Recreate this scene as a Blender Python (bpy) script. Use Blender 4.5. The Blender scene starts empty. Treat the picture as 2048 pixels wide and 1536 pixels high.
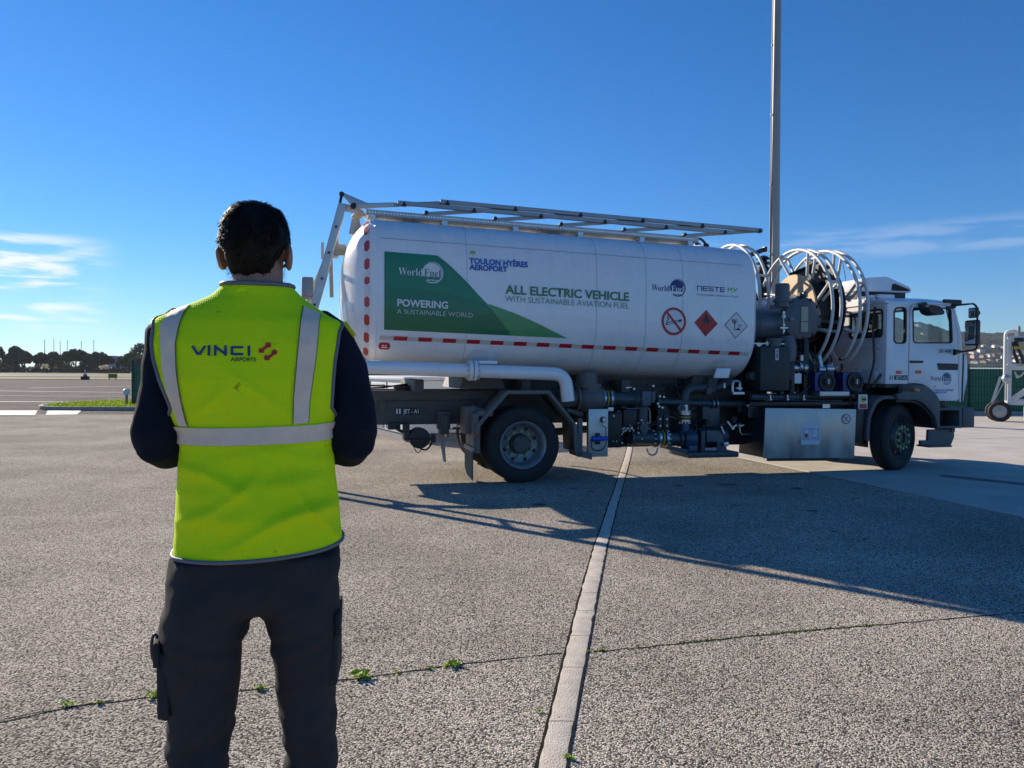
import bpy, bmesh, math, random
from mathutils import Vector, Matrix, noise
R = math.radians
PI = math.pi
rnd = random.Random(11)
scene = bpy.context.scene
COL = scene.collection

# ------------------------------------------------------------------ camera
cd = bpy.data.cameras.new("camera")
cam = bpy.data.objects.new("camera", cd)
COL.objects.link(cam)
scene.camera = cam
cd.sensor_width = 36.0
cd.lens = 1500.0 / 2048.0 * 36.0
cd.clip_start = 0.05
cd.clip_end = 20000
_p = math.atan(24.0 / 1500.0)
_f = Vector((0, math.cos(_p), -math.sin(_p)))
_u0 = Vector((0, math.sin(_p), math.cos(_p)))
_r0 = Vector((1, 0, 0))
_ro = R(0.30)
_r = _r0 * math.cos(_ro) + _u0 * math.sin(_ro)
_u = _u0 * math.cos(_ro) - _r0 * math.sin(_ro)
m = Matrix((_r, _u, -_f)).transposed().to_4x4()
m.translation = (0, 0, 1.42)
cam.matrix_world = m

# ------------------------------------------------------------------ sun, sky, exposure
SUN_EL = R(23.0)
SUN_AZ = R(-45.0)          # measured from +Y towards +X
sdir = Vector((math.sin(SUN_AZ) * math.cos(SUN_EL), math.cos(SUN_AZ) * math.cos(SUN_EL), math.sin(SUN_EL)))
sd = bpy.data.lights.new("sun", 'SUN')
sd.energy = 4.6
sd.angle = R(0.55)
sd.color = (1.0, 0.88, 0.72)
sun = bpy.data.objects.new("sun", sd)
COL.objects.link(sun)
sun.rotation_euler = sdir.to_track_quat('Z', 'Y').to_euler()
sun.location = (-30, 30, 40)

world = bpy.data.worlds.new("World")
scene.world = world
world.use_nodes = True
wn, wl = world.node_tree.nodes, world.node_tree.links
wn.clear()
sky = wn.new('ShaderNodeTexSky')
sky.sky_type = 'NISHITA'
sky.sun_disc = False
sky.sun_elevation = SUN_EL
sky.sun_rotation = SUN_AZ
sky.altitude = 0
sky.air_density = 1.0
sky.dust_density = 0.02
sky.ozone_density = 8.0
hs = wn.new('ShaderNodeHueSaturation')
hs.inputs['Saturation'].default_value = 1.12
hs.inputs['Hue'].default_value = 0.5
tint = wn.new('ShaderNodeVectorMath'); tint.operation = 'MULTIPLY'; tint.inputs[1].default_value = (0.93, 0.97, 1.03)
wl.new(sky.outputs[0], tint.inputs[0]); wl.new(tint.outputs[0], hs.inputs['Color'])
# thin wisps of cirrus low over the horizon, all round the sky
tc = wn.new('ShaderNodeTexCoord')
sep = wn.new('ShaderNodeSeparateXYZ')
wl.new(tc.outputs['Generated'], sep.inputs[0])
def wmath(op, a, b=None):
    n = wn.new('ShaderNodeMath'); n.operation = op
    for i, v in enumerate((a, b)):
        if v is None: continue
        if isinstance(v, (int, float)): n.inputs[i].default_value = v
        else: wl.new(v, n.inputs[i])
    return n.outputs[0]
az = wmath('ARCTAN2', sep.outputs['X'], sep.outputs['Y'])
el = wmath('ARCSINE', sep.outputs['Z'])
cmb = wn.new('ShaderNodeCombineXYZ')
wl.new(wmath('MULTIPLY', az, 5.5), cmb.inputs[0])
wl.new(wmath('MULTIPLY', el, 42.0), cmb.inputs[1])
cn = wn.new('ShaderNodeTexNoise')
cn.inputs['Scale'].default_value = 1.0
cn.inputs['Detail'].default_value = 5.0
cn.inputs['Roughness'].default_value = 0.55
cn.inputs['Distortion'].default_value = 0.35
wl.new(cmb.outputs[0], cn.inputs['Vector'])
def ramp(inp, lo, hi):
    n = wn.new('ShaderNodeMapRange'); n.interpolation_type = 'SMOOTHSTEP'
    n.inputs['From Min'].default_value = lo; n.inputs['From Max'].default_value = hi
    wl.new(inp, n.inputs['Value'])
    return n.outputs[0]
# broad banks of cloud: where a slow noise over the azimuth is high, between about 3 and 10 degrees up
cmb2 = wn.new('ShaderNodeCombineXYZ')
wl.new(wmath('MULTIPLY', az, 2.2), cmb2.inputs[0])
cn2 = wn.new('ShaderNodeTexNoise'); cn2.inputs['Scale'].default_value = 1.0; cn2.inputs['Detail'].default_value = 1.0
wl.new(cmb2.outputs[0], cn2.inputs['Vector'])
def bank(a0, a1, e0, e1, e2, e3):
    # a bank of cirrus from azimuth a0 to a1 (degrees) with soft ends and top and bottom
    w = 2.5
    x = wmath('MULTIPLY', ramp(az, R(a0 - w), R(a0 + w)), wmath('SUBTRACT', 1.0, ramp(az, R(a1 - w), R(a1 + w))))
    y = wmath('MULTIPLY', ramp(el, R(e0), R(e1)), wmath('SUBTRACT', 1.0, ramp(el, R(e2), R(e3))))
    return wmath('MULTIPLY', x, y)
b_all = wmath('MAXIMUM', bank(-78, -29.5, 2.0, 3.4, 8.0, 9.0), wmath('MULTIPLY', bank(13, 46, 7.5, 8.5, 9.5, 10.5), 0.16))
cl = wmath('MULTIPLY', ramp(cn.outputs['Fac'], 0.44, 0.60), b_all)
cl = wmath('MULTIPLY', cl, 0.9)
mixc = wn.new('ShaderNodeMix'); mixc.data_type = 'RGBA'
wl.new(cl, mixc.inputs['Factor'])
wl.new(hs.outputs[0], mixc.inputs['A'])
mixc.inputs['B'].default_value = (8.0, 8.1, 8.4, 1)
bg = wn.new('ShaderNodeBackground')
bg.inputs['Strength'].default_value = 0.078
wl.new(mixc.outputs['Result'], bg.inputs['Color'])
wo = wn.new('ShaderNodeOutputWorld')
wl.new(bg.outputs[0], wo.inputs['Surface'])

scene.view_settings.view_transform = 'Standard'
scene.view_settings.look = 'None'
scene.view_settings.exposure = 0.75
scene.view_settings.gamma = 1.0
scene.view_settings.use_curve_mapping = False
scene.render.engine = 'CYCLES'
scene.cycles.max_bounces = 7
scene.cycles.transparent_max_bounces = 12
scene.cycles.caustics_reflective = False
scene.cycles.caustics_refractive = False
scene.cycles.use_denoising = True

# ------------------------------------------------------------------ materials
MATS = {}
def srgb(h):
    h = h.lstrip('#')
    v = [int(h[i:i + 2], 16) / 255 for i in (0, 2, 4)]
    return tuple(c / 12.92 if c <= 0.04045 else ((c + 0.055) / 1.055) ** 2.4 for c in v)
def mat(name, col, rough=0.5, metal=0.0, var=0.12, vscale=6.0, bump=0.0, bscale=60.0, coat=0.0, spec=0.5, trans=0.0, stretch=(1, 1, 1), roughvar=0.0, emit=None, sss=0.0):
    """principled material whose colour is broken up by a soft procedural noise (wear and dirt of its own)"""
    if name in MATS: return MATS[name]
    m = bpy.data.materials.new(name); m.use_nodes = True
    nt = m.node_tree; n, l = nt.nodes, nt.links
    b = n['Principled BSDF']
    if isinstance(col, str): col = srgb(col)
    t = n.new('ShaderNodeTexCoord')
    mp = n.new('ShaderNodeMapping'); mp.inputs['Scale'].default_value = stretch
    l.new(t.outputs['Object'], mp.inputs['Vector'])
    if var > 0:
        nz = n.new('ShaderNodeTexNoise'); nz.inputs['Scale'].default_value = vscale; nz.inputs['Detail'].default_value = 6; nz.inputs['Roughness'].default_value = 0.6
        l.new(mp.outputs[0], nz.inputs['Vector'])
        cr = n.new('ShaderNodeMapRange'); cr.inputs['From Min'].default_value = 0.25; cr.inputs['From Max'].default_value = 0.75
        cr.inputs['To Min'].default_value = 1 - var; cr.inputs['To Max'].default_value = 1 + var * 0.6
        l.new(nz.outputs['Fac'], cr.inputs['Value'])
        mx = n.new('ShaderNodeVectorMath'); mx.operation = 'SCALE'
        mx.inputs[0].default_value = col
        l.new(cr.outputs[0], mx.inputs['Scale'])
        l.new(mx.outputs[0], b.inputs['Base Color'])
        if roughvar > 0:
            rr = n.new('ShaderNodeMapRange'); rr.inputs['From Min'].default_value = 0.3; rr.inputs['From Max'].default_value = 0.7
            rr.inputs['To Min'].default_value = max(0.02, rough - roughvar); rr.inputs['To Max'].default_value = min(1, rough + roughvar)
            l.new(nz.outputs['Fac'], rr.inputs['Value']); l.new(rr.outputs[0], b.inputs['Roughness'])
    else:
        b.inputs['Base Color'].default_value = (*col, 1)
    if not (var > 0 and roughvar > 0): b.inputs['Roughness'].default_value = rough
    b.inputs['Metallic'].default_value = metal
    b.inputs['Specular IOR Level'].default_value = spec
    b.inputs['Coat Weight'].default_value = coat
    b.inputs['Coat Roughness'].default_value = 0.06
    if sss > 0:
        b.inputs['Subsurface Weight'].default_value = sss
        b.inputs['Subsurface Radius'].default_value = (0.02, 0.008, 0.004)
    if bump > 0:
        n2 = n.new('ShaderNodeTexNoise'); n2.inputs['Scale'].default_value = bscale; n2.inputs['Detail'].default_value = 4
        l.new(mp.outputs[0], n2.inputs['Vector'])
        bp = n.new('ShaderNodeBump'); bp.inputs['Strength'].default_value = bump; bp.inputs['Distance'].default_value = 0.01
        l.new(n2.outputs['Fac'], bp.inputs['Height']); l.new(bp.outputs[0], b.inputs['Normal'])
    if trans > 0:      # thin cloth or leaf that lets light through
        tr = n.new('ShaderNodeBsdfTranslucent')
        if var > 0: l.new(mx.outputs[0], tr.inputs['Color'])
        else: tr.inputs['Color'].default_value = (*col, 1)
        mxs = n.new('ShaderNodeMixShader'); mxs.inputs[0].default_value = trans
        l.new(b.outputs[0], mxs.inputs[1]); l.new(tr.outputs[0], mxs.inputs[2])
        l.new(mxs.outputs[0], n['Material Output'].inputs['Surface'])
    MATS[name] = m
    return m

# ------------------------------------------------------------------ mesh helpers
def finish(name, bm, material, parent=None, smooth=35, kind=None, label=None, loc=None):
    me = bpy.data.meshes.new(name)
    bm.to_mesh(me); bm.free()
    if smooth:
        me.polygons.foreach_set('use_smooth', [True] * len(me.polygons))
        me.set_sharp_from_angle(angle=R(smooth))
    if material is not None: me.materials.append(material)
    o = bpy.data.objects.new(name, me)
    COL.objects.link(o)
    if parent is not None: o.parent = parent
    if kind: o['kind'] = kind
    if label: o['label'] = label
    if loc is not None: o.location = loc
    return o
def empty(name, loc=(0, 0, 0), rz=0.0):
    o = bpy.data.objects.new(name, None)
    COL.objects.link(o); o.location = loc; o.rotation_euler = (0, 0, rz)
    o.empty_display_size = 0.2
    return o
def tag(o, label, cat, group=None):
    o['label'] = label; o['category'] = cat
    if group: o['group'] = group
    return o
def merge(bm, b2, M=None):
    if M is not None: b2.transform(M)
    me = bpy.data.meshes.new('tmp'); b2.to_mesh(me); b2.free()
    bm.from_mesh(me); bpy.data.meshes.remove(me)
def box(bm, x0, x1, y0, y1, z0, z1, bev=0.0, M=None, seg=2):
    b = bmesh.new()
    bmesh.ops.create_cube(b, size=1.0)
    b.transform(Matrix.Translation(((x0 + x1) / 2, (y0 + y1) / 2, (z0 + z1) / 2)) @ Matrix.Diagonal((abs(x1 - x0), abs(y1 - y0), abs(z1 - z0), 1)))
    if bev > 0: bmesh.ops.bevel(b, geom=b.edges[:], offset=bev, segments=seg, profile=0.6, affect='EDGES')
    merge(bm, b, M)
    return bm
def frame(p0, p1):
    d = (Vector(p1) - Vector(p0))
    L = d.length
    q = d.to_track_quat('Z', 'Y') if L > 1e-9 else Vector((0, 0, 1)).to_track_quat('Z', 'Y')
    return Matrix.Translation(p0) @ q.to_matrix().to_4x4(), L
def cyl(bm, p0, p1, r0, r1=None, n=16):
    if r1 is None: r1 = r0
    M, L = frame(p0, p1)
    b = bmesh.new()
    bmesh.ops.create_cone(b, cap_ends=True, segments=n, radius1=r0, radius2=max(r1, 1e-5), depth=L)
    b.transform(Matrix.Translation((0, 0, L / 2)))
    merge(bm, b, M)
    return bm
def lathe(bm, prof, M=None, n=32, close=False):
    b = bmesh.new()
    rings = []
    for r, h in prof:
        if r < 1e-6: rings.append([b.verts.new((0, 0, h))])
        else: rings.append([b.verts.new((r * math.cos(2 * PI * i / n), r * math.sin(2 * PI * i / n), h)) for i in range(n)])
    pairs = list(zip(rings[:-1], rings[1:]))
    if close: pairs.append((rings[-1], rings[0]))
    for a, c in pairs:
        for i in range(n):
            j = (i + 1) % n
            if len(a) == 1 and len(c) == 1: continue
            if len(a) == 1: b.faces.new((a[0], c[j], c[i]))
            elif len(c) == 1: b.faces.new((a[i], a[j], c[0]))
            else: b.faces.new((a[i], a[j], c[j], c[i]))
    bmesh.ops.recalc_face_normals(b, faces=b.faces[:])
    merge(bm, b, M)
    return bm
def tube(bm, pts, r, n=8, closed=False, cap=True):
    pts = [Vector(p) for p in pts]
    rad = r if isinstance(r, (list, tuple)) else [r] * len(pts)
    N = len(pts)
    rings = []
    up = None
    for i, p in enumerate(pts):
        if closed: d = pts[(i + 1) % N] - pts[i - 1]
        else: d = pts[min(i + 1, N - 1)] - pts[max(i - 1, 0)]
        d.normalize()
        if up is None:
            up = Vector((0, 0, 1)) if abs(d.z) < 0.9 else Vector((1, 0, 0))
        s = d.cross(up)
        if s.length < 1e-6: s = d.orthogonal()
        s.normalize(); up = s.cross(d).normalized()
        rings.append([bm.verts.new(p + (s * math.cos(2 * PI * k / n) + up * math.sin(2 * PI * k / n)) * rad[i]) for k in range(n)])
    for i in range(N if closed else N - 1):
        a, c = rings[i], rings[(i + 1) % N]
        for k in range(n):
            j = (k + 1) % n
            bm.faces.new((a[k], c[k], c[j], a[j]))
    if not closed and cap:
        bm.faces.new(rings[0]); bm.faces.new(rings[-1][::-1])
    return bm
def bend(pts, rad=0.1, seg=6):
    """polyline with its corners rounded"""
    pts = [Vector(p) for p in pts]
    out = [pts[0]]
    for i in range(1, len(pts) - 1):
        a, b, c = pts[i - 1], pts[i], pts[i + 1]
        d1, d2 = (a - b), (c - b)
        rr = min(rad, d1.length * 0.49, d2.length * 0.49)
        p1, p2 = b + d1.normalized() * rr, b + d2.normalized() * rr
        for k in range(seg + 1):
            t = k / seg
            out.append(p1 * (1 - t) ** 2 + b * 2 * t * (1 - t) + p2 * t * t)
    out.append(pts[-1])
    return out
def bar(bm, p0, p1, w, h, bev=0.0, up=(0, 0, 1)):
    """rectangular bar from p0 to p1, w across, h along 'up'"""
    p0, p1 = Vector(p0), Vector(p1)
    d = (p1 - p0); L = d.length; d.normalize()
    u = Vector(up); s = d.cross(u)
    if s.length < 1e-5: u = Vector((1, 0, 0)); s = d.cross(u)
    s.normalize(); u = s.cross(d).normalized()
    M = Matrix((d, s, u)).transposed().to_4x4(); M.translation = p0
    box(bm, 0, L, -w / 2, w / 2, -h / 2, h / 2, bev, M, 1)
    return bm
def curve_mesh(loops, depth=0.0, bevel=0.0):
    """2D outlines with holes -> mesh in the XY plane (depth: half thickness)"""
    c = bpy.data.curves.new('tmp', 'CURVE'); c.dimensions = '2D'; c.fill_mode = 'BOTH'
    c.extrude = depth; c.bevel_depth = bevel; c.bevel_resolution = 1
    if bevel: c.offset = -bevel
    for lp in loops:
        s = c.splines.new('POLY'); s.points.add(len(lp) - 1)
        for p, q in zip(s.points, lp): p.co = (q[0], q[1], 0, 1)
        s.use_cyclic_u = True
    o = bpy.data.objects.new('tmp', c)
    me = bpy.data.meshes.new_from_object(o)
    bpy.data.objects.remove(o); bpy.data.curves.remove(c)
    b = bmesh.new(); b.from_mesh(me); bpy.data.meshes.remove(me)
    bmesh.ops.remove_doubles(b, verts=b.verts[:], dist=1e-5)
    return b
def plate(bm, loops, th, M, bevel=0.0):
    b = curve_mesh(loops, max(th / 2 - bevel, 1e-4), bevel)
    merge(bm, b, M)
    return bm
# plane matrices: XZ = a plate facing -Y (drawn x,z), at depth y
def XZ(y): return Matrix.Translation((0, y, 0)) @ Matrix.Rotation(R(90), 4, 'X')
def YZ(x): return Matrix(((0, 0, 1, x), (1, 0, 0, 0), (0, 1, 0, 0), (0, 0, 0, 1)))
def rrect(x0, x1, y0, y1, r, seg=5):
    pts = []
    for cx, cy, a in ((x1 - r, y0 + r, -90), (x1 - r, y1 - r, 0), (x0 + r, y1 - r, 90), (x0 + r, y0 + r, 180)):
        for k in range(seg + 1):
            t = R(a + 90 * k / seg)
            pts.append((cx + r * math.cos(t), cy + r * math.sin(t)))
    return pts
def rpoly(pts, r=0.05, seg=5):
    """polygon with rounded corners"""
    out = []
    n = len(pts)
    for i in range(n):
        a, b, c = Vector(pts[i - 1]), Vector(pts[i]), Vector(pts[(i + 1) % n])
        d1, d2 = a - b, c - b
        rr = min(r, d1.length * 0.45, d2.length * 0.45)
        p1, p2 = b + d1.normalized() * rr, b + d2.normalized() * rr
        for k in range(seg + 1):
            t = k / seg
            q = p1 * (1 - t) ** 2 + b * 2 * t * (1 - t) + p2 * t * t
            out.append((q.x, q.y))
    return out
def circle(cx, cy, r, n=32, ry=None, a0=0, a1=360):
    ry = r if ry is None else ry
    if a1 - a0 >= 360: return [(cx + r * math.cos(2 * PI * k / n), cy + ry * math.sin(2 * PI * k / n)) for k in range(n)]
    return [(cx + r * math.cos(R(a0 + (a1 - a0) * k / n)), cy + ry * math.sin(R(a0 + (a1 - a0) * k / n))) for k in range(n + 1)]
def text_mesh(s, off=0.0, space=1.0):
    c = bpy.data.curves.new('tmp', 'FONT'); c.body = s; c.offset = off; c.space_character = space
    c.resolution_u = 3
    o = bpy.data.objects.new('tmp', c)
    me = bpy.data.meshes.new_from_object(o)
    bpy.data.objects.remove(o); bpy.data.curves.remove(c)
    b = bmesh.new(); b.from_mesh(me); bpy.data.meshes.remove(me)
    return b
def fit_text(s, x0, x1, base, cap, off=0.0, space=1.0):
    """text laid between x0 and x1 on baseline 'base' with capital height 'cap'"""
    b = text_mesh(s, off, space)
    if not b.verts: return b
    xs = [v.co.x for v in b.verts]
    a, c = min(xs), max(xs)
    sx = (x1 - x0) / (c - a); sy = cap / 0.70
    for v in b.verts: v.co = Vector((x0 + (v.co.x - a) * sx, base + v.co.y * sy, 0))
    return b
def mapped(name, b, fn, off, material, parent, step=0.0, label=None):
    """lay a flat mesh (x, z drawn in XY) on a surface: fn(x, z, off) -> point"""
    if step > 0 and b.verts:
        z0 = min(v.co.y for v in b.verts); z1 = max(v.co.y for v in b.verts)
        z = z0 + step
        while z < z1 - 1e-4:
            bmesh.ops.bisect_plane(b, geom=b.verts[:] + b.edges[:] + b.faces[:], plane_co=(0, z, 0), plane_no=(0, 1, 0))
            z += step
    for v in b.verts: v.co = Vector(fn(v.co.x, v.co.y, off))
    return finish(name, b, material, parent, smooth=0, label=label)
def poly_mesh(loops): return curve_mesh(loops)
def remesh(bm, voxel, smooth_it=2):
    """one continuous closed surface from overlapping solids"""
    me = bpy.data.meshes.new('tmp'); bm.to_mesh(me); bm.free()
    o = bpy.data.objects.new('tmp', me); COL.objects.link(o)
    md = o.modifiers.new('r', 'REMESH'); md.mode = 'VOXEL'; md.voxel_size = voxel
    if smooth_it:
        sm = o.modifiers.new('s', 'SMOOTH'); sm.iterations = smooth_it; sm.factor = 0.5
    dg = bpy.context.evaluated_depsgraph_get()
    me2 = bpy.data.meshes.new_from_object(o.evaluated_get(dg))
    bpy.data.objects.remove(o); bpy.data.meshes.remove(me)
    b = bmesh.new(); b.from_mesh(me2); bpy.data.meshes.remove(me2)
    return b
def nz(p, s=1.0): return noise.noise(Vector(p) * s)
# ================================================================== SETTING
def aggregate_material(name, stone_a, stone_b, tar, scale, bumpd, patch=0.12, spec=0.25):
    """worn asphalt with exposed pale chippings"""
    m = bpy.data.materials.new(name); m.use_nodes = True
    n, l = m.node_tree.nodes, m.node_tree.links
    b = n['Principled BSDF']
    t = n.new('ShaderNodeTexCoord')
    nw = n.new('ShaderNodeTexNoise'); nw.inputs['Scale'].default_value = scale * 0.7; nw.inputs['Detail'].default_value = 2
    l.new(t.outputs['Object'], nw.inputs['Vector'])
    wa = n.new('ShaderNodeVectorMath'); wa.operation = 'MULTIPLY_ADD'
    l.new(nw.outputs['Color'], wa.inputs[0]); wa.inputs[1].default_value = (0.9 / scale,) * 3
    l.new(t.outputs['Object'], wa.inputs[2])
    v = n.new('ShaderNodeTexVoronoi'); v.inputs['Scale'].default_value = scale
    v.inputs['Randomness'].default_value = 1.0
    l.new(wa.outputs[0], v.inputs['Vector'])
    st = n.new('ShaderNodeValToRGB')
    e = st.color_ramp.elements
    e[0].position = 0.0; e[0].color = (*[c * 0.42 for c in stone_a], 1)
    e[1].position = 1.0; e[1].color = (*stone_b, 1)
    q = e.new(0.45); q.color = (*stone_a, 1)
    sx = n.new('ShaderNodeSeparateColor'); l.new(v.outputs['Color'], sx.inputs[0])
    l.new(sx.outputs[0], st.inputs[0])
    gap = n.new('ShaderNodeMapRange'); gap.interpolation_type = 'SMOOTHSTEP'
    gap.inputs['From Min'].default_value = 0.48; gap.inputs['From Max'].default_value = 0.74
    l.new(v.outputs['Distance'], gap.inputs['Value'])
    mx = n.new('ShaderNodeMix'); mx.data_type = 'RGBA'
    l.new(gap.outputs[0], mx.inputs['Factor']); l.new(st.outputs[0], mx.inputs['A']); mx.inputs['B'].default_value = (*tar, 1)
    # broad worn and stained patches
    n1 = n.new('ShaderNodeTexNoise'); n1.inputs['Scale'].default_value = 0.55; n1.inputs['Detail'].default_value = 7; n1.inputs['Roughness'].default_value = 0.62
    l.new(t.outputs['Object'], n1.inputs['Vector'])
    r1 = n.new('ShaderNodeMapRange'); r1.inputs['From Min'].default_value = 0.3; r1.inputs['From Max'].default_value = 0.7
    r1.inputs['To Min'].default_value = 1 - patch * 1.6; r1.inputs['To Max'].default_value = 1 + patch
    l.new(n1.outputs['Fac'], r1.inputs['Value'])
    sc = n.new('ShaderNodeVectorMath'); sc.operation = 'SCALE'
    l.new(mx.outputs['Result'], sc.inputs[0]); l.new(r1.outputs[0], sc.inputs['Scale'])
    l.new(sc.outputs[0], b.inputs['Base Color'])
    b.inputs['Roughness'].default_value = 1.0
    b.inputs['Specular IOR Level'].default_value = spec
    bp = n.new('ShaderNodeBump'); bp.inputs['Strength'].default_value = 1.0; bp.inputs['Distance'].default_value = bumpd
    inv = n.new('ShaderNodeMath'); inv.operation = 'MULTIPLY'; inv.inputs[1].default_value = -1.0
    l.new(v.outputs['Distance'], inv.inputs[0])
    l.new(inv.outputs[0], bp.inputs['Height']); l.new(bp.outputs[0], b.inputs['Normal'])
    return m
M_APRON = aggregate_material('worn_apron_asphalt', (0.48, 0.42, 0.345), (0.84, 0.75, 0.61), (0.07, 0.064, 0.058), 120.0, 0.0036, 0.20, 0.06)
M_TAXI = aggregate_material('taxiway_asphalt', (0.225, 0.195, 0.175), (0.32, 0.28, 0.25), (0.09, 0.08, 0.075), 26.0, 0.003, 0.2, 0.03)
M_CONC = mat('slab_concrete', (0.55, 0.505, 0.44), 0.95, var=0.22, vscale=1.4, bump=0.25, bscale=90, spec=0.1)
M_STRIP = mat('strip_concrete', (0.62, 0.55, 0.46), 0.85, var=0.28, vscale=9.0, bump=0.5, bscale=140, spec=0.25)
M_CRACK = mat('crack_dirt', (0.018, 0.017, 0.015), 1.0, var=0.3, spec=0.1)
M_PAINT = mat('road_paint', (0.72, 0.70, 0.66), 0.7, var=0.25, vscale=3)
M_DRYGRASS = mat('dry_grass', (0.30, 0.27, 0.15), 0.95, var=0.35, vscale=0.12, spec=0.1)
M_RUNWAY = mat('runway_asphalt', (0.19, 0.18, 0.175), 0.9, var=0.2, vscale=0.1, spec=0.2)
M_EARTH = mat('earth_edge', (0.10, 0.085, 0.06), 1.0, var=0.35, vscale=0.8, spec=0.1)

def sheet(name, pts, z, material, kind='structure'):
    bm = bmesh.new()
    f = bm.faces.new([bm.verts.new((x, y, z)) for x, y in pts])
    if f.normal.z < 0: f.normal_flip()
    f.normal_update()
    if f.normal.z < 0: f.normal_flip()
    return finish(name, bm, material, smooth=0, kind=kind)
# one ground sheet out to the horizon
bm = bmesh.new()
bmesh.ops.create_grid(bm, x_segments=24, y_segments=24, size=9000)
finish('ground', bm, M_TAXI, smooth=0, kind='structure')
sheet('apron', [(-70, -16), (9.6, -16), (9.5, -10), (0.55, 25.3), (-8, 25.3), (-12.2, 23.9), (-70, 21.5)], 0.004, M_APRON)
# distant airfield: dry grass, runway, grass again (each a sheet above the one below)
sheet('verge', [(-400, 99), (-10, 108), (60, 108), (60, 126), (-400, 126)], 0.03, M_EARTH)
sheet('dry_grass_strip', [(-600, 103), (60, 111), (60, 135), (-600, 135)], 0.05, M_DRYGRASS)
sheet('runway', [(-900, 150), (120, 150), (120, 255), (-900, 255)], 0.05, M_RUNWAY)
sheet('grass_strip', [(-130, 190), (200, 165), (200, 215), (-130, 240)], 0.09, mat('green_dry_grass', (0.27, 0.27, 0.11), 0.95, var=0.3, vscale=0.1, spec=0.1))
sheet('far_grass_strip', [(-1600, 275), (900, 275), (900, 700), (-1600, 700)], 0.07, M_DRYGRASS)
# painted lines on the taxiway
def line(pts, w, z=0.006, name='painted_line'):
    bm = bmesh.new()
    prev = None
    n = len(pts)
    for i, p in enumerate(pts):
        p = Vector((*p, z))
        d = (Vector(pts[min(i + 1, n - 1)]) - Vector(pts[max(i - 1, 0)])).normalized()
        s = Vector((-d.y, d.x, 0)) * w / 2
        a, b = bm.verts.new(p + s), bm.verts.new(p - s)
        if prev: bm.faces.new((prev[0], prev[1], b, a))
        prev = (a, b)
    bmesh.ops.recalc_face_normals(bm, faces=bm.faces[:])
    for f in bm.faces:
        if f.normal.z < 0: f.normal_flip()
    return finish(name, bm, M_PAINT, smooth=0, kind='structure')
line([(-45, 32.2), (-17.6, 33.0)], 0.28)
line([(-37, 57.5), (-35, 63), (-32.5, 72), (-31, 80)], 0.35)
line([(-70, 60), (-48, 52), (-20, 46.5)], 0.3)
line([(-60, 41), (-19.5, 40.2)], 0.16)
sheet('painted_marking', [(-20.5, 25.1), (-16.3, 25.75), (-14.85, 23.35), (-18.8, 22.95)], 0.012, M_PAINT)
sheet('painted_marking', [(-15.95, 25.75), (-14.85, 25.85), (-13.75, 23.7), (-14.55, 23.4)], 0.012, M_PAINT)

# ---- concrete pad on the right: slabs laid square to the parked truck
HEAD = R(14.0)
tx = Vector((math.cos(HEAD), math.sin(HEAD), 0)); ty = Vector((-math.sin(HEAD), math.cos(HEAD), 0))
pad = empty('concrete_pad', (5.65, 5.2, 0)); pad['kind'] = 'structure'
sl = None
for i in range(9):
    for j in range(-4, 6):
        L, Wd = 5.2, 4.9
        c = Vector((5.65, 5.2, 0)) + tx * (i + 0.5) * L + ty * (j + 0.5) * Wd
        if c.y - 5 > 25.5 and c.x < 0: continue
        if j >= 5 and i == 0: pass
        if sl is None:
            bm = bmesh.new(); box(bm, -L / 2 + 0.008, L / 2 - 0.008, -Wd / 2 + 0.008, Wd / 2 - 0.008, -0.1, 0.010, 0.004, seg=1)
            sl = o = finish('concrete_slab', bm, M_CONC, pad)
        else:
            o = bpy.data.objects.new('concrete_slab', sl.data); COL.objects.link(o); o.parent = pad
        d = c - Vector((5.65, 5.2, 0))
        o.location = (d.x, d.y, rnd.uniform(-0.0015, 0.0015)); o.rotation_euler = (0, 0, HEAD)
# ---- pale concrete channel strip between the asphalt slabs, in blocks
spine = [((0.02, 2.2), (0.155, 2.2)), ((0.09, 2.668), (0.21, 2.668)), ((0.416, 4.657), (0.544, 4.659)), ((0.682, 6.17), (0.803, 6.15)),
         ((0.780, 6.654), (0.898, 6.657)), ((1.045, 8.078), (1.16, 8.082)), ((1.20, 8.857), (1.31, 8.86)), ((1.535, 10.69), (1.655, 10.70)), ((1.86, 12.4), (1.98, 12.4)), ((2.5, 16.0), (2.62, 16.0)), ((3.2, 20), (3.32, 20))]
def strip_at(y):
    for (a, b), (c, d) in zip(spine[:-1], spine[1:]):
        if a[1] <= y <= c[1] + 1e-6:
            t = (y - a[1]) / (c[1] - a[1])
            return a[0] + (c[0] - a[0]) * t, b[0] + (d[0] - b[0]) * t
    return spine[-1][0][0], spine[-1][1][0]
strip = empty('concrete_strip', (0.1, 2.2, 0)); strip['kind'] = 'structure'
y = 2.2
bmj = bmesh.new()
pv = None
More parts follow.
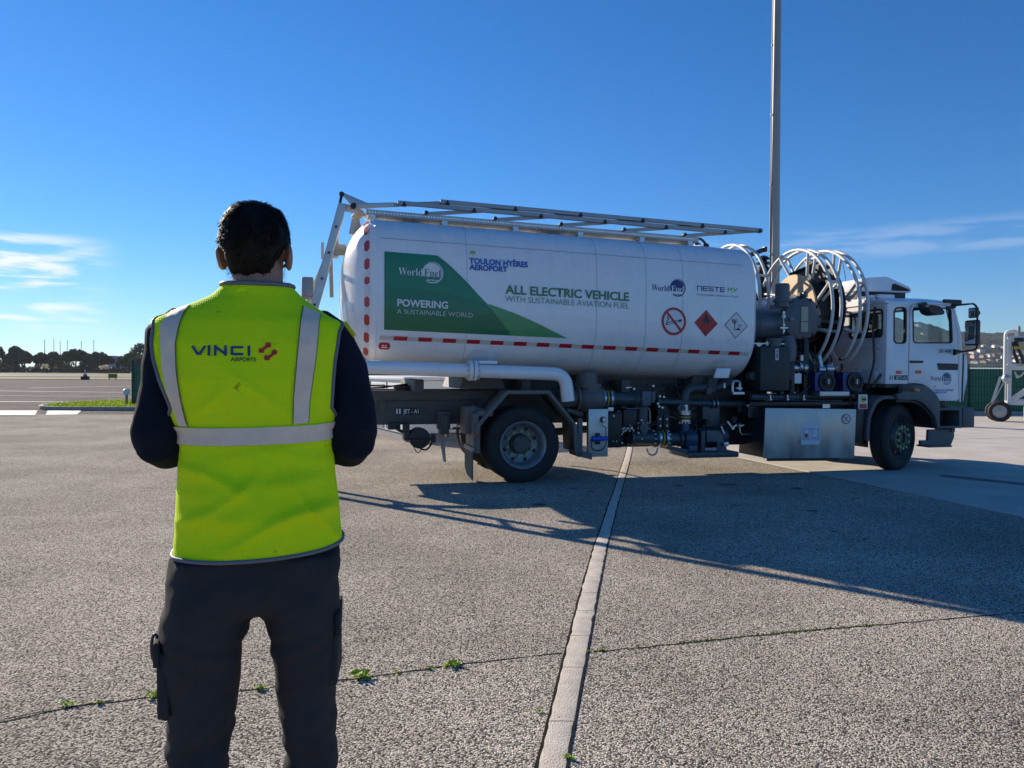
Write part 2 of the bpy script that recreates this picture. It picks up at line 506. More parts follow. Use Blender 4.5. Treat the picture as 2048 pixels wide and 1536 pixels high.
while y < 18:
    ln = rnd.uniform(0.34, 0.62) if y < 9 else 1.1
    y1 = y + ln
    bm = bmesh.new()
    cols = []
    K = 8
    for k in range(K + 1):
        yy = y + 0.004 + (ln - 0.006) * k / K
        a, b = strip_at(yy)
        a += 0.010 * nz((yy * 9, 1, 0)) + 0.004 * nz((yy * 45, 1, 0)) + 0.012; b += 0.010 * nz((yy * 9, 5, 0)) + 0.004 * nz((yy * 45, 6, 0)) - 0.012
        cols.append([bm.verts.new((a - 0.1, yy - 2.2, -0.05)), bm.verts.new((a - 0.1, yy - 2.2, 0.0075)), bm.verts.new((a + 0.008 - 0.1, yy - 2.2, 0.009)),
                     bm.verts.new((b - 0.008 - 0.1, yy - 2.2, 0.009)), bm.verts.new((b - 0.1, yy - 2.2, 0.0075)), bm.verts.new((b - 0.1, yy - 2.2, -0.05))])
    for p, q in zip(cols[:-1], cols[1:]):
        for k in range(5): bm.faces.new((p[k], p[k + 1], q[k + 1], q[k]))
    bm.faces.new(cols[0]); bm.faces.new(cols[-1][::-1])
    bmesh.ops.recalc_face_normals(bm, faces=bm.faces[:])
    finish('concrete_block', bm, M_STRIP, strip, smooth=40)
    y = y1
# dark open joint either side of the strip
yy = 2.2
while yy < 18:
    a, b = strip_at(yy)
    w = 0.005 + 0.005 * nz((yy * 4, 3, 1))
    row = [bmj.verts.new((a + 0.004 - w - 0.1, yy - 2.2, 0.0075)), bmj.verts.new((b - 0.004 + 0.5 * w - 0.1, yy - 2.2, 0.0075))]
    if pv: bmj.faces.new((pv[0], pv[1], row[1], row[0]))
    pv = row
    yy += 0.045
finish('joint', bmj, M_CRACK, strip, smooth=0)
# ---- crack across the apron
crk = [(-2.9, 2.75), (-2.046, 2.985), (-1.96, 3.038), (-1.851, 3.131), (-1.537, 3.221), (-1.154, 3.302), (-0.683, 3.438), (-0.292, 3.591), (0.249, 3.758), (0.402, 3.774), (0.72, 3.854), (1.23, 4.0), (1.651, 4.115), (2.052, 4.203), (3.058, 4.447), (4.2, 4.75), (5.4, 5.1)]
def on_crack(x):
    for a, b in zip(crk[:-1], crk[1:]):
        if a[0] <= x <= b[0]: return a[1] + (b[1] - a[1]) * (x - a[0]) / (b[0] - a[0])
    return crk[-1][1]
def crack_strip(fn, x0, x1, w0, name='crack'):
    bm = bmesh.new(); pv = None
    x = x0
    while x < x1:
        a, b = strip_at(on_crack(x)) if name == 'crack' else (9, 9)
        yy = fn(x) + 0.012 * nz((x * 11, 7, 0)) + 0.005 * nz((x * 40, 2, 0))
        w = max(0.0015, w0 * (0.8 + 0.9 * nz((x * 6, 9, 3))))
        row = [bm.verts.new((x, yy - w, 0.0055)), bm.verts.new((x, yy + w, 0.0055))]
        if a - 0.005 < x < b + 0.005: pv = None
        else:
            if pv: bm.faces.new((pv[0], row[0], row[1], pv[1]))
            pv = row
        x += 0.02
    return finish(name, bm, M_CRACK, smooth=0, kind='structure')
crack_strip(on_crack, -2.9, 5.4, 0.0065)
crack_strip(lambda x: 3.02 + (x + 1.97) * 0.95 + 0.1 * math.sin(x * 5), -2.1, -1.68, 0.004, 'side_crack')
crack_strip(lambda x: 3.35 - (x - 1.2) * 1.3, 1.2, 1.42, 0.002, 'side_crack')
# moss along the crack
M_MOSS = mat('moss', (0.11, 0.13, 0.025), 0.95, var=0.4, vscale=40, spec=0.1)
bm = bmesh.new()
for i in range(520):
    x = rnd.choice([rnd.uniform(0.42, 2.1), rnd.uniform(0.9, 2.1), rnd.uniform(-2.0, -0.2)])
    yy = on_crack(x) + rnd.gauss(0, 0.008)
    r = rnd.uniform(0.002, 0.006)
    if x < 0.4 and i % 3: continue
    lathe(bm, [(r, 0.004), (r * 0.7, 0.006 + r * 0.5), (0, 0.006 + r * 0.7)], Matrix.Translation((x, yy, 0)), 5)
finish('moss', bm, M_MOSS, kind='stuff')
# oil stains on the asphalt
M_STAIN = mat('oil_stain', (0.030, 0.030, 0.032), 0.55, var=0.3, vscale=30)
bm = bmesh.new()
for px, py, r in ((0.30, 8.0, 0.075), (0.12, 9.0, 0.05), (0.75, 9.1, 0.06), (0.95, 8.9, 0.045), (2.4, 8.0, 0.05), (3.1, 7.7, 0.06), (2.9, 6.7, 0.03), (3.5, 9.2, 0.09), (2.1, 9.4, 0.07), (3.9, 8.5, 0.05), (2.75, 9.5, 0.11), (1.9, 8.3, 0.03), (-0.2, 7.9, 0.03), (4.4, 9.0, 0.05), (0.55, 8.55, 0.025)):
    vs = [bm.verts.new((px + r * (1 + 0.5 * nz((k, px * 9, 0))) * math.cos(2 * PI * k / 14), py + 0.8 * r * (1 + 0.5 * nz((k, px * 9, 0))) * math.sin(2 * PI * k / 14), 0.0062)) for k in range(14)]
    bm.faces.new(vs)
finish('oil_stain', bm, M_STAIN, smooth=0, kind='structure')
sheet('tyre_mark', [(5.9, 10.35), (6.05, 10.5), (7.3, 8.9), (7.12, 8.8)], 0.0165, mat('tyre_mark', (0.16, 0.16, 0.16), 0.8, var=0.3, vscale=5))

# ---- weeds in the cracks
M_WEED = mat('weed_leaf', (0.36, 0.50, 0.035), 0.6, var=0.3, vscale=60, trans=0.45)
def weed(x, y, s, label, z=0.006):
    r = random.Random(int(x * 1000) + 77)
    bm = bmesh.new()
    for k in range(max(7, int(26 * s))):
        a = r.uniform(0, 2 * PI); ln = r.uniform(0.35, 1.0) * 0.036 * s; w = ln * r.uniform(0.22, 0.4)
        d = Vector((math.cos(a), math.sin(a), 0)); sd_ = Vector((-d.y, d.x, 0))
        o = Vector((r.gauss(0, 0.012 * s) * 1.3, r.gauss(0, 0.005 * s), 0))
        h = r.uniform(0.15, 0.75) * ln
        p = [o, o + d * ln * 0.5 + sd_ * w + Vector((0, 0, h)), o + d * ln + Vector((0, 0, h * 0.9)), o + d * ln * 0.5 - sd_ * w + Vector((0, 0, h))]
        vs = [bm.verts.new(q) for q in p]
        mid = bm.verts.new(o + d * ln * 0.5 + Vector((0, 0, h * 1.25)))
        for i in range(4): bm.faces.new((vs[i], vs[(i + 1) % 4], mid))
    o = finish('weed', bm, M_WEED, smooth=60, loc=(x, y, z))
    return tag(o, label, 'weed', 'weeds growing in the pavement cracks')
weed(-1.527, 3.222, 1.15, "bright weed clump in the crack just left of the man's left knee")
weed(-1.46, 3.236, 0.8, "weed tuft half hidden behind the side of the man's left knee")
weed(-1.745, 3.163, 0.62, 'small weed tuft in the crack, second one left of the man')
weed(-1.86, 3.14, 0.72, 'ragged weed tuft in the crack where the small side crack meets it')
weed(-1.915, 3.085, 0.4, 'tiny weed in the crack nearest the left edge of the photo')
weed(-1.11, 3.31, 0.9, "flat weed seen between the man's legs, left of the gap's centre")
weed(-1.03, 3.335, 0.6, "small weed seen between the man's legs beside his right leg")
weed(-0.69, 3.437, 1.25, "bright leafy weed in the crack just right of the man's right knee")
weed(-0.53, 3.495, 0.5, 'very small weed midway between the two biggest weeds right of the man')
weed(-0.39, 3.55, 0.6, 'small weed just left of the leafy weed near the concrete strip')
weed(-0.285, 3.59, 1.1, 'leafy weed in the crack left of the concrete strip')
weed(0.385, 3.775, 0.55, 'little weed where the crack meets the right edge of the concrete strip')
weed(0.47, 3.80, 0.5, 'low weed in the crack just right of the concrete strip')
weed(0.215, 2.73, 0.72, 'weed on the right edge of the concrete strip at the bottom of the photo')
weed(0.128, 3.10, 0.5, 'weed on the left edge of the concrete strip below the crack')
weed(0.195, 3.05, 0.3, 'tiny weed on the right edge of the concrete strip, below the crack')

# ---- kerbed grass island at the left with the end of the fence
isl = empty('grass_island', (-15.5, 29.0, 0)); isl['kind'] = 'structure'
def island_outline(off, n=40):
    # rounded nose to the left, running right along the fence
    pts = []
    A, B = Vector((-16.0, 26.3)), Vector((-17.2, 34.0))
    c = Vector((-15.6, 29.6))
    for k in range(n + 1):
        t = R(95 + 170 * k / n)
        pts.append((c.x + (2.1 - off) * math.cos(t) * (1.0 + 0.0 * k), c.y + (3.6 - off) * math.sin(t)))
    pts += [(40, 26.0 + off), (40, 33.2 - off)]
    return pts
bm = bmesh.new(); plate(bm, [island_outline(0), island_outline(0.14)], 0.14, Matrix.Translation((15.5, -29, 0.07)), 0.012)
finish('kerb', bm, mat('kerb_concrete', (0.38, 0.33, 0.29), 0.9, var=0.3, vscale=2.0), isl)
bm = bmesh.new(); plate(bm, [island_outline(0.14)], 0.10, Matrix.Translation((15.5, -29, 0.055)))
finish('soil', bm, mat('island_soil', (0.10, 0.12, 0.04), 1.0, var=0.4, vscale=3), isl)
bm = bmesh.new()
for i in range(5200):
    x = rnd.uniform(-17.8, -12.0); yv = rnd.uniform(26.0, 33.0)
    if ((x + 15.6) / 1.9) ** 2 + ((yv - 29.6) / 3.4) ** 2 > 1 and x < -15.6: continue
    h = rnd.uniform(0.03, 0.12); a = rnd.uniform(0, PI); w = 0.035
    dx, dy = math.cos(a) * w, math.sin(a) * w
    lx, ly = rnd.gauss(0, 0.05), rnd.gauss(0, 0.05)
    bm.faces.new([bm.verts.new((x - dx, yv - dy, 0.1)), bm.verts.new((x + dx, yv + dy, 0.1)), bm.verts.new((x + lx, yv + ly, 0.1 + h))])
finish('grass', bm, mat('fresh_grass', (0.24, 0.34, 0.03), 0.7, var=0.4, vscale=2.0, trans=0.5), smooth=0, kind='stuff')
# ================================================================== FENCE, TREES, HILLS
M_FGREEN = mat('fence_green_coating', (0.012, 0.055, 0.035), 0.45, var=0.1)
M_SCREEN = mat('privacy_screen_green', (0.085, 0.215, 0.18), 0.75, var=0.12, vscale=1.2, trans=0.55)
def fence(x0, x1, y0, y1, label):
    f = empty('mesh_fence', (x0, y0, 0)); tag(f, label, 'fence')
    a = Vector((0, 0, 0)); b = Vector((x1 - x0, y1 - y0, 0)); L = b.length; d = b.normalized()
    s = Vector((-d.y, d.x, 0))
    n = max(1, round(L / 2.55))
    post = None
    for i in range(n + 1):
        p = d * L * i / n
        if post is None:
            bm = bmesh.new(); box(bm, -0.045, 0.045, -0.03, 0.03, 0, 1.78, 0.006); box(bm, -0.05, 0.05, -0.035, 0.035, 1.78, 1.80)
            o = post = finish('post', bm, M_FGREEN, f)
        else:
            o = bpy.data.objects.new('post', post.data); COL.objects.link(o); o.parent = f
        o.location = p; o.rotation_euler = (0, 0, math.atan2(d.y, d.x))
        if i < n:
            # one welded panel per bay: wires joined, in front of a green privacy screen
            Lb = L / n
            if i == 0:
                bm = bmesh.new()
                k = 0.05
                while k < Lb - 0.04:
                    box(bm, k - 0.006, k + 0.006, -0.055, -0.045, 0.03, 1.72); k += 0.11
                for zz in (0.06, 0.35, 0.66, 0.97, 1.28, 1.58, 1.70): box(bm, 0, Lb, -0.066, -0.056, zz - 0.008, zz + 0.008)
                pan = w = finish('wire_panel', bm, M_FGREEN, f, smooth=0)
                bm = bmesh.new(); box(bm, 0.02, Lb - 0.02, -0.04, -0.037, 0.05, 1.63)
                scr = v = finish('privacy_screen', bm, M_SCREEN, f, smooth=0)
            else:
                w = bpy.data.objects.new('wire_panel', pan.data); COL.objects.link(w); w.parent = f
                v = bpy.data.objects.new('privacy_screen', scr.data); COL.objects.link(v); v.parent = f
            for q in (w, v): q.location = p; q.rotation_euler = (0, 0, math.atan2(d.y, d.x))
    return f
fence(-14.15, 30.0, 28.0, 28.0, 'green wire mesh fence with privacy screen running behind the tanker')

# small marker light on a short post by the fence end
lp = empty('marker_lamp', (-14.7, 28.6, 0.1)); tag(lp, 'short white domed marker lamp by the left end of the fence', 'marker lamp')
bm = bmesh.new(); cyl(bm, (0, 0, 0), (0, 0, 0.42), 0.05, n=12); finish('stem', bm, mat('lamp_grey', (0.3, 0.3, 0.3), 0.5), lp)
bm = bmesh.new(); lathe(bm, [(0.0, 0.38), (0.12, 0.39), (0.13, 0.46), (0.12, 0.55), (0.07, 0.60), (0, 0.61)], n=20); finish('head', bm, mat('lamp_white', (0.8, 0.82, 0.82), 0.35), lp)

# tall lighting mast
mast = empty('lighting_mast', (8.36, 24.0, 0)); tag(mast, 'very tall grey steel mast rising behind the tanker out of frame', 'mast')
M_MAST = mat('galvanised_mast', (0.30, 0.30, 0.29), 0.5, metal=0.35, var=0.18, vscale=2, stretch=(1, 1, 0.3))
bm = bmesh.new(); lathe(bm, [(0.20, 0.0), (0.155, 6.0), (0.135, 10.0), (0.10, 19.0), (0.07, 24.0), (0, 24.0)], n=8); finish('shaft', bm, M_MAST, mast, smooth=20)
bm = bmesh.new(); box(bm, -0.35, 0.35, -0.35, 0.35, 0, 0.05, 0.01); cyl(bm, (0, 0, 0.05), (0, 0, 0.2), 0.24, 0.2, 16); finish('base_plate', bm, M_MAST, mast)
bm = bmesh.new()
for zz in (3, 5.2, 7.4, 9.6, 11.8, 14): cyl(bm, (-0.16, -0.05, zz), (-0.16, -0.05, zz + 0.05), 0.035, n=8)
tube(bm, [(-0.17, -0.03, 0.1), (-0.15, -0.03, 14), (-0.1, -0.02, 22)], 0.018, 6); finish('cable_conduit', bm, M_MAST, mast)
bm = bmesh.new(); cyl(bm, (0, 0, 23.6), (0, 0, 24.3), 0.5, 0.5, 16)
for k in range(6): box(bm, 0.5, 0.75, -0.2, 0.2, 23.7, 24.1, 0.02, Matrix.Rotation(k * PI / 3, 4, 'Z'))
finish('lamp_ring', bm, M_MAST, mast)

# ---------------------------------------------------------------- far trees on the left
M_BARK = mat('bark', (0.09, 0.065, 0.05), 0.95, var=0.3, vscale=2)
M_PINE = mat('pine_foliage', (0.046, 0.060, 0.034), 0.75, var=0.4, vscale=0.5, trans=0.12)
M_LEAF = mat('olive_foliage', (0.072, 0.085, 0.04), 0.75, var=0.45, vscale=0.5, trans=0.18)
M_BUSH = mat('scrub_foliage', (0.075, 0.08, 0.042), 0.8, var=0.45, vscale=0.4, trans=0.15)
M_PLUME = mat('pampas_plume', (0.62, 0.55, 0.42), 0.9, var=0.2, trans=0.4)
def leaves(bm, c, rx, ry, rz, n, s, r, flat=0.0, gap=0.5):
    """leaf-clump faces through an ellipsoidal crown, thinned by noise so the sky shows through"""
    k = 0; guard = 0
    while k < n and guard < n * 8:
        guard += 1
        v = Vector((r.gauss(0, 1), r.gauss(0, 1), r.gauss(0, 1))).normalized() * (r.random() ** 0.4)
        if v.z < -flat: continue
        if nz((v.x * 2.2 + c[0], v.y * 2.2 + c[1], v.z * 2.2), 1.0) < -gap * 0.35: continue
        p = Vector(c) + Vector((v.x * rx, v.y * ry, v.z * rz))
        d = Vector((r.gauss(0, 1), r.gauss(0, 1), r.gauss(0, 0.7))).normalized()
        e = d.orthogonal().normalized(); e = Matrix.Rotation(r.uniform(0, 6), 3, d) @ e; g = d.cross(e)
        q = s * r.uniform(0.5, 1.25)
        bm.faces.new([bm.verts.new(p + e * q), bm.verts.new(p + g * q * 0.8), bm.verts.new(p - e * q * 0.9), bm.verts.new(p - g * q * 0.7)])
        k += 1
def tree(name, x, y, trunk_h, crowns, label, cat, group, material, leaf=0.42, density=1.0, lean=0.0, seed=1, flat=0.35):
    r = random.Random(seed)
    t = empty(name, (x, y, 0)); tag(t, label, cat, group)
    bm = bmesh.new()
    tube(bm, [(0, 0, 0), (lean * 0.4, 0, trunk_h * 0.5), (lean, 0, trunk_h)], [0.42, 0.33, 0.24], 8)
    for c in crowns:
        cx, cy, cz, rx, ry, rz = c
        tube(bm, [(lean, 0, trunk_h * 0.92), (lean + (cx - lean) * 0.5, cy * 0.5, trunk_h + (cz - trunk_h) * 0.35), (cx, cy, cz - rz * 0.1)], [0.2, 0.14, 0.06], 6)
        for k in range(4):
            a = r.uniform(0, 2 * PI)
            tube(bm, [(lean + (cx - lean) * 0.5, cy * 0.5, trunk_h + (cz - trunk_h) * 0.35), (cx + rx * 0.7 * math.cos(a), cy + ry * 0.7 * math.sin(a), cz + rz * 0.1)], [0.11, 0.04], 5)
    finish('trunk', bm, M_BARK, t)
    bm = bmesh.new()
    for c in crowns:
        leaves(bm, c[:3], c[3], c[4], c[5], int(density * 210 * c[3] * max(c[5], 0.8) / (leaf * 4)), leaf, r, flat)
    finish('crown', bm, material, t, smooth=0)
    return t
# scale at 330 m: one photograph pixel is about 0.22 m
D0 = 330.0
def bx(zx, d=D0): return ((zx / 6.827) - 1024) / 1500 * d
def bz(zy, d=D0): return 1.42 + (739.5 - (620 + zy / 6.827)) / 1500 * d
def pine(cx, ztop, zbot, half, label, seed, d=D0, th=0.75):
    x = bx(cx, d); top, bot = bz(ztop, d), bz(zbot, d); rx = half / 6.827 / 1500 * d
    rz = (top - bot) * 0.62
    cz = bot + rz * 0.38
    cr = [(0, 0, cz, rx * 0.75, rx * 0.7, rz)]
    for k in range(4):
        s = -1 if k % 2 else 1
        cr.append((s * rx * (0.35 + 0.18 * (k // 2)), (k - 1.5) * rx * 0.25, cz - rz * (0.05 + 0.18 * (k // 2)), rx * 0.5, rx * 0.5, rz * 0.75))
    return tree('umbrella_pine', x, d, max(2.0, cz - rz * 0.4), cr, label, 'pine tree', 'umbrella pines across the airfield', M_PINE, 0.42, 1.15, 0.3, seed, 0.42)
pine(-10, 470, 640, 70, 'umbrella pine at the left edge of the photo', 1, 338)
pine(210, 478, 590, 95, 'tallest pine of the left clump, rounded top behind the others', 2, 350)
pine(170, 545, 720, 130, 'broad dark pine in front of the left clump', 3, 330)
pine(330, 535, 680, 110, 'pine on the right shoulder of the left clump', 4, 340)
pine(330, 618, 720, 85, 'low pine below the left clump beside the bright gap', 5, 322)
pine(560, 556, 710, 125, 'flat topped pine right of the first bright gap', 6, 334)
pine(730, 540, 710, 115, 'flat topped pine left of the largest umbrella pine', 7, 345)
pine(1030, 505, 680, 215, 'largest umbrella pine with a wide domed crown', 8, 332)
pine(1330, 545, 715, 215, 'umbrella pine at the right end of the row, drooping to the right', 9, 328)
tree('gum_tree', bx(1900, 320), 320, bz(700, 320), [(-1.5, 0, bz(560, 320), 2.4, 2.4, 2.0), (1.8, 0.5, bz(530, 320), 2.6, 2.4, 2.3), (0.2, 0, bz(490, 320), 2.2, 2.0, 1.5), (2.8, 0, bz(600, 320), 1.8, 1.8, 1.6)], 'airy gum tree with sky showing through its crown above the fence end', 'tree', None, M_LEAF, 0.36, 0.55, 0.2, 21, 0.8)
tree('olive_tree', bx(1760, 315), 315, 1.8, [(0, 0, bz(690, 315), 4.6, 4, 2.9), (2.0, 0, bz(640, 315), 3.2, 3, 2.2)], 'rounded dark tree left of the airy gum tree', 'tree', None, M_LEAF, 0.42, 1.1, 0, 22, 0.9)
tree('olive_tree', bx(1930, 310), 310, 1.8, [(0, 0, bz(705, 310), 5.0, 4, 2.9), (3.0, 0, bz(660, 310), 3.4, 3, 2.4)], 'rounded dark tree right beside the fence end post', 'tree', None, M_LEAF, 0.42, 1.1, 0, 23, 0.9)
cyp = tree('cypress', bx(1610, 318), 318, 1.0, [(0, 0, bz(735, 318), 0.75, 0.75, 2.6)], 'slim dark cypress standing in front of the blue hangar', 'tree', None, M_PINE, 0.3, 3.0, 0, 24, 1.0)
shrubs = [(40, 735, 110, 'far left'), (430, 775, 90, 'below the first bright gap'), (600, 735, 100, 'behind the first pampas clump'), (700, 760, 95, 'right of the first pampas clump'), (850, 745, 110, 'left of the second bright gap'),
          (1010, 765, 100, 'under the second bright gap'), (1150, 725, 110, 'right of the second bright gap'), (1290, 735, 100, 'under the last umbrella pine'), (1390, 770, 80, 'left of the second pampas clump'), (1560, 775, 80, 'in front of the blue hangar'), (1700, 780, 90, 'left of the fence end post'), (250, 745, 120, 'under the left pine clump')]
for i, (cx, top, half, where) in enumerate(shrubs):
    r = random.Random(50 + i); d = 312 + (i % 4) * 3
    rx = half / 6.827 / 1500 * d; h = bz(top, d)
    o = empty('shrub', (bx(cx, d), d, 0)); tag(o, 'dark scrubby bush ' + where + ', across the runway', 'bush', 'scrub bushes across the runway')
    bm = bmesh.new()
    leaves(bm, (0, 0, h * 0.35), rx * 1.15, 2.5, h * 0.68, int(150 * rx), 0.42, r, 0.6, 0.2)
    finish('foliage', bm, M_BUSH, o, smooth=0)
for i, (cx, top, half, where) in enumerate([(60, 640, 95, 'far left, between the trunks'), (190, 650, 110, 'beneath the broad dark pine'), (560, 670, 75, 'beneath the flat topped pine right of the first gap'), (660, 655, 85, 'between the two flat topped pines'), (790, 665, 95, 'beneath the flat topped pine left of the largest pine'), (920, 660, 90, 'beneath the left half of the largest pine'), (1180, 665, 90, 'beneath the right half of the largest pine'), (1320, 680, 100, 'beneath the last umbrella pine')]):
    r = random.Random(90 + i); d = 356 + (i % 3) * 3
    rx = half / 6.827 / 1500 * d; h = bz(top, d)
    o = empty('tall_shrub', (bx(cx, d), d, 0)); tag(o, 'tall dark undergrowth ' + where, 'bush', 'undergrowth between the pine trunks')
    bm = bmesh.new()
    leaves(bm, (0, 0, h * 0.45), rx * 1.1, 2.5, h * 0.6, int(260 * rx), 0.45, r, 0.8, 0.25)
    finish('foliage', bm, M_BUSH, o, smooth=0)
for cx, top, half, lb in ((612, 745, 62, 'pale pampas grass clump under the flat topped pines'), (1435, 750, 80, 'pale pampas grass clump right of the last umbrella pine')):
    r = random.Random(cx); d = 300
    o = empty('pampas_grass', (bx(cx, d), d, 0)); tag(o, lb, 'pampas grass', 'pampas grass clumps across the runway')
    rx = half / 6.827 / 1500 * d; h = bz(top, d)
    bm = bmesh.new()
    leaves(bm, (0, 0, 0.5), rx * 0.9, 1.4, h * 0.45, 220, 0.35, r, 0.2, 0.0)
    finish('foliage', bm, M_BUSH, o, smooth=0)
    bm = bmesh.new()
    for k in range(70):
        x = r.gauss(0, rx * 0.45); z = h * r.uniform(0.5, 1.0)
        bm.faces.new([bm.verts.new((x - 0.13, r.uniform(-1, 1), z - 0.35)), bm.verts.new((x + 0.13, r.uniform(-1, 1), z - 0.3)), bm.verts.new((x + r.gauss(0, 0.2), 0, z + 0.35))])
    finish('plume', bm, M_PLUME, o, smooth=0, kind='stuff')
# far grove that closes the row outside the left edge
bm = bmesh.new(); r = random.Random(5)
for k in range(16): leaves(bm, (-325 - k * 11 + r.uniform(-3, 3), 345, 5.0), 8, 5, 5.5 + r.uniform(-1, 1.5), 420, 0.6, r, 0.9, 0.2)
finish('far_wood', bm, M_PINE, smooth=0, kind='stuff')
# thin masts behind the pines
masts = [(612, 410), (737, 405), (823, 432), (920, 415), (1112, 432), (1282, 415)]
for i, (cx, top) in enumerate(masts):
    d = 420.0
    bm = bmesh.new(); cyl(bm, (0, 0, 0), (0, 0, bz(top, d)), 0.20 if i else 0.32, 0.12, 6); box(bm, -0.25, 0.25, -0.1, 0.1, bz(top, d) - 0.4, bz(top, d))
    o = finish('far_pole', bm, mat('far_pole_grey', (0.25, 0.24, 0.24), 0.6), loc=(bx(cx, d), d, 0))
    tag(o, ['thickest of the thin poles, leftmost above the pines', 'second thin pole from the left above the pines', 'short thin pole third from the left above the pines', 'thin pole over the left shoulder of the largest pine', 'short thin pole over the middle of the largest pine', 'rightmost thin pole, above the last umbrella pine'][i], 'pole', 'thin poles behind the pines')
# blue hangar
hg = empty('hangar', (bx(1530, 430), 430, 0)); tag(hg, 'low blue hangar with a curved roof beyond the runway', 'hangar')
bm = bmesh.new(); box(bm, -17, 17, 0, 30, 0, 4.0); finish('wall', bm, mat('hangar_wall', (0.22, 0.30, 0.42), 0.6), hg)
bm = bmesh.new()
prof = [(-17 + 34 * k / 16, 4.0 + 5.6 * math.sin(PI * k / 16)) for k in range(17)]
plate(bm, [prof], 30, Matrix.Translation((0, 15, 0)) @ Matrix.Rotation(R(90), 4, 'X')); finish('roof', bm, mat('hangar_roof', (0.14, 0.22, 0.36), 0.5), hg)
bm = bmesh.new(); box(bm, -10, 10, -0.06, 0, 0.1, 3.4); finish('door', bm, mat('hangar_door', (0.30, 0.36, 0.45), 0.6), hg)

# traffic cone on a black ballast block, and a taxiway sign
cone = empty('traffic_cone', (-59.2, 104.0, 0.03)); tag(cone, 'red and white traffic cone on a black block at the taxiway edge', 'traffic cone')
M_RED = mat('cone_red', (0.62, 0.06, 0.03), 0.5); M_WHITE = mat('sign_white', (0.8, 0.8, 0.8), 0.5)
bm = bmesh.new(); box(bm, -0.42, 0.42, -0.4, 0.4, 0, 0.5, 0.05); finish('block', bm, mat('rubber_black', (0.02, 0.02, 0.022), 0.7), cone)
bm = bmesh.new(); lathe(bm, [(0.28, 0.5), (0.215, 0.75), (0.215, 0.75)], n=16); lathe(bm, [(0.15, 1.0), (0.10, 1.2)], n=16); lathe(bm, [(0.05, 1.38), (0.03, 1.5), (0, 1.5)], n=16); finish('body', bm, M_RED, cone)
bm = bmesh.new(); lathe(bm, [(0.216, 0.75), (0.151, 1.0)], n=16); lathe(bm, [(0.101, 1.2), (0.05, 1.38)], n=16); finish('reflective_band', bm, M_WHITE, cone)
sg = empty('taxiway_sign', (-57.6, 108.2, 0.03)); tag(sg, 'low yellow taxiway sign board beyond the grass island', 'sign')
bm = bmesh.new(); box(bm, -0.62, 0.62, -0.1, 0.1, 0.2, 0.86, 0.02); finish('board', bm, mat('sign_yellow', (0.36, 0.33, 0.05), 0.6, var=0.3, vscale=3), sg)
for s in (-0.45, 0.45):
    bm = bmesh.new(); box(bm, s - 0.04, s + 0.04, -0.05, 0.05, 0, 0.2); finish('leg', bm, MATS['lamp_grey'], sg)
bm = bmesh.new()
for k in range(3): box(bm, -0.3 + k * 0.25, -0.16 + k * 0.25, -0.106, -0.101, 0.4, 0.68)
finish('symbol', bm, mat('sign_dark', (0.10, 0.09, 0.03), 0.7), sg)

# ---------------------------------------------------------------- wooded hills with villages, far right
RIDGE = [(600, 700), (900, 668), (1200, 645), (1500, 628), (1700, 622), (1760, 625), (1793, 635), (1812, 641), (1849, 646.5), (1872, 653), (1895, 660), (1955, 664), (1985, 665), (2048, 662), (2150, 660), (2400, 668), (2900, 690), (3600, 720)]
DR, DF = 1500.0, 820.0
def ridge_z(X):
    px = 1024 + X / DR * 1500
    for (a, p), (b, q) in zip(RIDGE[:-1], RIDGE[1:]):
        if a <= px <= b: return 1.42 + (744 + (px - 1024) * 0.00524 - (p + (q - p) * (px - a) / (b - a)) - 2) / 1500 * DR
    return 5.0
def hill_z(X, Y, bumps=True):
    s = X / Y * DR
    t = (Y - DF) / (DR - DF)
    if t <= 0: return 0.0 + 9 * max(0, 1 + t)
    base = 9.0 + (ridge_z(s) - 9.0) * (t ** 1.15 if t < 1 else 1 - (t - 1) * 0.6)
    base += 5 * nz((X * 0.008, Y * 0.008, 0)) * min(1, 3 * t) * (1 if t < 0.9 else 0.3)
    if bumps and t > 0.02:
        v = noise.cell_vector(Vector((X / 9, Y / 9, 0)))
        dd, pp = noise.voronoi(Vector((X / 11.0, Y / 11.0, 0)))
        base += 6.0 * max(0, 0.75 - dd[0]) * (0.6 + 0.6 * v.x) * (0.4 + 0.6 * min(1, t * 1.6))
    return base
bm = bmesh.new()
rows = []
NX, NY = 560, 64
for j in range(NY + 1):
    Y = DF - 40 + (DR * 1.12 - DF + 40) * j / NY
    row = []
    for i in range(NX + 1):
        s = (600 - 1024) / 1500 * DR + (3000 / 1500 * DR) * i / NX
        X = s * Y / DR
        row.append(bm.verts.new((X, Y, hill_z(X, Y))))
    rows.append(row)
for j in range(NY):
    for i in range(NX): bm.faces.new((rows[j][i], rows[j][i + 1], rows[j + 1][i + 1], rows[j + 1][i]))
mh = bpy.data.materials.new('wooded_hillside'); mh.use_nodes = True
n, l = mh.node_tree.nodes, mh.node_tree.links
t = n.new('ShaderNodeTexCoord')
v1 = n.new('ShaderNodeTexVoronoi'); v1.inputs['Scale'].default_value = 0.10; l.new(t.outputs['Object'], v1.inputs['Vector'])
n1 = n.new('ShaderNodeTexNoise'); n1.inputs['Scale'].default_value = 0.02; n1.inputs['Detail'].default_value = 6; l.new(t.outputs['Object'], n1.inputs['Vector'])
cr = n.new('ShaderNodeValToRGB'); e = cr.color_ramp.elements
e[0].position = 0.35; e[0].color = (0.022, 0.034, 0.034, 1); e[1].position = 0.72; e[1].color = (0.055, 0.068, 0.058, 1)
l.new(n1.outputs['Fac'], cr.inputs[0])
sc = n.new('ShaderNodeSeparateColor'); l.new(v1.outputs['Color'], sc.inputs[0])
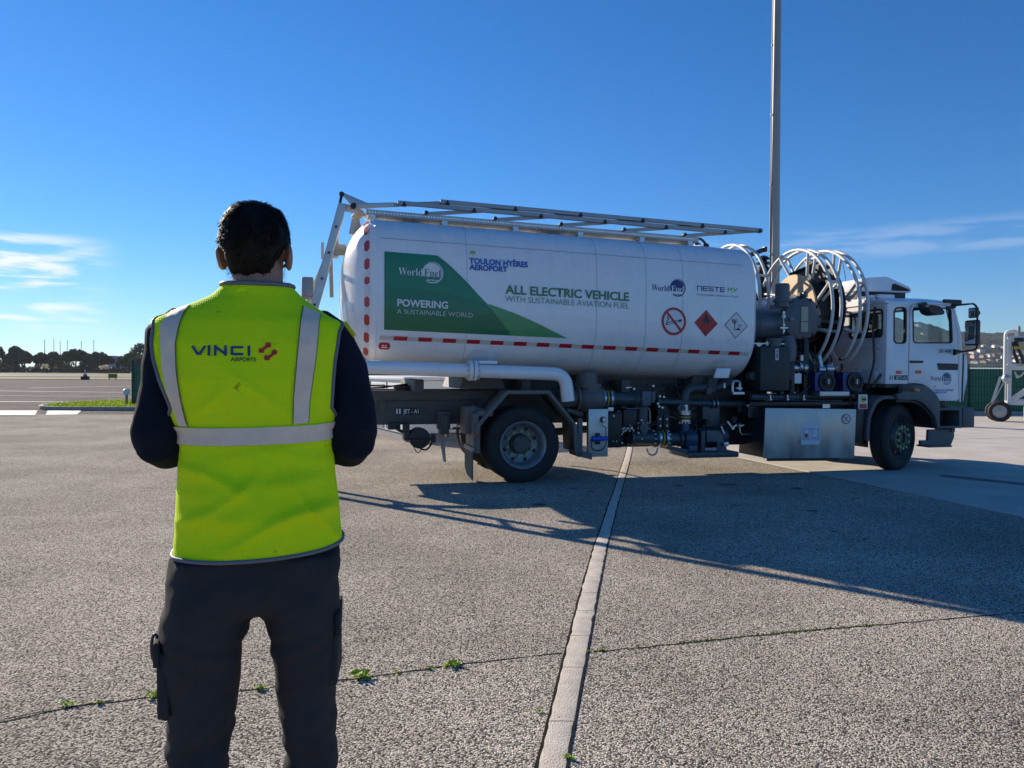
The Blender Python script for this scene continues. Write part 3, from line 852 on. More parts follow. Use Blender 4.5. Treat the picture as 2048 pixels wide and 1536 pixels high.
rr = n.new('ShaderNodeMapRange'); rr.inputs['To Min'].default_value = 0.55; rr.inputs['To Max'].default_value = 1.3; l.new(sc.outputs[0], rr.inputs['Value'])
vs = n.new('ShaderNodeVectorMath'); vs.operation = 'SCALE'; l.new(cr.outputs[0], vs.inputs[0]); l.new(rr.outputs[0], vs.inputs['Scale'])
l.new(vs.outputs[0], n['Principled BSDF'].inputs['Base Color']); n['Principled BSDF'].inputs['Roughness'].default_value = 0.95; n['Principled BSDF'].inputs['Specular IOR Level'].default_value = 0.1
finish('hills', bm, mh, smooth=60, kind='structure')
# houses on the slope (each stands where its line of sight meets the hillside)
HW = [mat('house_white', (0.72, 0.68, 0.62), 0.8), mat('house_tan', (0.50, 0.36, 0.25), 0.8), mat('house_pink', (0.52, 0.33, 0.27), 0.8)]
M_ROOF = mat('roof_terracotta', (0.30, 0.20, 0.15), 0.85, var=0.25)
hl = [(325, 470, 12, 0, 'broad white house highest on the wooded slope right of the mirror'), (450, 466, 9, 0, 'long low white house level with the highest one'), (560, 480, 7, 0, 'small white house left of the aluminium frame'),
      (265, 530, 9, 0, 'white house below the highest broad house'), (165, 550, 10, 0, 'white house close to the truck mirror arm'), (182, 600, 9, 2, 'pink house lowest near the truck nose'), (285, 597, 9, 1, 'tan house with lit gable in the village centre'),
      (362, 588, 5, 0, 'tiny white house right of the tan house'), (435, 588, 14, 2, 'long pale pink terrace in the village centre'), (525, 580, 11, 0, 'tall white house at the right of the village'), (545, 612, 5, 0, 'tiny white house below the tall white one'),
      (190, 668, 8, 0, 'white house just above the fence top by the truck nose'), (310, 664, 12, 1, 'long tan building just above the fence top'), (400, 660, 12, 0, 'long white building just above the fence top'), (500, 666, 9, 1, 'tan house just above the fence beside the aluminium frame'),
      (610, 560, 6, 0, 'white house seen between the two uprights of the frame'), (700, 600, 8, 2, 'pink house seen inside the aluminium frame'), (770, 560, 9, 0, 'white house seen inside the aluminium frame'), (800, 620, 9, 1, 'tan house low inside the aluminium frame'), (730, 650, 9, 0, 'white house lowest inside the aluminium frame')]
def on_hill(px, py):
    hz = 744 + (px - 1024) * 0.00524
    lo, hi = DF + 5, DR - 5
    for _ in range(40):
        mid = (lo + hi) / 2
        X = (px - 1024) / 1500 * mid
        yy = hz - (hill_z(X, mid, False) - 1.42) / mid * 1500
        if yy > py: lo = mid
        else: hi = mid
    X = (px - 1024) / 1500 * lo
    return X, lo, hill_z(X, lo, False)
def house(px, py, w, ci, lb, grp='houses on the wooded hillside'):
    X, Y, Z = on_hill(px, py)
    w *= Y / 1250
    h = empty('house', (X, Y, Z - 1.0), R(rnd.uniform(-25, 35))); tag(h, lb, 'house', grp)
    hh = rnd.uniform(4.0, 5.5) * Y / 1250
    bm = bmesh.new(); box(bm, -w / 2, w / 2, -4, 4, 0, 1.0 + hh); finish('wall', bm, HW[ci], h, smooth=0)
    bm = bmesh.new()
    plate(bm, [[(-4.4, 0), (4.4, 0), (0, 1.3)]], w + 0.5, Matrix.Translation((0, 0, 1.0 + hh)) @ YZ(0)); finish('roof', bm, M_ROOF, h, smooth=0)
    if w >= 9:
        bm = bmesh.new()
        for k in range(int(w / 3)): box(bm, -w / 2 + 1.2 + k * 3, -w / 2 + 2.2 + k * 3, -4.06, -4.0, 2.6, 4.2)
        finish('window', bm, mat('house_window', (0.05, 0.06, 0.07), 0.3), h, smooth=0)
for zx, zy, w, ci, lb in hl: house(1920 + zx / 6.4, 620 + zy / 6.4 + 3, w, ci, lb)
house(1834, 655, 8, 0, 'white house seen through the cab side window')
house(1846, 672, 8, 1, 'tan house seen through the cab side window')
X, Y = (2035.5 - 1024) / 1500 * 1470, 1470
tw = empty('stone_tower', (X, Y, hill_z(X, Y, False) - 2)); tag(tw, 'small stone tower standing on the wooded ridge at far right', 'tower')
bm = bmesh.new(); box(bm, -2.4, 2.4, -2.4, 2.4, 0, 15); finish('wall', bm, mat('tower_stone', (0.34, 0.27, 0.22), 0.9), tw, smooth=0)
bm = bmesh.new(); box(bm, -1.4, 1.4, -1.4, 1.4, 15, 17); finish('belfry', bm, MATS['tower_stone'], tw, smooth=0)
# ================================================================== FUEL TRUCK
# local axes: x forward, y away from the camera side, z up; origin on the ground below the rear axle
M_WHITE_P = mat('white_truck_paint', (0.82, 0.825, 0.83), 0.28, var=0.05, vscale=2.0, coat=0.35, roughvar=0.05)
M_CABW = mat('cab_white_paint', (0.80, 0.81, 0.82), 0.3, var=0.07, vscale=3.0, coat=0.3)
M_ALU = mat('bare_aluminium', (0.50, 0.50, 0.49), 0.42, metal=0.75, var=0.14, vscale=7)
M_RAILG = mat('rail_grey_metal', (0.33, 0.33, 0.33), 0.42, metal=0.5, var=0.15, vscale=8)
M_CREAM = mat('cream_bracket_paint', (0.60, 0.56, 0.47), 0.55, var=0.15)
M_CHASSIS = mat('chassis_grey_brown', (0.075, 0.070, 0.066), 0.6, var=0.3, vscale=5, bump=0.1)
M_FENDER = mat('fender_grey', (0.14, 0.132, 0.125), 0.55, var=0.2, vscale=5)
M_RUBBER = mat('tyre_rubber', (0.022, 0.022, 0.023), 0.78, var=0.3, vscale=9, bump=0.15, bscale=120)
M_RIM = mat('wheel_rim_grey', (0.30, 0.32, 0.34), 0.42, metal=0.4, var=0.3, vscale=9)
M_HUB = mat('dusty_hub', (0.10, 0.10, 0.10), 0.6, metal=0.2, var=0.35, vscale=14)
M_NUTG = mat('nut_marker', (0.36, 0.42, 0.20), 0.5, var=0.3)
M_BLACK = mat('black_metal', (0.009, 0.009, 0.011), 0.45, var=0.3, vscale=8)
M_BLACKP = mat('black_plastic', (0.02, 0.02, 0.022), 0.5, var=0.2)
M_PIPE = mat('petrol_grey_pipe', (0.045, 0.062, 0.075), 0.42, var=0.25, vscale=7)
M_PIPEG = mat('grey_pipe_paint', (0.13, 0.125, 0.12), 0.5, var=0.2, vscale=7)
M_STEEL = mat('zinc_steel', (0.50, 0.52, 0.54), 0.35, metal=0.85, var=0.2, vscale=10)
M_YELL = mat('yellow_ring', (0.45, 0.33, 0.03), 0.5)
M_PUMP = mat('blue_pump_paint', (0.020, 0.060, 0.12), 0.4, var=0.25)
M_BLUE = mat('motor_blue', (0.015, 0.03, 0.16), 0.4, var=0.15)
M_PLUG = mat('plug_blue', (0.02, 0.10, 0.55), 0.35)
M_CAB_G = mat('cabinet_green_black', (0.010, 0.022, 0.024), 0.5, var=0.2)
M_FILTER = mat('filter_grey_blue', (0.085, 0.105, 0.125), 0.42, var=0.18, vscale=6)
M_HOOP = mat('hoop_white_paint', (0.66, 0.65, 0.62), 0.4, var=0.2, vscale=9)
M_TAN = mat('drum_tan', (0.62, 0.43, 0.24), 0.6, var=0.22, vscale=5)
M_GREEN = mat('livery_dark_green', (0.004, 0.155, 0.062), 0.35, var=0.04, coat=0.25)
M_GREEN2 = mat('livery_teal_green', (0.010, 0.19, 0.085), 0.35, var=0.04, coat=0.25)
M_GREEN3 = mat('livery_light_green', (0.075, 0.30, 0.12), 0.35, var=0.04, coat=0.25)
M_LGREY = mat('livery_white_print', (0.72, 0.73, 0.74), 0.4, var=0)
M_LGREEN = mat('livery_green_print', (0.05, 0.21, 0.10), 0.4, var=0)
M_LGREEN2 = mat('livery_thin_green_print', (0.10, 0.22, 0.16), 0.4, var=0)
M_LBLUE = mat('print_bright_blue', (0.015, 0.13, 0.46), 0.4, var=0)
M_LNAVY = mat('print_navy', (0.010, 0.025, 0.16), 0.4, var=0)
M_LLIME = mat('print_lime', (0.25, 0.52, 0.06), 0.4, var=0)
M_PRED = mat('print_red', (0.46, 0.015, 0.02), 0.4, var=0.08)
M_PBLACK = mat('print_black', (0.02, 0.02, 0.022), 0.45, var=0)
M_TAPEC = mat('cream_tape', (0.60, 0.55, 0.47), 0.35, var=0.1)
M_TAPER = mat('red_reflector', (0.48, 0.012, 0.018), 0.25, var=0.12, vscale=30, coat=0.5)
M_SEAM = mat('seam_line', (0.30, 0.32, 0.35), 0.6, var=0)
M_GLASSD = mat('dark_interior', (0.012, 0.012, 0.014), 0.7, var=0.2)

truck = empty('fuel_truck', (-0.12985, 10.67182, 0), HEAD)
tag(truck, 'white airport fuel tanker truck with green livery panel, parked side on', 'fuel truck')
def part(name, bm, m, smooth=35, parent=None, label=None, kind=None):
    return finish(name, bm, m, parent or truck, smooth, kind, label)
def share(o, parent, loc, rz=0.0):
    c = o.copy(); COL.objects.link(c); c.parent = parent; c.location = loc
    c.rotation_euler = (0, 0, rz)
    return c
TILT = 0.0286
def tl(x, y, z): return (x, y, z - TILT * (x + 1.85))       # the tank and its fittings lean nose down

# ------------------------------------------------------------------ tank
TX0, TX1 = -1.84, 3.24
ZC, HT, HB, HW_ = 2.36, 1.000, 0.925, 1.20
def sect(th):
    """tank cross section, angle from the near side (-y) over the top"""
    c, s = math.cos(th), math.sin(th)
    n = 4.6 if s > 0 else 3.0
    return -HW_ * math.copysign(abs(c) ** (2 / n), c), (HT if s > 0 else HB) * math.copysign(abs(s) ** (2 / n), s)
def tank_y(zt):
    d = zt - ZC
    n, H = (4.6, HT) if d > 0 else (3.0, HB)
    return -HW_ * max(0.0, 1 - min(1, abs(d) / H) ** n) ** (1 / n)
def on_tank(x, z, off): return tl(x, tank_y(z) - off, z)
NS = 96
def ring(bm, x, s):
    return [bm.verts.new(tl(x, sect(2 * PI * k / NS)[0] * s, ZC + sect(2 * PI * k / NS)[1] * s)) for k in range(NS)]
def dome_dx(th, s):
    """how far the head bulges at fraction s of the section: arched from side to side, upright from top to bottom"""
    y, z = sect(th)
    return max(0.0, 1 - s ** 2.8) ** .72
def dome(bm, x, sgn, depth, first):
    pr = first
    K = 22
    for i in range(1, K + 1):
        s = 1 - (i / K) ** 1.5
        if i == K:
            c = bm.verts.new(tl(x + sgn * depth, 0, ZC))
            for k in range(NS): bm.faces.new((pr[k], pr[(k + 1) % NS], c))
        else:
            r_ = []
            for k in range(NS):
                th = 2 * PI * k / NS; y, z = sect(th)
                r_.append(bm.verts.new(tl(x + sgn * depth * dome_dx(th, s), y * s, ZC + z * s)))
            for k in range(NS): bm.faces.new((pr[k], pr[(k + 1) % NS], r_[(k + 1) % NS], r_[k]))
            pr = r_
bm = bmesh.new()
xs = [TX0 + (TX1 - TX0) * i / 20 for i in range(21)]
rs = [ring(bm, x, 1.0) for x in xs]
for a, b in zip(rs[:-1], rs[1:]):
    for k in range(NS): bm.faces.new((a[k], a[(k + 1) % NS], b[(k + 1) % NS], b[k]))
bm_front = rs[-1]
dome(bm, TX1, 1, 0.30, rs[-1])
bmesh.ops.recalc_face_normals(bm, faces=bm.faces[:])
# white paint with faint run-off streaks down the sides
mt = M_WHITE_P.copy(); mt.name = 'tank_white_paint'
n, l = mt.node_tree.nodes, mt.node_tree.links
t = n.new('ShaderNodeTexCoord'); mp = n.new('ShaderNodeMapping'); mp.inputs['Scale'].default_value = (14, 3, 0.5); l.new(t.outputs['Object'], mp.inputs[0])
q = n.new('ShaderNodeTexNoise'); q.inputs['Scale'].default_value = 1.6; q.inputs['Detail'].default_value = 5; l.new(mp.outputs[0], q.inputs['Vector'])
r_ = n.new('ShaderNodeMapRange'); r_.inputs['From Min'].default_value = 0.55; r_.inputs['From Max'].default_value = 0.75; r_.inputs['To Min'].default_value = 1.0; r_.inputs['To Max'].default_value = 0.94; l.new(q.outputs['Fac'], r_.inputs['Value'])
b = n['Principled BSDF']; src = b.inputs['Base Color'].links[0].from_socket
sc = n.new('ShaderNodeVectorMath'); sc.operation = 'SCALE'; l.new(src, sc.inputs[0]); l.new(r_.outputs[0], sc.inputs['Scale']); l.new(sc.outputs[0], b.inputs['Base Color'])
tank = part('tank', bm, mt, 50)
bm = bmesh.new(); r0 = ring(bm, TX0, 1.0); r1 = ring(bm, TX0 - 0.012, 1.006); r2 = ring(bm, TX0 - 0.03, 1.006); r3 = ring(bm, TX0 - 0.035, 0.998)
for a, b in ((r0, r1), (r1, r2), (r2, r3)):
    for k in range(NS): bm.faces.new((a[k], a[(k + 1) % NS], b[(k + 1) % NS], b[k]))
dome(bm, TX0 - 0.035, -1, 0.40, r3)
bmesh.ops.recalc_face_normals(bm, faces=bm.faces[:])
part('rear_head', bm, mt, 50, tank)
# weld seams
bm = bmesh.new()
for x in (-0.75, 0.96, 1.65, 2.18):
    pv = None
    for k in range(-30, 46):
        y, dz = sect(R(k * 2.0)); 
        if abs(ZC + dz - 1.83) < 0.03: pass
        row = [bm.verts.new(tl(x - 0.0025, y * 1.0015, ZC + dz * 1.0015)), bm.verts.new(tl(x + 0.0025, y * 1.0015, ZC + dz * 1.0015))]
        if pv: bm.faces.new((pv[0], pv[1], row[1], row[0]))
        pv = row
part('weld_seam', bm, M_SEAM, 0, tank)
mapped('panel_seam', poly_mesh([[(TX0 + .02, 3.035), (TX1 - .15, 3.035), (TX1 - .15, 3.042), (TX0 + .02, 3.042)]]), on_tank, 0.003, M_SEAM, tank)
# markers round the rear head
HEADX = TX0 - 0.06
def head_pt(th, w):       # w: distance along the head skin from the rim towards the centre
    y, z = sect(th)
    s = .975 - (w + .085) * 1.15
    return Vector(tl(TX0 - 0.035 - 0.40 * dome_dx(th, s) - 0.005, y * s * 1.002, ZC + z * s * 1.002))
def head_band(name, t0, t1, w0, w1, material, round_=True):
    bm = bmesh.new(); pv = None
    K = 10
    for k in range(K + 1):
        t = t0 + (t1 - t0) * k / K
        sh = 1.0
        if round_:
            u = abs(2 * k / K - 1); sh = max(0.12, math.sqrt(max(0, 1 - max(0, (u - 0.55) / 0.45) ** 2)))
        mid = (w0 + w1) / 2; hw = (w1 - w0) / 2 * sh
        row = [bm.verts.new(head_pt(t, mid - hw)), bm.verts.new(head_pt(t, mid + hw))]
        if pv: bm.faces.new((pv[0], pv[1], row[1], row[0]))
        pv = row
    return finish(name, bm, material, tank, 60)
# equal steps of arc length along the rim of the head
arc = [(0.0, R(-100))]
pp = Vector((*sect(R(-100)), 0)); 
for k in range(1, 401):
    th = R(-100 + k * 1.0); q = Vector((*sect(th), 0)); arc.append((arc[-1][0] + (q - pp).length, th)); pp = q
def th_at(s):
    for (a, ta), (b, tb) in zip(arc[:-1], arc[1:]):
        if a <= s <= b: return ta + (tb - ta) * (s - a) / max(1e-9, b - a)
    return arc[-1][1]
for i in range(21):
    s = 0.35 + i * 0.235
    head_band('red_reflector', th_at(s), th_at(s + 0.145), -0.085, -0.047, M_TAPER)
    head_band('white_reflector', th_at(s + 0.155), th_at(s + 0.225), -0.085, -0.047, M_LGREY, True)
# tape along the flank
mapped('reflective_tape', poly_mesh([[(TX0 + .03, 1.805), (TX1 - .02, 1.805), (TX1 - .02, 1.855), (TX0 + .03, 1.855)]]), on_tank, 0.004, M_TAPEC, tank)
for i in range(16):
    x = -1.648 + i * 0.3035
    mapped('red_reflector', poly_mesh([rpoly([(x, 1.806), (x + 0.168, 1.806), (x + 0.178, 1.856), (x + 0.010, 1.856)], 0.008, 2)]), on_tank, 0.0065, M_TAPER, tank)
mapped('warning_badge', poly_mesh([rpoly([(-1.82, 1.69), (-1.68, 1.69), (-1.68, 1.775), (-1.82, 1.775)], 0.045, 5)]), on_tank, 0.004, M_TAPER, tank)
mapped('badge_print', poly_mesh([[(-1.785, 1.71), (-1.715, 1.71), (-1.715, 1.722), (-1.785, 1.722)], [(-1.78, 1.73), (-1.755, 1.73), (-1.755, 1.745), (-1.78, 1.745)], [(-1.745, 1.73), (-1.72, 1.73), (-1.732, 1.752)]]), on_tank, 0.006, M_LGREY, tank)
# green livery
curve = [(-1.118, 2.868), (-0.98, 2.77), (-0.851, 2.657), (-0.73, 2.545), (-0.619, 2.430), (-0.52, 2.335), (-0.447, 2.262), (-0.38, 2.18), (-0.300, 2.085), (-0.225, 2.0), (-0.165, 1.928)]
mapped('livery_panel', poly_mesh([[(-1.762, 1.928), (-1.762, 2.872)] + curve]), on_tank, 0.004, M_GREEN, tank, 0.06)
low = [(-1.762, 2.443), (-1.57, 2.447), (-1.379, 2.443), (-1.19, 2.428), (-1.0, 2.405), (-0.75, 2.363), (-0.520, 2.318)]
mapped('livery_swoosh', poly_mesh([low[::1] + [p for p in curve if p[1] > 2.34][::-1] + [(-1.762, 2.872)]]), on_tank, 0.006, M_GREEN2, tank, 0.06)
mapped('livery_swoosh', poly_mesh([[(-0.482, 2.310), (-0.35, 2.275), (-0.15, 2.215), (0.02, 2.155), (0.2, 2.085), (0.4, 2.0), (0.573, 1.928), (-0.165, 1.928), (-0.225, 2.0), (-0.300, 2.085), (-0.38, 2.18), (-0.447, 2.262)]]), on_tank, 0.005, M_GREEN3, tank, 0.06)
def globe_logo(fn, parent, x0, x1, base, cx, cz, r, m_text, m_globe, m_cut, off=0.009, ry=None):
    """serif wordmark beside a globe: disc above, thin crescent round it, the second word knocked out of the disc"""
    ry = ry or r
    cap = ry * 0.72
    mapped('lettering', fit_text('\U0001D416\U0001D428\U0001D42B\U0001D425\U0001D41D', x0, x1, base, cap, -0.01), fn, off, m_text, parent)
    disc = circle(cx - r * 0.06, cz, r * 0.90, 40, ry * 0.90)
    cut = -0.42
    pts = [p for p in disc if (p[1] - cz) > cut * ry]
    pts.sort(key=lambda p: math.atan2(p[1] - cz - 0.0, p[0] - cx + r * 0.06) if math.atan2(p[1] - cz, p[0] - cx) > -1.57 else math.atan2(p[1] - cz, p[0] - cx + r * .06) + 2 * PI)
    mapped('globe_disc', poly_mesh([pts]), fn, off, m_globe, parent)
    outer = [(cx + r * math.cos(R(a)), cz + ry * math.sin(R(a))) for a in range(-128, 120, 6)]
    inner = [(cx - r * 0.045 + r * 0.945 * math.cos(R(a)), cz + 0.02 * ry + ry * 0.93 * math.sin(R(a))) for a in range(-128, 120, 6)]
    mapped('globe_ring', poly_mesh([outer + inner[::-1]]), fn, off, m_globe, parent)
    mapped('lettering', fit_text('\U0001D405\U0001D42E\U0001D41E\U0001D425', cx - r * 0.80, cx + r * 0.78, base, cap, -0.005), fn, off + 0.003, m_cut, parent)
    mapped('lettering', fit_text('Services', cx - r * 0.55, cx + r * 0.55, base - ry * 0.40, ry * 0.22, 0.02), fn, off, m_text, parent)
globe_logo(on_tank, tank, -1.594, -1.297, 2.600, -1.177, 2.652, 0.131, M_LGREY, M_LGREY, M_GREEN2, 0.009)
def lett(s, x0, x1, base, cap, m, off=0.0, fn=on_tank, parent=None, d=0.009, sp=1.0):
    return mapped('lettering', fit_text(s, x0, x1, base, cap, off, sp), fn, d, m, parent or tank)
lett('POWERING', -1.606, -0.985, 2.222, 0.084, M_LGREY, 0.028)
lett('A SUSTAINABLE WORLD', -1.607, -0.673, 2.130, 0.055, M_LGREY, -0.012)
lett('TOULON HYÈRES', -0.721, 0.034, 2.800, 0.068, M_LBLUE, 0.042)
lett('AEROPORT', -0.721, -0.233, 2.722, 0.066, M_LBLUE, 0.042)
lett('ALL ELECTRIC VEHICLE', -0.259, 1.408, 2.452, 0.108, M_LGREEN, 0.026)
lett('WITH SUSTAINABLE AVIATION FUEL', -0.259, 1.408, 2.350, 0.076, M_LGREEN2, -0.010)
globe_logo(on_tank, tank, 1.729, 1.985, 2.610, 2.103, 2.667, 0.116, M_LNAVY, M_LNAVY, M_WHITE_P, 0.004, 0.118)
# sharp-cornered wordmark built from strokes
def strokes(sets, x0, base, w, h, th, gap):
    loops = []
    b = bmesh.new()
    x = x0
    for st in sets:
        for (a, c, d, e) in st:
            p, q = Vector((x + a * w, base + c * h)), Vector((x + d * w, base + e * h))
            dd = (q - p).normalized(); s = Vector((-dd.y, dd.x)) * th / 2; ee = dd * th / 2
            vs = [b.verts.new((*(p - ee + s), 0)), b.verts.new((*(p - ee - s), 0)), b.verts.new((*(q + ee - s), 0)), b.verts.new((*(q + ee + s), 0))]
            b.faces.new(vs)
        x += w + gap
    return b
Nn = [(0, 0, 0, 1), (0, 1, 0.8, 1), (0.8, 1, 1, 0.8), (1, 0.8, 1, 0)]
Ee = [(0, 0, 0, 1), (0, 0, 1, 0), (0, 0.5, 0.9, 0.5), (0, 1, 1, 1)]
Ss = [(0, 0, 1, 0), (1, 0, 1, 0.5), (0, 0.5, 1, 0.5), (0, 0.5, 0, 1), (0, 1, 1, 1)]
Tt = [(0, 1, 1, 1), (0.5, 0, 0.5, 1)]
mapped('lettering', strokes([Nn, Ee, Ss, Tt, Ee], 2.392, 2.654, 0.062, 0.054, 0.012, 0.0235), on_tank, 0.004, M_LNAVY, tank)
Mm = [(0, 0, 0, 1), (0, 1, 0.5, 0.5), (0.5, 0.5, 1, 1), (1, 1, 1, 0)]
Yy = [(0, 1, 0.5, 0.45), (1, 1, 0.5, 0.45), (0.5, 0.45, 0.2, 0)]
mapped('lettering', strokes([Mm, Yy], 2.850, 2.660, 0.056, 0.054, 0.012, 0.025), on_tank, 0.004, M_LLIME, tank)
lett('Sustainable Aviation Fuel', 2.385, 2.998, 2.585, 0.030, M_LNAVY, -0.01, d=0.004)
# palm emblem over the airport name
bmp = bmesh.new()
for a, ln in ((20, .05), (65, .045), (115, .045), (160, .05), (195, .042), (-15, .042)):
    d = Vector((math.cos(R(a)), math.sin(R(a)))); s = Vector((-d.y, d.x)); o = Vector((-0.675, 2.935))
    pts = [o, o + d * ln * .5 + s * .011, o + d * ln - Vector((0, .012)), o + d * ln * .5 - s * .009]
    bmp.faces.new([bmp.verts.new((p.x, p.y, 0)) for p in pts])
mapped('palm_emblem', bmp, on_tank, 0.004, M_LLIME, tank)
mapped('palm_trunk', poly_mesh([[(-0.682, 2.885), (-0.672, 2.885), (-0.669, 2.93), (-0.677, 2.93)]]), on_tank, 0.006, M_CREAM, tank)
# no smoking sign
cx, cz = 2.051, 2.218
mapped('no_smoking_sign', poly_mesh([circle(cx, cz, 0.155, 40, 0.162)]), on_tank, 0.004, M_LGREY, tank)
mapped('cigarette_symbol', poly_mesh([[(cx - .11, cz - .055), (cx + .11, cz + .0), (cx + .115, cz + .035), (cx - .115, cz - .02)], [(cx - .092, cz - .043), (cx - .097, cz - .027), (cx + .065, cz + .013), (cx + .070, cz - .003)]]), on_tank, 0.006, M_PBLACK, tank)
mapped('smoke_symbol', strokes([[(0, 0, .5, .3), (.5, .3, .1, .6), (.1, .6, .6, 1)]], cx - .10, cz + .0, .05, .085, .013, 0), on_tank, 0.006, M_PBLACK, tank)
mapped('prohibition_ring', poly_mesh([circle(cx, cz, 0.176, 48, 0.184), circle(cx, cz, 0.145, 48, 0.152)]), on_tank, 0.008, M_PRED, tank)
bmp = strokes([[(0, 1, 1, 0)]], cx - .10, cz - .112, .20, .224, .032, 0); mapped('prohibition_bar', bmp, on_tank, 0.0085, M_PRED, tank)
# flammable diamond
cx, cz = 2.525, 2.216
mapped('flammable_sign', poly_mesh([[(cx - .174, cz), (cx, cz - .18), (cx + .174, cz), (cx, cz + .18)]]), on_tank, 0.004, M_PRED, tank)
fl = [(0, .115), (.012, .08), (.034, .06), (.030, .02), (.046, .045), (.05, .0), (.032, -.03), (-.032, -.03), (-.05, .0), (-.043, .045), (-.025, .025), (-.026, .07)]
mapped('flame_symbol', poly_mesh([[(cx + a, cz + b * .95 + .02) for a, b in fl], circle(cx, cz + .012, .014, 12, .018)]), on_tank, 0.006, M_PBLACK, tank)
mapped('class_number', fit_text('3', cx - .014, cx + .014, cz - .145, .04, .02), on_tank, 0.006, M_PBLACK, tank)
# environment diamond
cx, cz = 2.976, 2.209
dm = lambda k: [(cx - .174 * k, cz), (cx, cz - .18 * k), (cx + .174 * k, cz), (cx, cz + .18 * k)]
mapped('environment_sign', poly_mesh([dm(0.97)]), on_tank, 0.004, M_LGREY, tank)
mapped('sign_border', poly_mesh([dm(1.0), dm(0.94)]), on_tank, 0.006, M_PBLACK, tank)
mapped('tree_symbol', strokes([[(.5, 0, .5, .7), (.5, .45, .05, .75), (.5, .5, .95, .8), (.5, .6, .3, 1), (.5, .65, .75, 1), (.25, .62, .1, .95)]], cx - .065, cz - .045, .085, .13, .011, 0), on_tank, 0.006, mat('print_brown', (0.11, 0.03, 0.02), 0.5, var=0), tank)
mapped('fish_symbol', poly_mesh([[(cx - .06, cz - .065), (cx + .0, cz - .05), (cx + .04, cz - .03), (cx + .075, cz - .07), (cx + .03, cz - .062)], circle(cx + .05, cz - .005, .028, 14, .02), circle(cx + .05, cz - .007, .021, 14, .014)]), on_tank, 0.006, M_PBLACK, tank)
# saddle plates low on the flank
for x0 in (-0.62, 2.76):
    mapped('saddle_plate', poly_mesh([[(x0 - .17, 1.56), (x0 + .24, 1.56), (x0 + .14, 1.74), (x0 - .01, 1.74)]]), on_tank, 0.003, mat('saddle_white', (0.66, 0.665, 0.67), 0.35, var=0.05), tank, 0.04)
bm = bmesh.new(); plate(bm, [[(2.745, 1.352), (2.79, 1.486), (3.0, 1.487), (2.97, 1.352)]], 0.03, XZ(-1.02), 0.004)
part('step_plate', bm, M_WHITE_P)
for x, w in ((2.74, .20), (-0.45, .30)):
    bm = bmesh.new(); plate(bm, [[(x - w, 1.20), (x + w, 1.20), (x + w * .6, 1.60), (x - w * .6, 1.60)]], 1.5, XZ(0), 0.0); part('tank_saddle', bm, M_CHASSIS)
bm = bmesh.new(); box(bm, -.35, 3.35, -.50, -.44, 1.175, 1.43); part('tank_beam', bm, M_BLACK)

# ------------------------------------------------------------------ walkway and folding handrail on top of the tank
walk = empty('walkway', (0, 0, 0)); walk.parent = truck
def toe(y, zt, x0, x1, holes):
    loops = [[(x0, zt - .02), (x1, zt - .02), (x1, zt + .045), (x0, zt + .045)]]
    if holes:
        k = x0 + .04
        while k < x1 - .03:
            loops.append(circle(k, zt + .0125, .0085, 6)); k += .04
    b = curve_mesh(loops, 0.004)
    for v in b.verts: v.co = Vector(tl(v.co.x, y - v.co.z, v.co.y))
    bmesh.ops.recalc_face_normals(b, faces=b.faces[:])
    return b
M_WALK = mat('walkway_grating', (0.52, 0.50, 0.46), 0.5, metal=0.3, var=0.15)
finish('toe_board', toe(-0.60, 3.445, -1.95, 2.72, True), M_WALK, walk, 0)
finish('toe_board', toe(-0.22, 3.445, -1.95, 2.72, True), M_WALK, walk, 0)
def grating(y0, y1):
    loops = [[(-1.95, y0), (2.72, y0), (2.72, y1), (-1.95, y1)]]
    n_ = 0
    k = -1.9
    while k < 2.70:
        for yy in (y0 + (y1 - y0) * .2, y0 + (y1 - y0) * .5, y0 + (y1 - y0) * .8): loops.append(circle(k, yy, .011, 6))
        k += .045
    b = curve_mesh(loops, 0.003)
    for v in b.verts: v.co = Vector(tl(v.co.x, v.co.y, 3.425 + v.co.z))
    return b
for y0 in (-0.595, -0.405): finish('grating_plank', grating(y0, y0 + 0.18), M_WALK, walk, 0)
for x in (-1.86, -0.93, 0.03, 0.95, 1.86, 2.60):
    bm = bmesh.new(); box(bm, x - .04, x + .03, -0.60, -0.585, 3.33, 3.43, M=Matrix.Translation((0, 0, -TILT * (x + 1.85)))); box(bm, x - .04, x + .03, -0.60, -0.53, 3.345, 3.36, M=Matrix.Translation((0, 0, -TILT * (x + 1.85))))
    finish('bracket', bm, M_WHITE_P, walk)
    bm = bmesh.new(); box(bm, x - .04, x + .03, -0.245, -0.23, 3.33, 3.43, M=Matrix.Translation((0, 0, -TILT * (x + 1.85)))); box(bm, x - .045, x + .035, -0.58, -0.25, 3.395, 3.42, M=Matrix.Translation((0, 0, -TILT * (x + 1.85))))
    finish('bracket', bm, M_CREAM, walk)
bm = bmesh.new()
pts = []
for k in range(60):
    x = -1.5 + k * 0.05
    pts.append(tl(x, -0.2, 3.40 + 0.02 * math.sin(x * 3.1) + 0.02 * math.sin(x * 7)))
tube(bm, pts, 0.012, 6); finish('cable', bm, M_BLACKP, walk)
hrail = empty('handrail', (0, 0, 0)); hrail.parent = truck
PY = -0.62
bm = bmesh.new(); bar(bm, tl(-1.551, PY, 3.600), tl(3.242, PY, 3.592), .045, .055, .006); finish('rail', bm, M_RAILG, hrail)
bm = bmesh.new(); bar(bm, tl(-0.999, PY, 3.664), tl(3.729, PY, 3.660), .045, .055, .006); finish('rail', bm, M_RAILG, hrail)
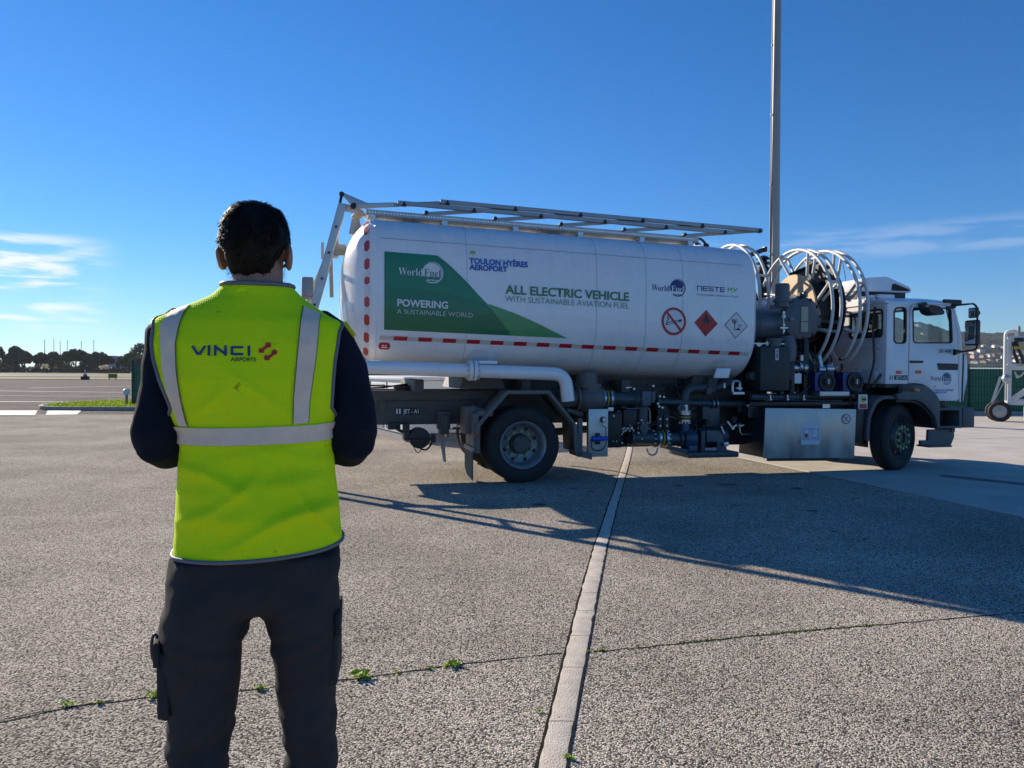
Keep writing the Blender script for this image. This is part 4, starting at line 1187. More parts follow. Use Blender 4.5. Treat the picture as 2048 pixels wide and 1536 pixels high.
for i in range(6):
    x = -2.101 + 0.9172 * i
    z0 = 3.502 + (0 if i else 0.02)
    bm = bmesh.new(); bar(bm, tl(x, PY + .035, z0 - .01), tl(x + 1.215, PY + .035, 3.664), .028, .05, .004); finish('post', bm, M_RAILG, hrail)
    bm = bmesh.new()
    cyl(bm, tl(x, PY - .035, z0), tl(x, PY + .03, z0), .026, n=10)
    for xx, zz in ((x + 0.633, 3.600), (x + 1.194, 3.664)): box(bm, xx - .028, xx + .028, PY - .03, PY + .03, zz - .04, zz - .012, .004, Matrix.Translation((0, 0, -TILT * (xx + 1.85)))); cyl(bm, tl(xx, PY - .034, zz), tl(xx, PY, zz), .016, n=8)
    finish('hinge', bm, M_BLACK, hrail)
# rear crank arm and the hinged lattice down the rear head
bm = bmesh.new()
plate(bm, [[(-2.262, 3.665), (-2.235, 3.675), (-1.93, 3.562), (-1.60, 3.590), (-1.60, 3.545), (-1.95, 3.490), (-2.11, 3.480), (-2.13, 3.51)]], 0.02, XZ(PY - 0.01), 0.003); part('crank_plate', bm, M_ALU)
bm = bmesh.new(); cyl(bm, (-2.255, PY - .03, 3.655), (-2.255, PY + .03, 3.655), .032, n=12); cyl(bm, (-2.11, PY - .05, 3.51), (-2.11, PY + .04, 3.51), .035, n=12); bar(bm, (-2.255, PY, 3.64), (-2.275, PY, 3.55), .03, .035); part('pivot', bm, M_BLACK)
bm = bmesh.new(); bar(bm, (-2.245, PY, 3.535), (-3.03, PY, .55), .075, .10, .008, (1, 0, 0)); part('swing_arm', bm, M_ALU)
bm = bmesh.new(); bar(bm, (-2.245, PY + .42, 3.50), (-3.03, PY + .42, .55), .06, .08, .008, (1, 0, 0))
for t in (.25, .45, .65, .85): bar(bm, (-2.245 - .785 * t, PY, 3.535 - 2.985 * t), (-2.245 - .785 * t, PY + .42, 3.535 - 2.985 * t), .04, .04)
bar(bm, (-2.2, PY + .1, 1.1), (-2.93, PY + .1, .95), .06, .08); part('access_ladder', bm, M_ALU)
bm = bmesh.new()
for k in range(7):
    t = .10 + k * .11; x = -2.245 - .785 * t; z = 3.535 - 2.985 * t
    cyl(bm, (x, PY - .05, z), (x, PY - .02, z), .016, n=8)
part('bolt', bm, M_BLACK)
bm = bmesh.new(); bar(bm, (-2.24, PY + .02, 3.50), (-2.05, PY + .02, 3.47), .05, .09, .006); bar(bm, (-2.05, PY + .05, 3.49), (-2.02, PY + .3, 3.49), .05, .05, .004); cyl(bm, (-2.10, -0.35, 3.40), (-1.98, -0.35, 3.51), .05, .06, 12); cyl(bm, (-2.07, -.35, 3.2), (-2.07, -.35, 3.42), .09, .05, 14); part('arm_bracket', bm, M_CREAM)
bm = bmesh.new(); box(bm, -2.36, -2.28, -0.12, 0.12, 2.95, 3.24, .02); box(bm, -2.30, -2.18, -.05, .05, 2.98, 3.12, .01); part('level_gauge', bm, M_CREAM)
bm = bmesh.new(); bar(bm, (-2.39, -0.1, 3.05), (-2.37, -0.1, 2.40), .06, .05, .004, (1, 0, 0)); part('guard_strip', bm, M_CREAM)
bm = bmesh.new()
bar(bm, (-2.34, 0.25, 3.25), (-2.70, 0.25, 2.30), .04, .06, .004, (1, 0, 0)); bar(bm, (-2.36, 0.55, 3.25), (-2.78, 0.55, 2.05), .04, .06, .004, (1, 0, 0))
bar(bm, (-2.49, 0.25, 3.18), (-2.49, 0.25, 2.95), .05, .04, .004, (1, 0, 0))
for t in (.2, .42, .64, .86): bar(bm, (-2.35 - .36 * t, 0.25, 3.25 - .98 * t), (-2.35 - .39 * t, 0.55, 3.25 - 1.05 * t), .035, .035, .004)
part('folded_ladder', bm, M_CREAM)
bm = bmesh.new(); box(bm, -2.76, -2.60, -.15, .12, 2.38, 2.66, .03); cyl(bm, (-2.66, -.22, 2.45), (-2.66, -.15, 2.45), .05, n=16); part('ladder_latch', bm, M_RAILG)
# manlids, vents on the crown
for x, rr in ((-1.47, .22), (0.55, .23), (2.05, .2)):
    bm = bmesh.new(); z0 = 3.345 - TILT * (x + 1.85)
    lathe(bm, [(rr, -.03), (rr, .05), (rr * .92, .075), (rr * .55, .095), (0, .10)], Matrix.Translation((x, -0.02, z0)), 28); bar(bm, (x - rr * 1.05, -.02, z0 + .1), (x + rr * 1.05, -.02, z0 + .1), .04, .025, .004)
    part('manlid', bm, M_CREAM)
bm = bmesh.new()
for x, y in ((2.99, -.05), (3.13, -.05)):
    z0 = 3.345 - TILT * (x + 1.85); lathe(bm, [(.06, -.05), (.06, .06), (.03, .07), (.055, .1), (.05, .16), (.02, .18), (0, .18)], Matrix.Translation((x, y, z0)), 16)
tube(bm, bend([(2.72, -.3, 3.31), (2.86, -.3, 3.41), (3.0, -.2, 3.40), (3.15, -.15, 3.27)], .06), .018, 8); part('breather_valve', bm, M_BLACK)
bm = bmesh.new(); cyl(bm, (2.62, -.3, 3.25), (3.0, -.25, 3.24), .05, n=14); cyl(bm, (2.98, -.12, 3.2), (2.98, -.12, 3.33), .07, n=14); part('breather_pipe', bm, M_WHITE_P)

# ------------------------------------------------------------------ white side pipe
bm = bmesh.new()
tube(bm, bend([(-2.25, -1.20, 1.480), (0.54, -1.20, 1.395), (0.58, -1.20, 1.05)], .20, 10), .085, 20); part('side_pipe', bm, M_WHITE_P, 60)
sp = truck.children[-1]
for dx in (-.026, .028):
    bm = bmesh.new(); cyl(bm, (-.675 + dx - .02, -1.20, 1.435), (-.675 + dx + .02, -1.20, 1.434), .128, n=28); finish('flange', bm, M_WHITE_P, sp)
bm = bmesh.new()
for k in range(10):
    a = 2 * PI * k / 10; cyl(bm, (-.76, -1.20 + .106 * math.cos(a), 1.435 + .106 * math.sin(a)), (-.59, -1.20 + .106 * math.cos(a), 1.435 + .106 * math.sin(a)), .009, n=6)
finish('flange_bolt', bm, M_ALU, sp)
bm = bmesh.new(); box(bm, -.66, -.36, -1.22, -.9, 1.52, 1.56, .01); part('pipe_bracket', bm, M_WHITE_P)

# ------------------------------------------------------------------ chassis
bm = bmesh.new()
for y in (-.46, .46):
    s = -1 if y < 0 else 1
    box(bm, -2.3, 6.3, y - .005 * s, y + .005 * s, .72, 1.04, M=None)
    box(bm, -2.3, 6.3, y, y - .09 * s, 1.028, 1.04); box(bm, -2.3, 6.3, y, y - .09 * s, .72, .732)
for x in (-2.25, -1.2, .9, 2.2, 3.4, 4.8, 6.2): box(bm, x - .05, x + .05, -.45, .45, .78, .98, .01)
part('chassis_frame', bm, M_CHASSIS)
bm = bmesh.new()
for y in (-.46, .46): box(bm, -2.25, 3.3, y - .06, y + .06, 1.045, 1.17, .006)
for x in (-1.3, 0.1, 1.5, 2.8): box(bm, x - .06, x + .06, -.9, .9, 1.15, 1.32, .01)
part('sub_frame', bm, M_CHASSIS)
bm = bmesh.new()
box(bm, -1.78, -1.68, -.49, -.468, .88, 1.13, .008); box(bm, -1.44, -1.36, -.485, -.468, .74, .80); box(bm, -2.0, -1.86, -.49, -.468, 1.0, 1.18, .01)
for x, z in ((-1.58, .90), (-1.15, .90), (-1.05, .96), (-1.0, .76), (-.9, .83), (-1.7, .78)): cyl(bm, (x, -.49, z), (x, -.46, z), .016, n=8)
box(bm, -1.02, -.85, -.62, -.46, .66, .90, .02); box(bm, -.99, -.88, -.66, -.62, .60, .85, .015)
part('frame_bracket', bm, M_CHASSIS)
flat = lambda x, z, off: (x, -off, z)
mapped('marking_plate', poly_mesh([[(-1.556, .845), (-1.235, .845), (-1.235, .945), (-1.556, .945)]]), lambda x, z, o: (x, -.467 - o, z), 0.002, M_BLACK, truck)
mapped('lettering', poly_mesh([[(-1.547, .862), (-1.527, .862), (-1.527, .930), (-1.547, .930)], [(-1.51, .862), (-1.49, .862), (-1.49, .930), (-1.51, .930)]]), lambda x, z, o: (x, -.467 - o, z), 0.005, M_LGREY, truck)
mapped('lettering', fit_text('JET - A1', -1.455, -1.255, .866, .058, .012), lambda x, z, o: (x, -.467 - o, z), 0.005, M_LGREY, truck)
# rear underrun: air tank, coupling, plastic flap, hoses
bm = bmesh.new(); lathe(bm, [(0, -.02), (.06, -.02), (.115, .0), (.135, .05), (.135, .18), (0, .2)], Matrix.Translation((-1.27, -.55, .56)) @ Matrix.Rotation(R(90), 4, 'X'), 24); part('brake_chamber', bm, M_BLACK)
bm = bmesh.new(); tube(bm, [(-1.45 + .36 * k / 12, -.72 - .06 * math.sin(PI * k / 12), .545 + .0 * k) for k in range(13)], .014, 8); box(bm, -1.47, -1.40, -.74, -.5, .53, .75, .01); box(bm, -1.12, -1.06, -.74, -.6, .5, .60, .01); part('lamp_guard', bm, M_BLACKP)
bm = bmesh.new()
tube(bm, bend([(-1.62, -.5, .73), (-1.5, -.6, .64), (-1.4, -.6, .62), (-1.3, -.6, .68)], .08), .022, 8)
tube(bm, bend([(-1.3, -.6, .45), (-1.18, -.62, .38), (-1.1, -.6, .46), (-1.08, -.55, .6)], .08), .012, 6); tube(bm, bend([(-1.34, -.6, .45), (-1.28, -.62, .34), (-1.22, -.6, .42)], .05), .006, 6)
box(bm, -1.66, -1.5, -.56, -.46, .66, .75, .015)
part('air_hose', bm, M_BLACKP)
bm = bmesh.new(); plate(bm, [rpoly([(-1.02, .72), (-.935, .72), (-.90, .22), (-.935, .23)], .02)], .012, XZ(-.56)); part('plastic_flap', bm, mat('worn_flap', (0.34, 0.34, 0.33), 0.6, var=0.2))
bm = bmesh.new(); tube(bm, [(-2.2, -.1, 1.24), (-1.6, -.15, 1.22), (-1.2, -.1, 1.24)], .012, 6); tube(bm, [(-2.2, -.05, 1.18), (-1.7, -.1, 1.2), (-1.2, .0, 1.27)], .012, 6); box(bm, -1.55, -1.2, -.35, -.05, 1.05, 1.22, .02); cyl(bm, (-1.42, -.4, 1.2), (-1.3, -.4, 1.2), .03, n=10); part('wiring_loom', bm, M_BLACK)

# ------------------------------------------------------------------ wheels
OUTW = {-1: R(90), 1: R(-90)}
def tyre_bm(ro, ri, w, tread=True):
    """tyre profile with rounded shoulders and ribs; h runs outward"""
    hw = w / 2
    prof = [(ri, -hw * .72), (ri + .02, -hw * .86), ((ri + ro) / 2, -hw), (ro - .05, -hw * .95), (ro - .012, -hw * .78)]
    g = [-.5, -.17, .17, .5]
    for x in g:
        prof += [(ro, hw * x - .012), (ro - .012, hw * x - .006), (ro - .012, hw * x + .006), (ro, hw * x + .012)]
    prof += [(ro - .012, hw * .78), (ro - .035, hw * .90), (ro - .05, hw * .95), (ro - .075, hw * .965), (ro - .08, hw * .985), ((ri + ro) / 2, hw), (ri + .045, hw * .93), (ri + .04, hw * .90), (ri + .015, hw * .86), (ri, hw * .72)]
    b = bmesh.new(); lathe(b, prof, None, 64, close=True)
    return b
def wheel(name, loc, side, ro, kind, steer=0.0, label=None):
    w = empty(name, loc); w.parent = truck; w.rotation_euler = (0, 0, steer)
    if label: w['label'] = label
    Mw = Matrix.Rotation(OUTW[side], 4, 'X')
    b = tyre_bm(ro, .285, .262); b.transform(Matrix.Translation((0, 0, 0)))
    if kind == 'dual':
        b2 = tyre_bm(ro, .285, .262); b2.transform(Matrix.Translation((0, 0, -.30))); merge(b, b2)
    b.transform(Mw); finish('tyre', b, M_RUBBER, w, 40)
    b = bmesh.new()
    if kind == 'dual':     # deep dish facing out
        lathe(b, [(.270, -.10), (.284, .085), (.300, .112), (.306, .118), (.300, .122), (.288, .112), (.262, .075), (.255, .02), (.245, -.075), (.235, -.085), (.12, -.10), (0, -.10)], None, 56)
        lathe(b, [(.245, -.2), (.265, -.4), (.30, -.42)], None, 40)
    else:                  # convex front disc
        lathe(b, [(.262, -.12), (.272, .07), (.290, .112), (.303, .118), (.300, .124), (.284, .112), (.258, .06), (.252, .04), (.21, .085), (.175, .12), (.15, .122), (0, .122)], None, 56)
    b.transform(Mw); finish('rim', b, M_RIM if kind == 'dual' else mat('dark_wheel_rim', (0.07, 0.075, 0.08), 0.45, metal=0.3, var=0.3, vscale=9), w, 40)
    b = bmesh.new()
    h0 = -.10 if kind == 'dual' else .122
    rr = .168 if kind == 'dual' else .158
    if kind == 'dual': lathe(b, [(.135, h0), (.125, h0 + .10), (.11, h0 + .13), (.09, h0 + .135), (.085, h0 + .128), (0, h0 + .128)], None, 32)
    else: lathe(b, [(.11, h0), (.105, h0 + .03), (.085, h0 + .03), (.08, h0 - .02), (0, h0 - .02)], None, 32)
    b.transform(Mw); finish('hub', b, M_HUB, w, 40)
    nut = None
    for k in range(10):
        a = 2 * PI * k / 10 + .2
        if nut is None:
            b = bmesh.new(); cyl(b, (0, 0, 0), (0, 0, .05), .021, .019, 6); cyl(b, (0, 0, .0), (0, 0, .012), .028, n=10)
            b.transform(Mw); nut = finish('wheel_nut', b, M_NUTG if k is not None else M_HUB, w, 30); c = nut
        else: c = share(nut, w, (0, 0, 0))
        v = Mw @ Vector((rr * math.cos(a), rr * math.sin(a), h0)); c.location = v
    b = bmesh.new()
    hr = .215 if kind == 'dual' else .222
    for k in range(8):
        a = 2 * PI * k / 8 + .35; hz = -.089 if kind == 'dual' else .079
        lathe(b, [(.0, .006), (.026, .006), (.028, .0)], Matrix.Translation((hr * math.cos(a), hr * math.sin(a), hz)), 14)
    b.transform(Mw); finish('vent_hole', b, M_BLACK, w, 0)
    return w
RO = 0.487
wheel('wheel', (0, -1.04, RO), -1, RO, 'dual', label='rear twin wheel on the near side')
wheel('wheel', (0, 1.04, RO), 1, RO, 'dual', label='rear twin wheel on the far side, seen under the frame')
wheel('wheel', (5.70, -.985, RO), -1, RO, 'front', R(23), label='front wheel steered away, near side')
wheel('wheel', (5.70, .985, RO), 1, RO, 'front', R(23), label='front wheel on the far side')
bm = bmesh.new(); cyl(bm, (0, -.95, RO), (0, .95, RO), .075, n=14); lathe(bm, [(0, -.22), (.16, -.18), (.21, -.06), (.21, .06), (.16, .18), (0, .22)], Matrix.Translation((0, 0, RO)) @ Matrix.Rotation(R(90), 4, 'Y'), 20)
box(bm, 5.62, 5.78, -.85, .85, RO - .1, RO + .02, .03); cyl(bm, (.2, 0, RO + .03), (3.2, 0, .72), .055, n=12)
for y in (-.46, .46):
    for k in range(4): box(bm, -.75 + .1 * k, .75 - .1 * k, y - .04, y + .04, RO + .09 + .02 * k, RO + .105 + .02 * k)
    for k in range(3): box(bm, 5.05 + .1 * k, 6.3 - .1 * k, y - .04, y + .04, RO + .06 + .02 * k, RO + .075 + .02 * k)
part('axle', bm, M_CHASSIS)
# rear mudguards (angular) and flaps
def fender(y0, y1):
    o = [(-.626, .40), (-.626, .756), (-.237, 1.187), (.334, 1.187), (.70, .74), (.722, .391)]
    i = [(.672, .391), (.652, .755), (.31, 1.14), (-.215, 1.14), (-.575, .74), (-.575, .40)]
    bm = bmesh.new(); plate(bm, [o + i], abs(y1 - y0), XZ((y0 + y1) / 2), .004); return bm
fm = part('mudguard', fender(-1.215, -1.175), M_FENDER)
bm = bmesh.new()
o = [(-.620, .405), (-.620, .752), (-.235, 1.180), (.332, 1.180), (.694, .738), (.716, .395)]
i = [(a * .985 + .0, b - .012) for a, b in o][::-1]
plate(bm, [o + i], .55, XZ(-.90)); finish('guard_skin', bm, M_FENDER, fm, 0)
bm = bmesh.new(); box(bm, -.65, -.58, -1.18, -.62, .40, .90, .02); box(bm, -.73, -.57, -1.0, -.62, .62, .98, .03); finish('guard_back', bm, M_FENDER, fm)
bm = bmesh.new(); plate(bm, [[(-1.18, .42), (-.64, .44), (-.64, .10), (-1.18, .06)]], .012, YZ(-.66)); finish('mudflap', bm, mat('mudflap_rubber', (0.06, 0.06, 0.06), 0.7, var=0.25), fm)
bm = bmesh.new(); box(bm, -.675, -.645, -1.19, -.63, .42, .47, .004)
for k in range(4): cyl(bm, (-.682, -1.13 + k * .15, .445), (-.64, -1.13 + k * .15, .445), .012, n=8)
finish('flap_clamp', bm, M_RAILG, fm)
bm = bmesh.new(); box(bm, -.64, -.60, -1.228, -1.216, .60, .68, .004); finish('side_reflector', bm, mat('orange_reflector', (0.30, 0.07, 0.02), 0.35), fm)
bm = fender(1.175, 1.215); part('mudguard', bm, M_FENDER)
bm = bmesh.new(); tube(bm, bend([(-.5, -.5, 1.0), (-.62, -.9, .98), (-.45, -1.1, .9)], .05), .018, 8); box(bm, -.60, -.40, -1.17, -.5, .86, .93, .01); part('mudguard_bracket', bm, M_FENDER)
bm = bmesh.new(); tube(bm, bend([(.66, -.9, .92), (.88, -.9, .86), (.88, -.6, .86)], .04), .03, 8); box(bm, .735, .80, -1.15, -1.10, .32, .82, .006); plate(bm, [[(.70, .40), (.93, .36), (.93, .28), (.72, .33)]], .3, XZ(-1.0)); part('guard_stay', bm, M_FENDER)

# ------------------------------------------------------------------ pipework and pump under the tank
def flange_pair(name, p0, p1, r, parent=None):
    """two bolted flanges with a yellow gasket ring between them"""
    M, L = frame(p0, p1)
    e = empty(name); e.parent = truck
    for a, b, rr, m in ((0, .24, r, M_STEEL), (.76, 1, r, M_STEEL), (.42, .58, r * .95, M_YELL), (.24, .42, r * .86, M_BLACK), (.58, .76, r * .86, M_BLACK)):
        bm = bmesh.new(); cyl(bm, (0, 0, L * a), (0, 0, L * b), rr, n=28); bm.transform(M)
        finish({0: 'flange', .76: 'flange', .42: 'gasket_ring'}.get(a, 'gasket'), bm, m, e)
    bm = bmesh.new()
    for k in range(10):
        t = 2 * PI * k / 10
        for z in (-.028, L): cyl(bm, (r * .86 * math.cos(t), r * .86 * math.sin(t), z), (r * .86 * math.cos(t), r * .86 * math.sin(t), z + .028), .013, n=6)
    bm.transform(M); finish('flange_bolt', bm, M_STEEL, e)
    return e
YP = -.86
bm = bmesh.new(); cyl(bm, (.955, YP, 1.42), (.955, YP, 1.25), .145, n=28); cyl(bm, (.975, YP, 1.27), (.975, YP, 1.22), .18, n=28); part('tank_outlet', bm, M_PIPEG)
bm = bmesh.new(); cyl(bm, (.55, YP, 1.075), (.86, YP, 1.075), .11, n=24); lathe(bm, [(0, -.17), (.12, -.165), (.165, -.10), (.175, 0), (.165, .10), (.14, .17)], Matrix.Translation((.995, YP, 1.075)) @ Matrix.Rotation(R(90), 4, 'Y'), 26); cyl(bm, (.99, YP, 1.24), (.99, YP, 1.05), .15, .15, 26); cyl(bm, (.80, YP, 1.075), (.835, YP, 1.075), .16, n=26); cyl(bm, (1.13, YP, 1.07), (1.16, YP, 1.07), .155, n=26)
part('foot_valve', bm, M_PIPEG)
flange_pair('flange_joint', (1.165, YP, 1.067), (1.30, YP, 1.064), .122)
bm = bmesh.new(); cyl(bm, (1.30, YP, 1.064), (1.33, YP, 1.064), .125, n=26); cyl(bm, (1.33, YP, 1.064), (1.72, YP, 1.06), .09, n=24); lathe(bm, [(.09, 0), (.13, .05), (.13, .14), (.10, .18)], Matrix.Translation((1.60, YP, 1.06)) @ Matrix.Rotation(R(90), 4, 'Y'), 24); part('suction_pipe', bm, M_PIPE)
bm = bmesh.new(); box(bm, 1.69, 1.815, YP - .16, YP - .02, .975, 1.17, .01); cyl(bm, (1.765, YP - .17, 1.07), (1.765, YP - .15, 1.07), .018, n=10); part('actuator_box', bm, M_FILTER)
bm = bmesh.new(); cyl(bm, (1.90, YP, 1.01), (1.90, YP, 1.16), .055, n=18); cyl(bm, (1.90, YP, 1.05), (1.90, YP, 1.12), .062, n=18); part('limit_switch', bm, M_PIPEG)
bm = bmesh.new()
for k, (x, z) in enumerate(((1.98, 1.10), (2.04, 1.09), (1.95, 1.0), (1.97, .96), (2.02, .945), (1.60, 1.2), (1.88, 1.24))): cyl(bm, (x, YP - .09, z), (x, YP - .06, z), .016, n=8)
part('bolt', bm, M_STEEL)
bm = bmesh.new(); cyl(bm, (1.96, YP + .02, 1.02), (2.0, YP + .02, 1.02), .11, n=24); tube(bm, [(2.0, YP, 1.02), (2.85, YP, .99)], .042, 16); cyl(bm, (2.80, YP, .99), (2.83, YP, .99), .062, n=18); cyl(bm, (2.86, YP, .99), (2.89, YP, .99), .062, n=18); tube(bm, [(2.85, YP, .99), (3.35, YP, .985)], .042, 14); part('return_pipe', bm, M_PIPE)
bm = bmesh.new()
for x in (2.815, 2.875): cyl(bm, (x - .006, YP, .99), (x + .006, YP, .99), .066, n=18)
part('clamp_ring', bm, M_STEEL)
bm = bmesh.new(); tube(bm, bend([(2.41, YP + .03, .70), (2.41, YP + .03, 1.205), (2.72, YP + .03, 1.21), (2.85, YP + .03, 1.20), (3.15, YP + .03, 1.30)], .16, 8), .062, 18); box(bm, 2.70, 2.78, YP - .06, YP + .12, 1.12, 1.22, .008); box(bm, 2.76, 2.9, YP, YP + .3, 1.24, 1.36, .01); part('bent_pipe', bm, M_PIPE)
bm = bmesh.new(); cyl(bm, (2.39, YP - .01, .90), (2.39, YP - .01, .98), .05, n=18); cyl(bm, (2.39, YP - .01, .86), (2.39, YP - .01, .90), .075, n=20); part('reducer', bm, M_STEEL)
flange_pair('flange_joint', (2.39, YP - .01, .745), (2.39, YP - .01, .87), .085)
# pump
bm = bmesh.new(); tube(bm, [(2.395, YP, .74), (2.40, YP, .66), (2.43, YP, .58), (2.45, YP, .50)], [.068, .070, .09, .10], 18); lathe(bm, [(0, -.09), (.12, -.085), (.145, -.03), (.145, .03), (.12, .085), (0, .09)], Matrix.Translation((2.455, YP, .51)) @ Matrix.Rotation(R(90), 4, 'Y'), 26); box(bm, 2.40, 2.53, YP - .12, YP + .12, .33, .42, .01); part('pump', bm, M_PUMP)
bm = bmesh.new(); cyl(bm, (2.09, YP, .515), (2.36, YP, .505), .085, n=24); cyl(bm, (2.30, YP, .51), (2.33, YP, .51), .115, n=24); part('pump_inlet', bm, M_PIPE)
flange_pair('flange_joint', (1.975, YP, .52), (2.115, YP, .517), .122)
bm = bmesh.new(); cyl(bm, (1.60, YP, .53), (1.97, YP, .52), .10, n=26); cyl(bm, (1.93, YP, .521), (1.97, YP, .52), .125, n=26); cyl(bm, (1.575, YP, .53), (1.615, YP, .53), .125, n=26)
tube(bm, [(1.75, YP, .56), (1.76, YP, .66), (1.76, YP, .80)], [.085, .08, .08], 18); cyl(bm, (1.76, YP, .66), (1.76, YP, .69), .12, n=22); cyl(bm, (1.76, YP, .70), (1.76, YP, .73), .12, n=22); tube(bm, bend([(1.76, YP, .80), (1.76, YP, 1.0), (1.76, YP + .3, 1.05)], .1), .08, 18); part('strainer', bm, M_PIPE)
bm = bmesh.new()
for k in range(10):
    t = 2 * PI * k / 10
    cyl(bm, (1.76 + .1 * math.cos(t), YP + .1 * math.sin(t), .64), (1.76 + .1 * math.cos(t), YP + .1 * math.sin(t), .745), .011, n=6); cyl(bm, (1.90, YP + .108 * math.cos(t), .52 + .108 * math.sin(t)), (1.93, YP + .108 * math.cos(t), .52 + .108 * math.sin(t)), .012, n=6)
part('flange_bolt', bm, M_STEEL)
bm = bmesh.new(); tube(bm, bend([(1.79, YP - .1, .39), (1.82, YP - .1, .30), (1.92, YP - .1, .30), (1.95, YP - .1, .40)], .07), .012, 8); tube(bm, bend([(1.5, YP - .05, .93), (1.835, YP - .05, .94), (1.85, YP - .05, .88), (1.86, YP - .05, .70)], .06), .007, 6); part('drain_hose', bm, M_STEEL)
bm = bmesh.new(); box(bm, 2.40, 3.17, YP - .12, YP + .5, .245, .32, .01); plate(bm, [[(2.12, .42), (2.42, .36), (2.42, .29), (2.12, .37)]], .3, XZ(YP + .05)); box(bm, 2.60, 2.66, YP - .1, YP + .2, .32, .62, .01); part('pump_tray', bm, M_PIPE)
bm = bmesh.new(); plate(bm, [[(2.70, .62), (2.90, .62), (3.03, .32), (2.86, .32), (2.86, .46), (2.70, .46)]], .02, XZ(YP - .06), .003); part('pump_support', bm, M_FILTER)
bm = bmesh.new(); cyl(bm, (2.66, YP + .2, .52), (3.1, YP + .2, .52), .17, n=26); box(bm, 2.68, 2.95, YP + .02, YP + .32, .66, .98, .02); part('pump_motor', bm, M_PIPE)
bm = bmesh.new(); bar(bm, (2.985, YP - .12, .75), (3.06, YP - .12, .66), .012, .022); bar(bm, (3.06, YP - .12, .655), (3.13, YP - .12, .70), .012, .022); cyl(bm, (3.065, YP - .14, .655), (3.065, YP - .1, .655), .024, n=10); bar(bm, (2.89, YP - .12, .68), (2.94, YP - .12, .58), .012, .02); box(bm, 2.93, 3.0, YP - .14, YP - .1, .40, .46, .01); part('valve_lever', bm, M_STEEL)
# black back plates and controls behind the pipework
bm = bmesh.new(); box(bm, 1.24, 3.85, -.60, -.56, .38, 1.22); box(bm, 1.21, 1.42, -.98, -.7, .41, .88, .02); box(bm, 1.46, 1.66, -.92, -.62, .62, .92, .015); box(bm, 2.02, 2.2, -.80, -.6, .6, .95, .01); box(bm, 2.55, 3.0, -.72, -.6, .66, 1.0, .01); part('control_panel', bm, M_BLACK)
bm = bmesh.new()
for x in (1.965, 2.065):
    box(bm, x - .04, x + .04, -.98, -.93, .66, .83, .01)
part('solenoid_block', bm, M_BLACKP)
bm = bmesh.new()
for x in (1.965, 2.065):
    for z in (.70, .79): cyl(bm, (x, -1.0, z), (x, -.97, z), .013, n=8)
for k in range(14): 
    x, z = rnd.uniform(1.25, 1.7), rnd.uniform(.45, .86); cyl(bm, (x, -1.0, z), (x, -.97, z), rnd.uniform(.006, .014), n=6)
for k in range(9): cyl(bm, (1.42 + k * .02, -1.0, .66 + .02 * math.sin(k * 2.2)), (1.42 + k * .02, -.96, .66 + .02 * math.sin(k * 2.2)), .012, n=6)
part('fitting', bm, M_STEEL)
bm = bmesh.new()
r2 = random.Random(4)
for k in range(16):
    x0 = r2.uniform(1.25, 3.2); z0 = r2.uniform(.5, 1.2); x1 = x0 + r2.uniform(-.4, .5)
    tube(bm, bend([(x0, -.62, z0), (x0 + .05, -.72, z0 - r2.uniform(.05, .2)), (x1, -.74, z0 - r2.uniform(0, .25)), (x1, -.6, z0 + r2.uniform(-.2, .1))], .08, 4), r2.uniform(.008, .018), 6)
part('hydraulic_hose', bm, M_BLACKP)
# bright panel with a blue power plug
bm = bmesh.new(); box(bm, .925, 1.20, -1.02, -.94, .30, .935, .006); part('charging_panel', bm, M_ALU)
cp = truck.children[-1]
bm = bmesh.new(); cyl(bm, (.965, -1.06, .545), (1.09, -1.06, .545), .036, n=18); cyl(bm, (1.09, -1.06, .545), (1.175, -1.06, .545), .03, n=18); cyl(bm, (1.03, -1.06, .545), (1.065, -1.06, .545), .044, n=18); finish('plug', bm, M_PLUG, cp)
bm = bmesh.new(); box(bm, 1.02, 1.07, -1.09, -1.02, .47, .62, .008); cyl(bm, (1.13, -1.04, .795), (1.13, -1.02, .795), .04, n=16); tube(bm, bend([(1.10, -1.05, .80), (1.09, -1.07, .72), (1.15, -1.07, .70), (1.16, -1.05, .56)], .05), .006, 6); tube(bm, bend([(.96, -1.06, .54), (.95, -1.06, .40), (1.12, -1.06, .38), (1.17, -1.06, .52)], .09), .007, 6); finish('plug_cable', bm, M_BLACKP, cp)
bm = bmesh.new(); cyl(bm, (1.13, -1.06, .795), (1.13, -1.04, .795), .026, n=14); box(bm, 1.21, 1.29, -.99, -.98, .90, .955, .003); finish('lock', bm, M_STEEL, cp)

# ------------------------------------------------------------------ battery box
bb = empty('battery_box'); bb.parent = truck
sh = lambda v: v
def tb(bm):
    for v in bm.verts:
        x, z = v.co.x, v.co.z
        v.co.z = z - .0181 * (x - 3.44); v.co.x = x - .0286 * (.93 - z)
    return bm
bm = bmesh.new(); box(bm, 3.46, 4.90, -1.165, -.52, .25, .935, .008); box(bm, 3.30, 3.46, -1.0, -.5, .80, .95); finish('case', tb(bm), mat('battery_case_dark', (0.012, 0.022, 0.035), 0.35, var=0.2, vscale=4), bb)
ms = mat('scuffed_steel_sheet', (0.40, 0.41, 0.41), 0.40, metal=0.7, var=0.35, vscale=3.0, stretch=(1.6, 1, 0.8), roughvar=0.14, bump=0.03, bscale=6)
bm = bmesh.new(); box(bm, 3.449, 4.908, -1.185, -1.167, .243, .941, .004); box(bm, 3.449, 4.908, -1.167, -1.1, .934, .941); finish('front_panel', tb(bm), ms, bb)
bm = bmesh.new()
for x in (3.9, 4.12, 4.33): cyl(bm, (x, -1.15, .218), (x, -1.135, .218), .012, n=8)
box(bm, 3.55, 4.7, -1.14, -1.1, .20, .243); finish('bottom_rail', tb(bm), M_BLACK, bb)
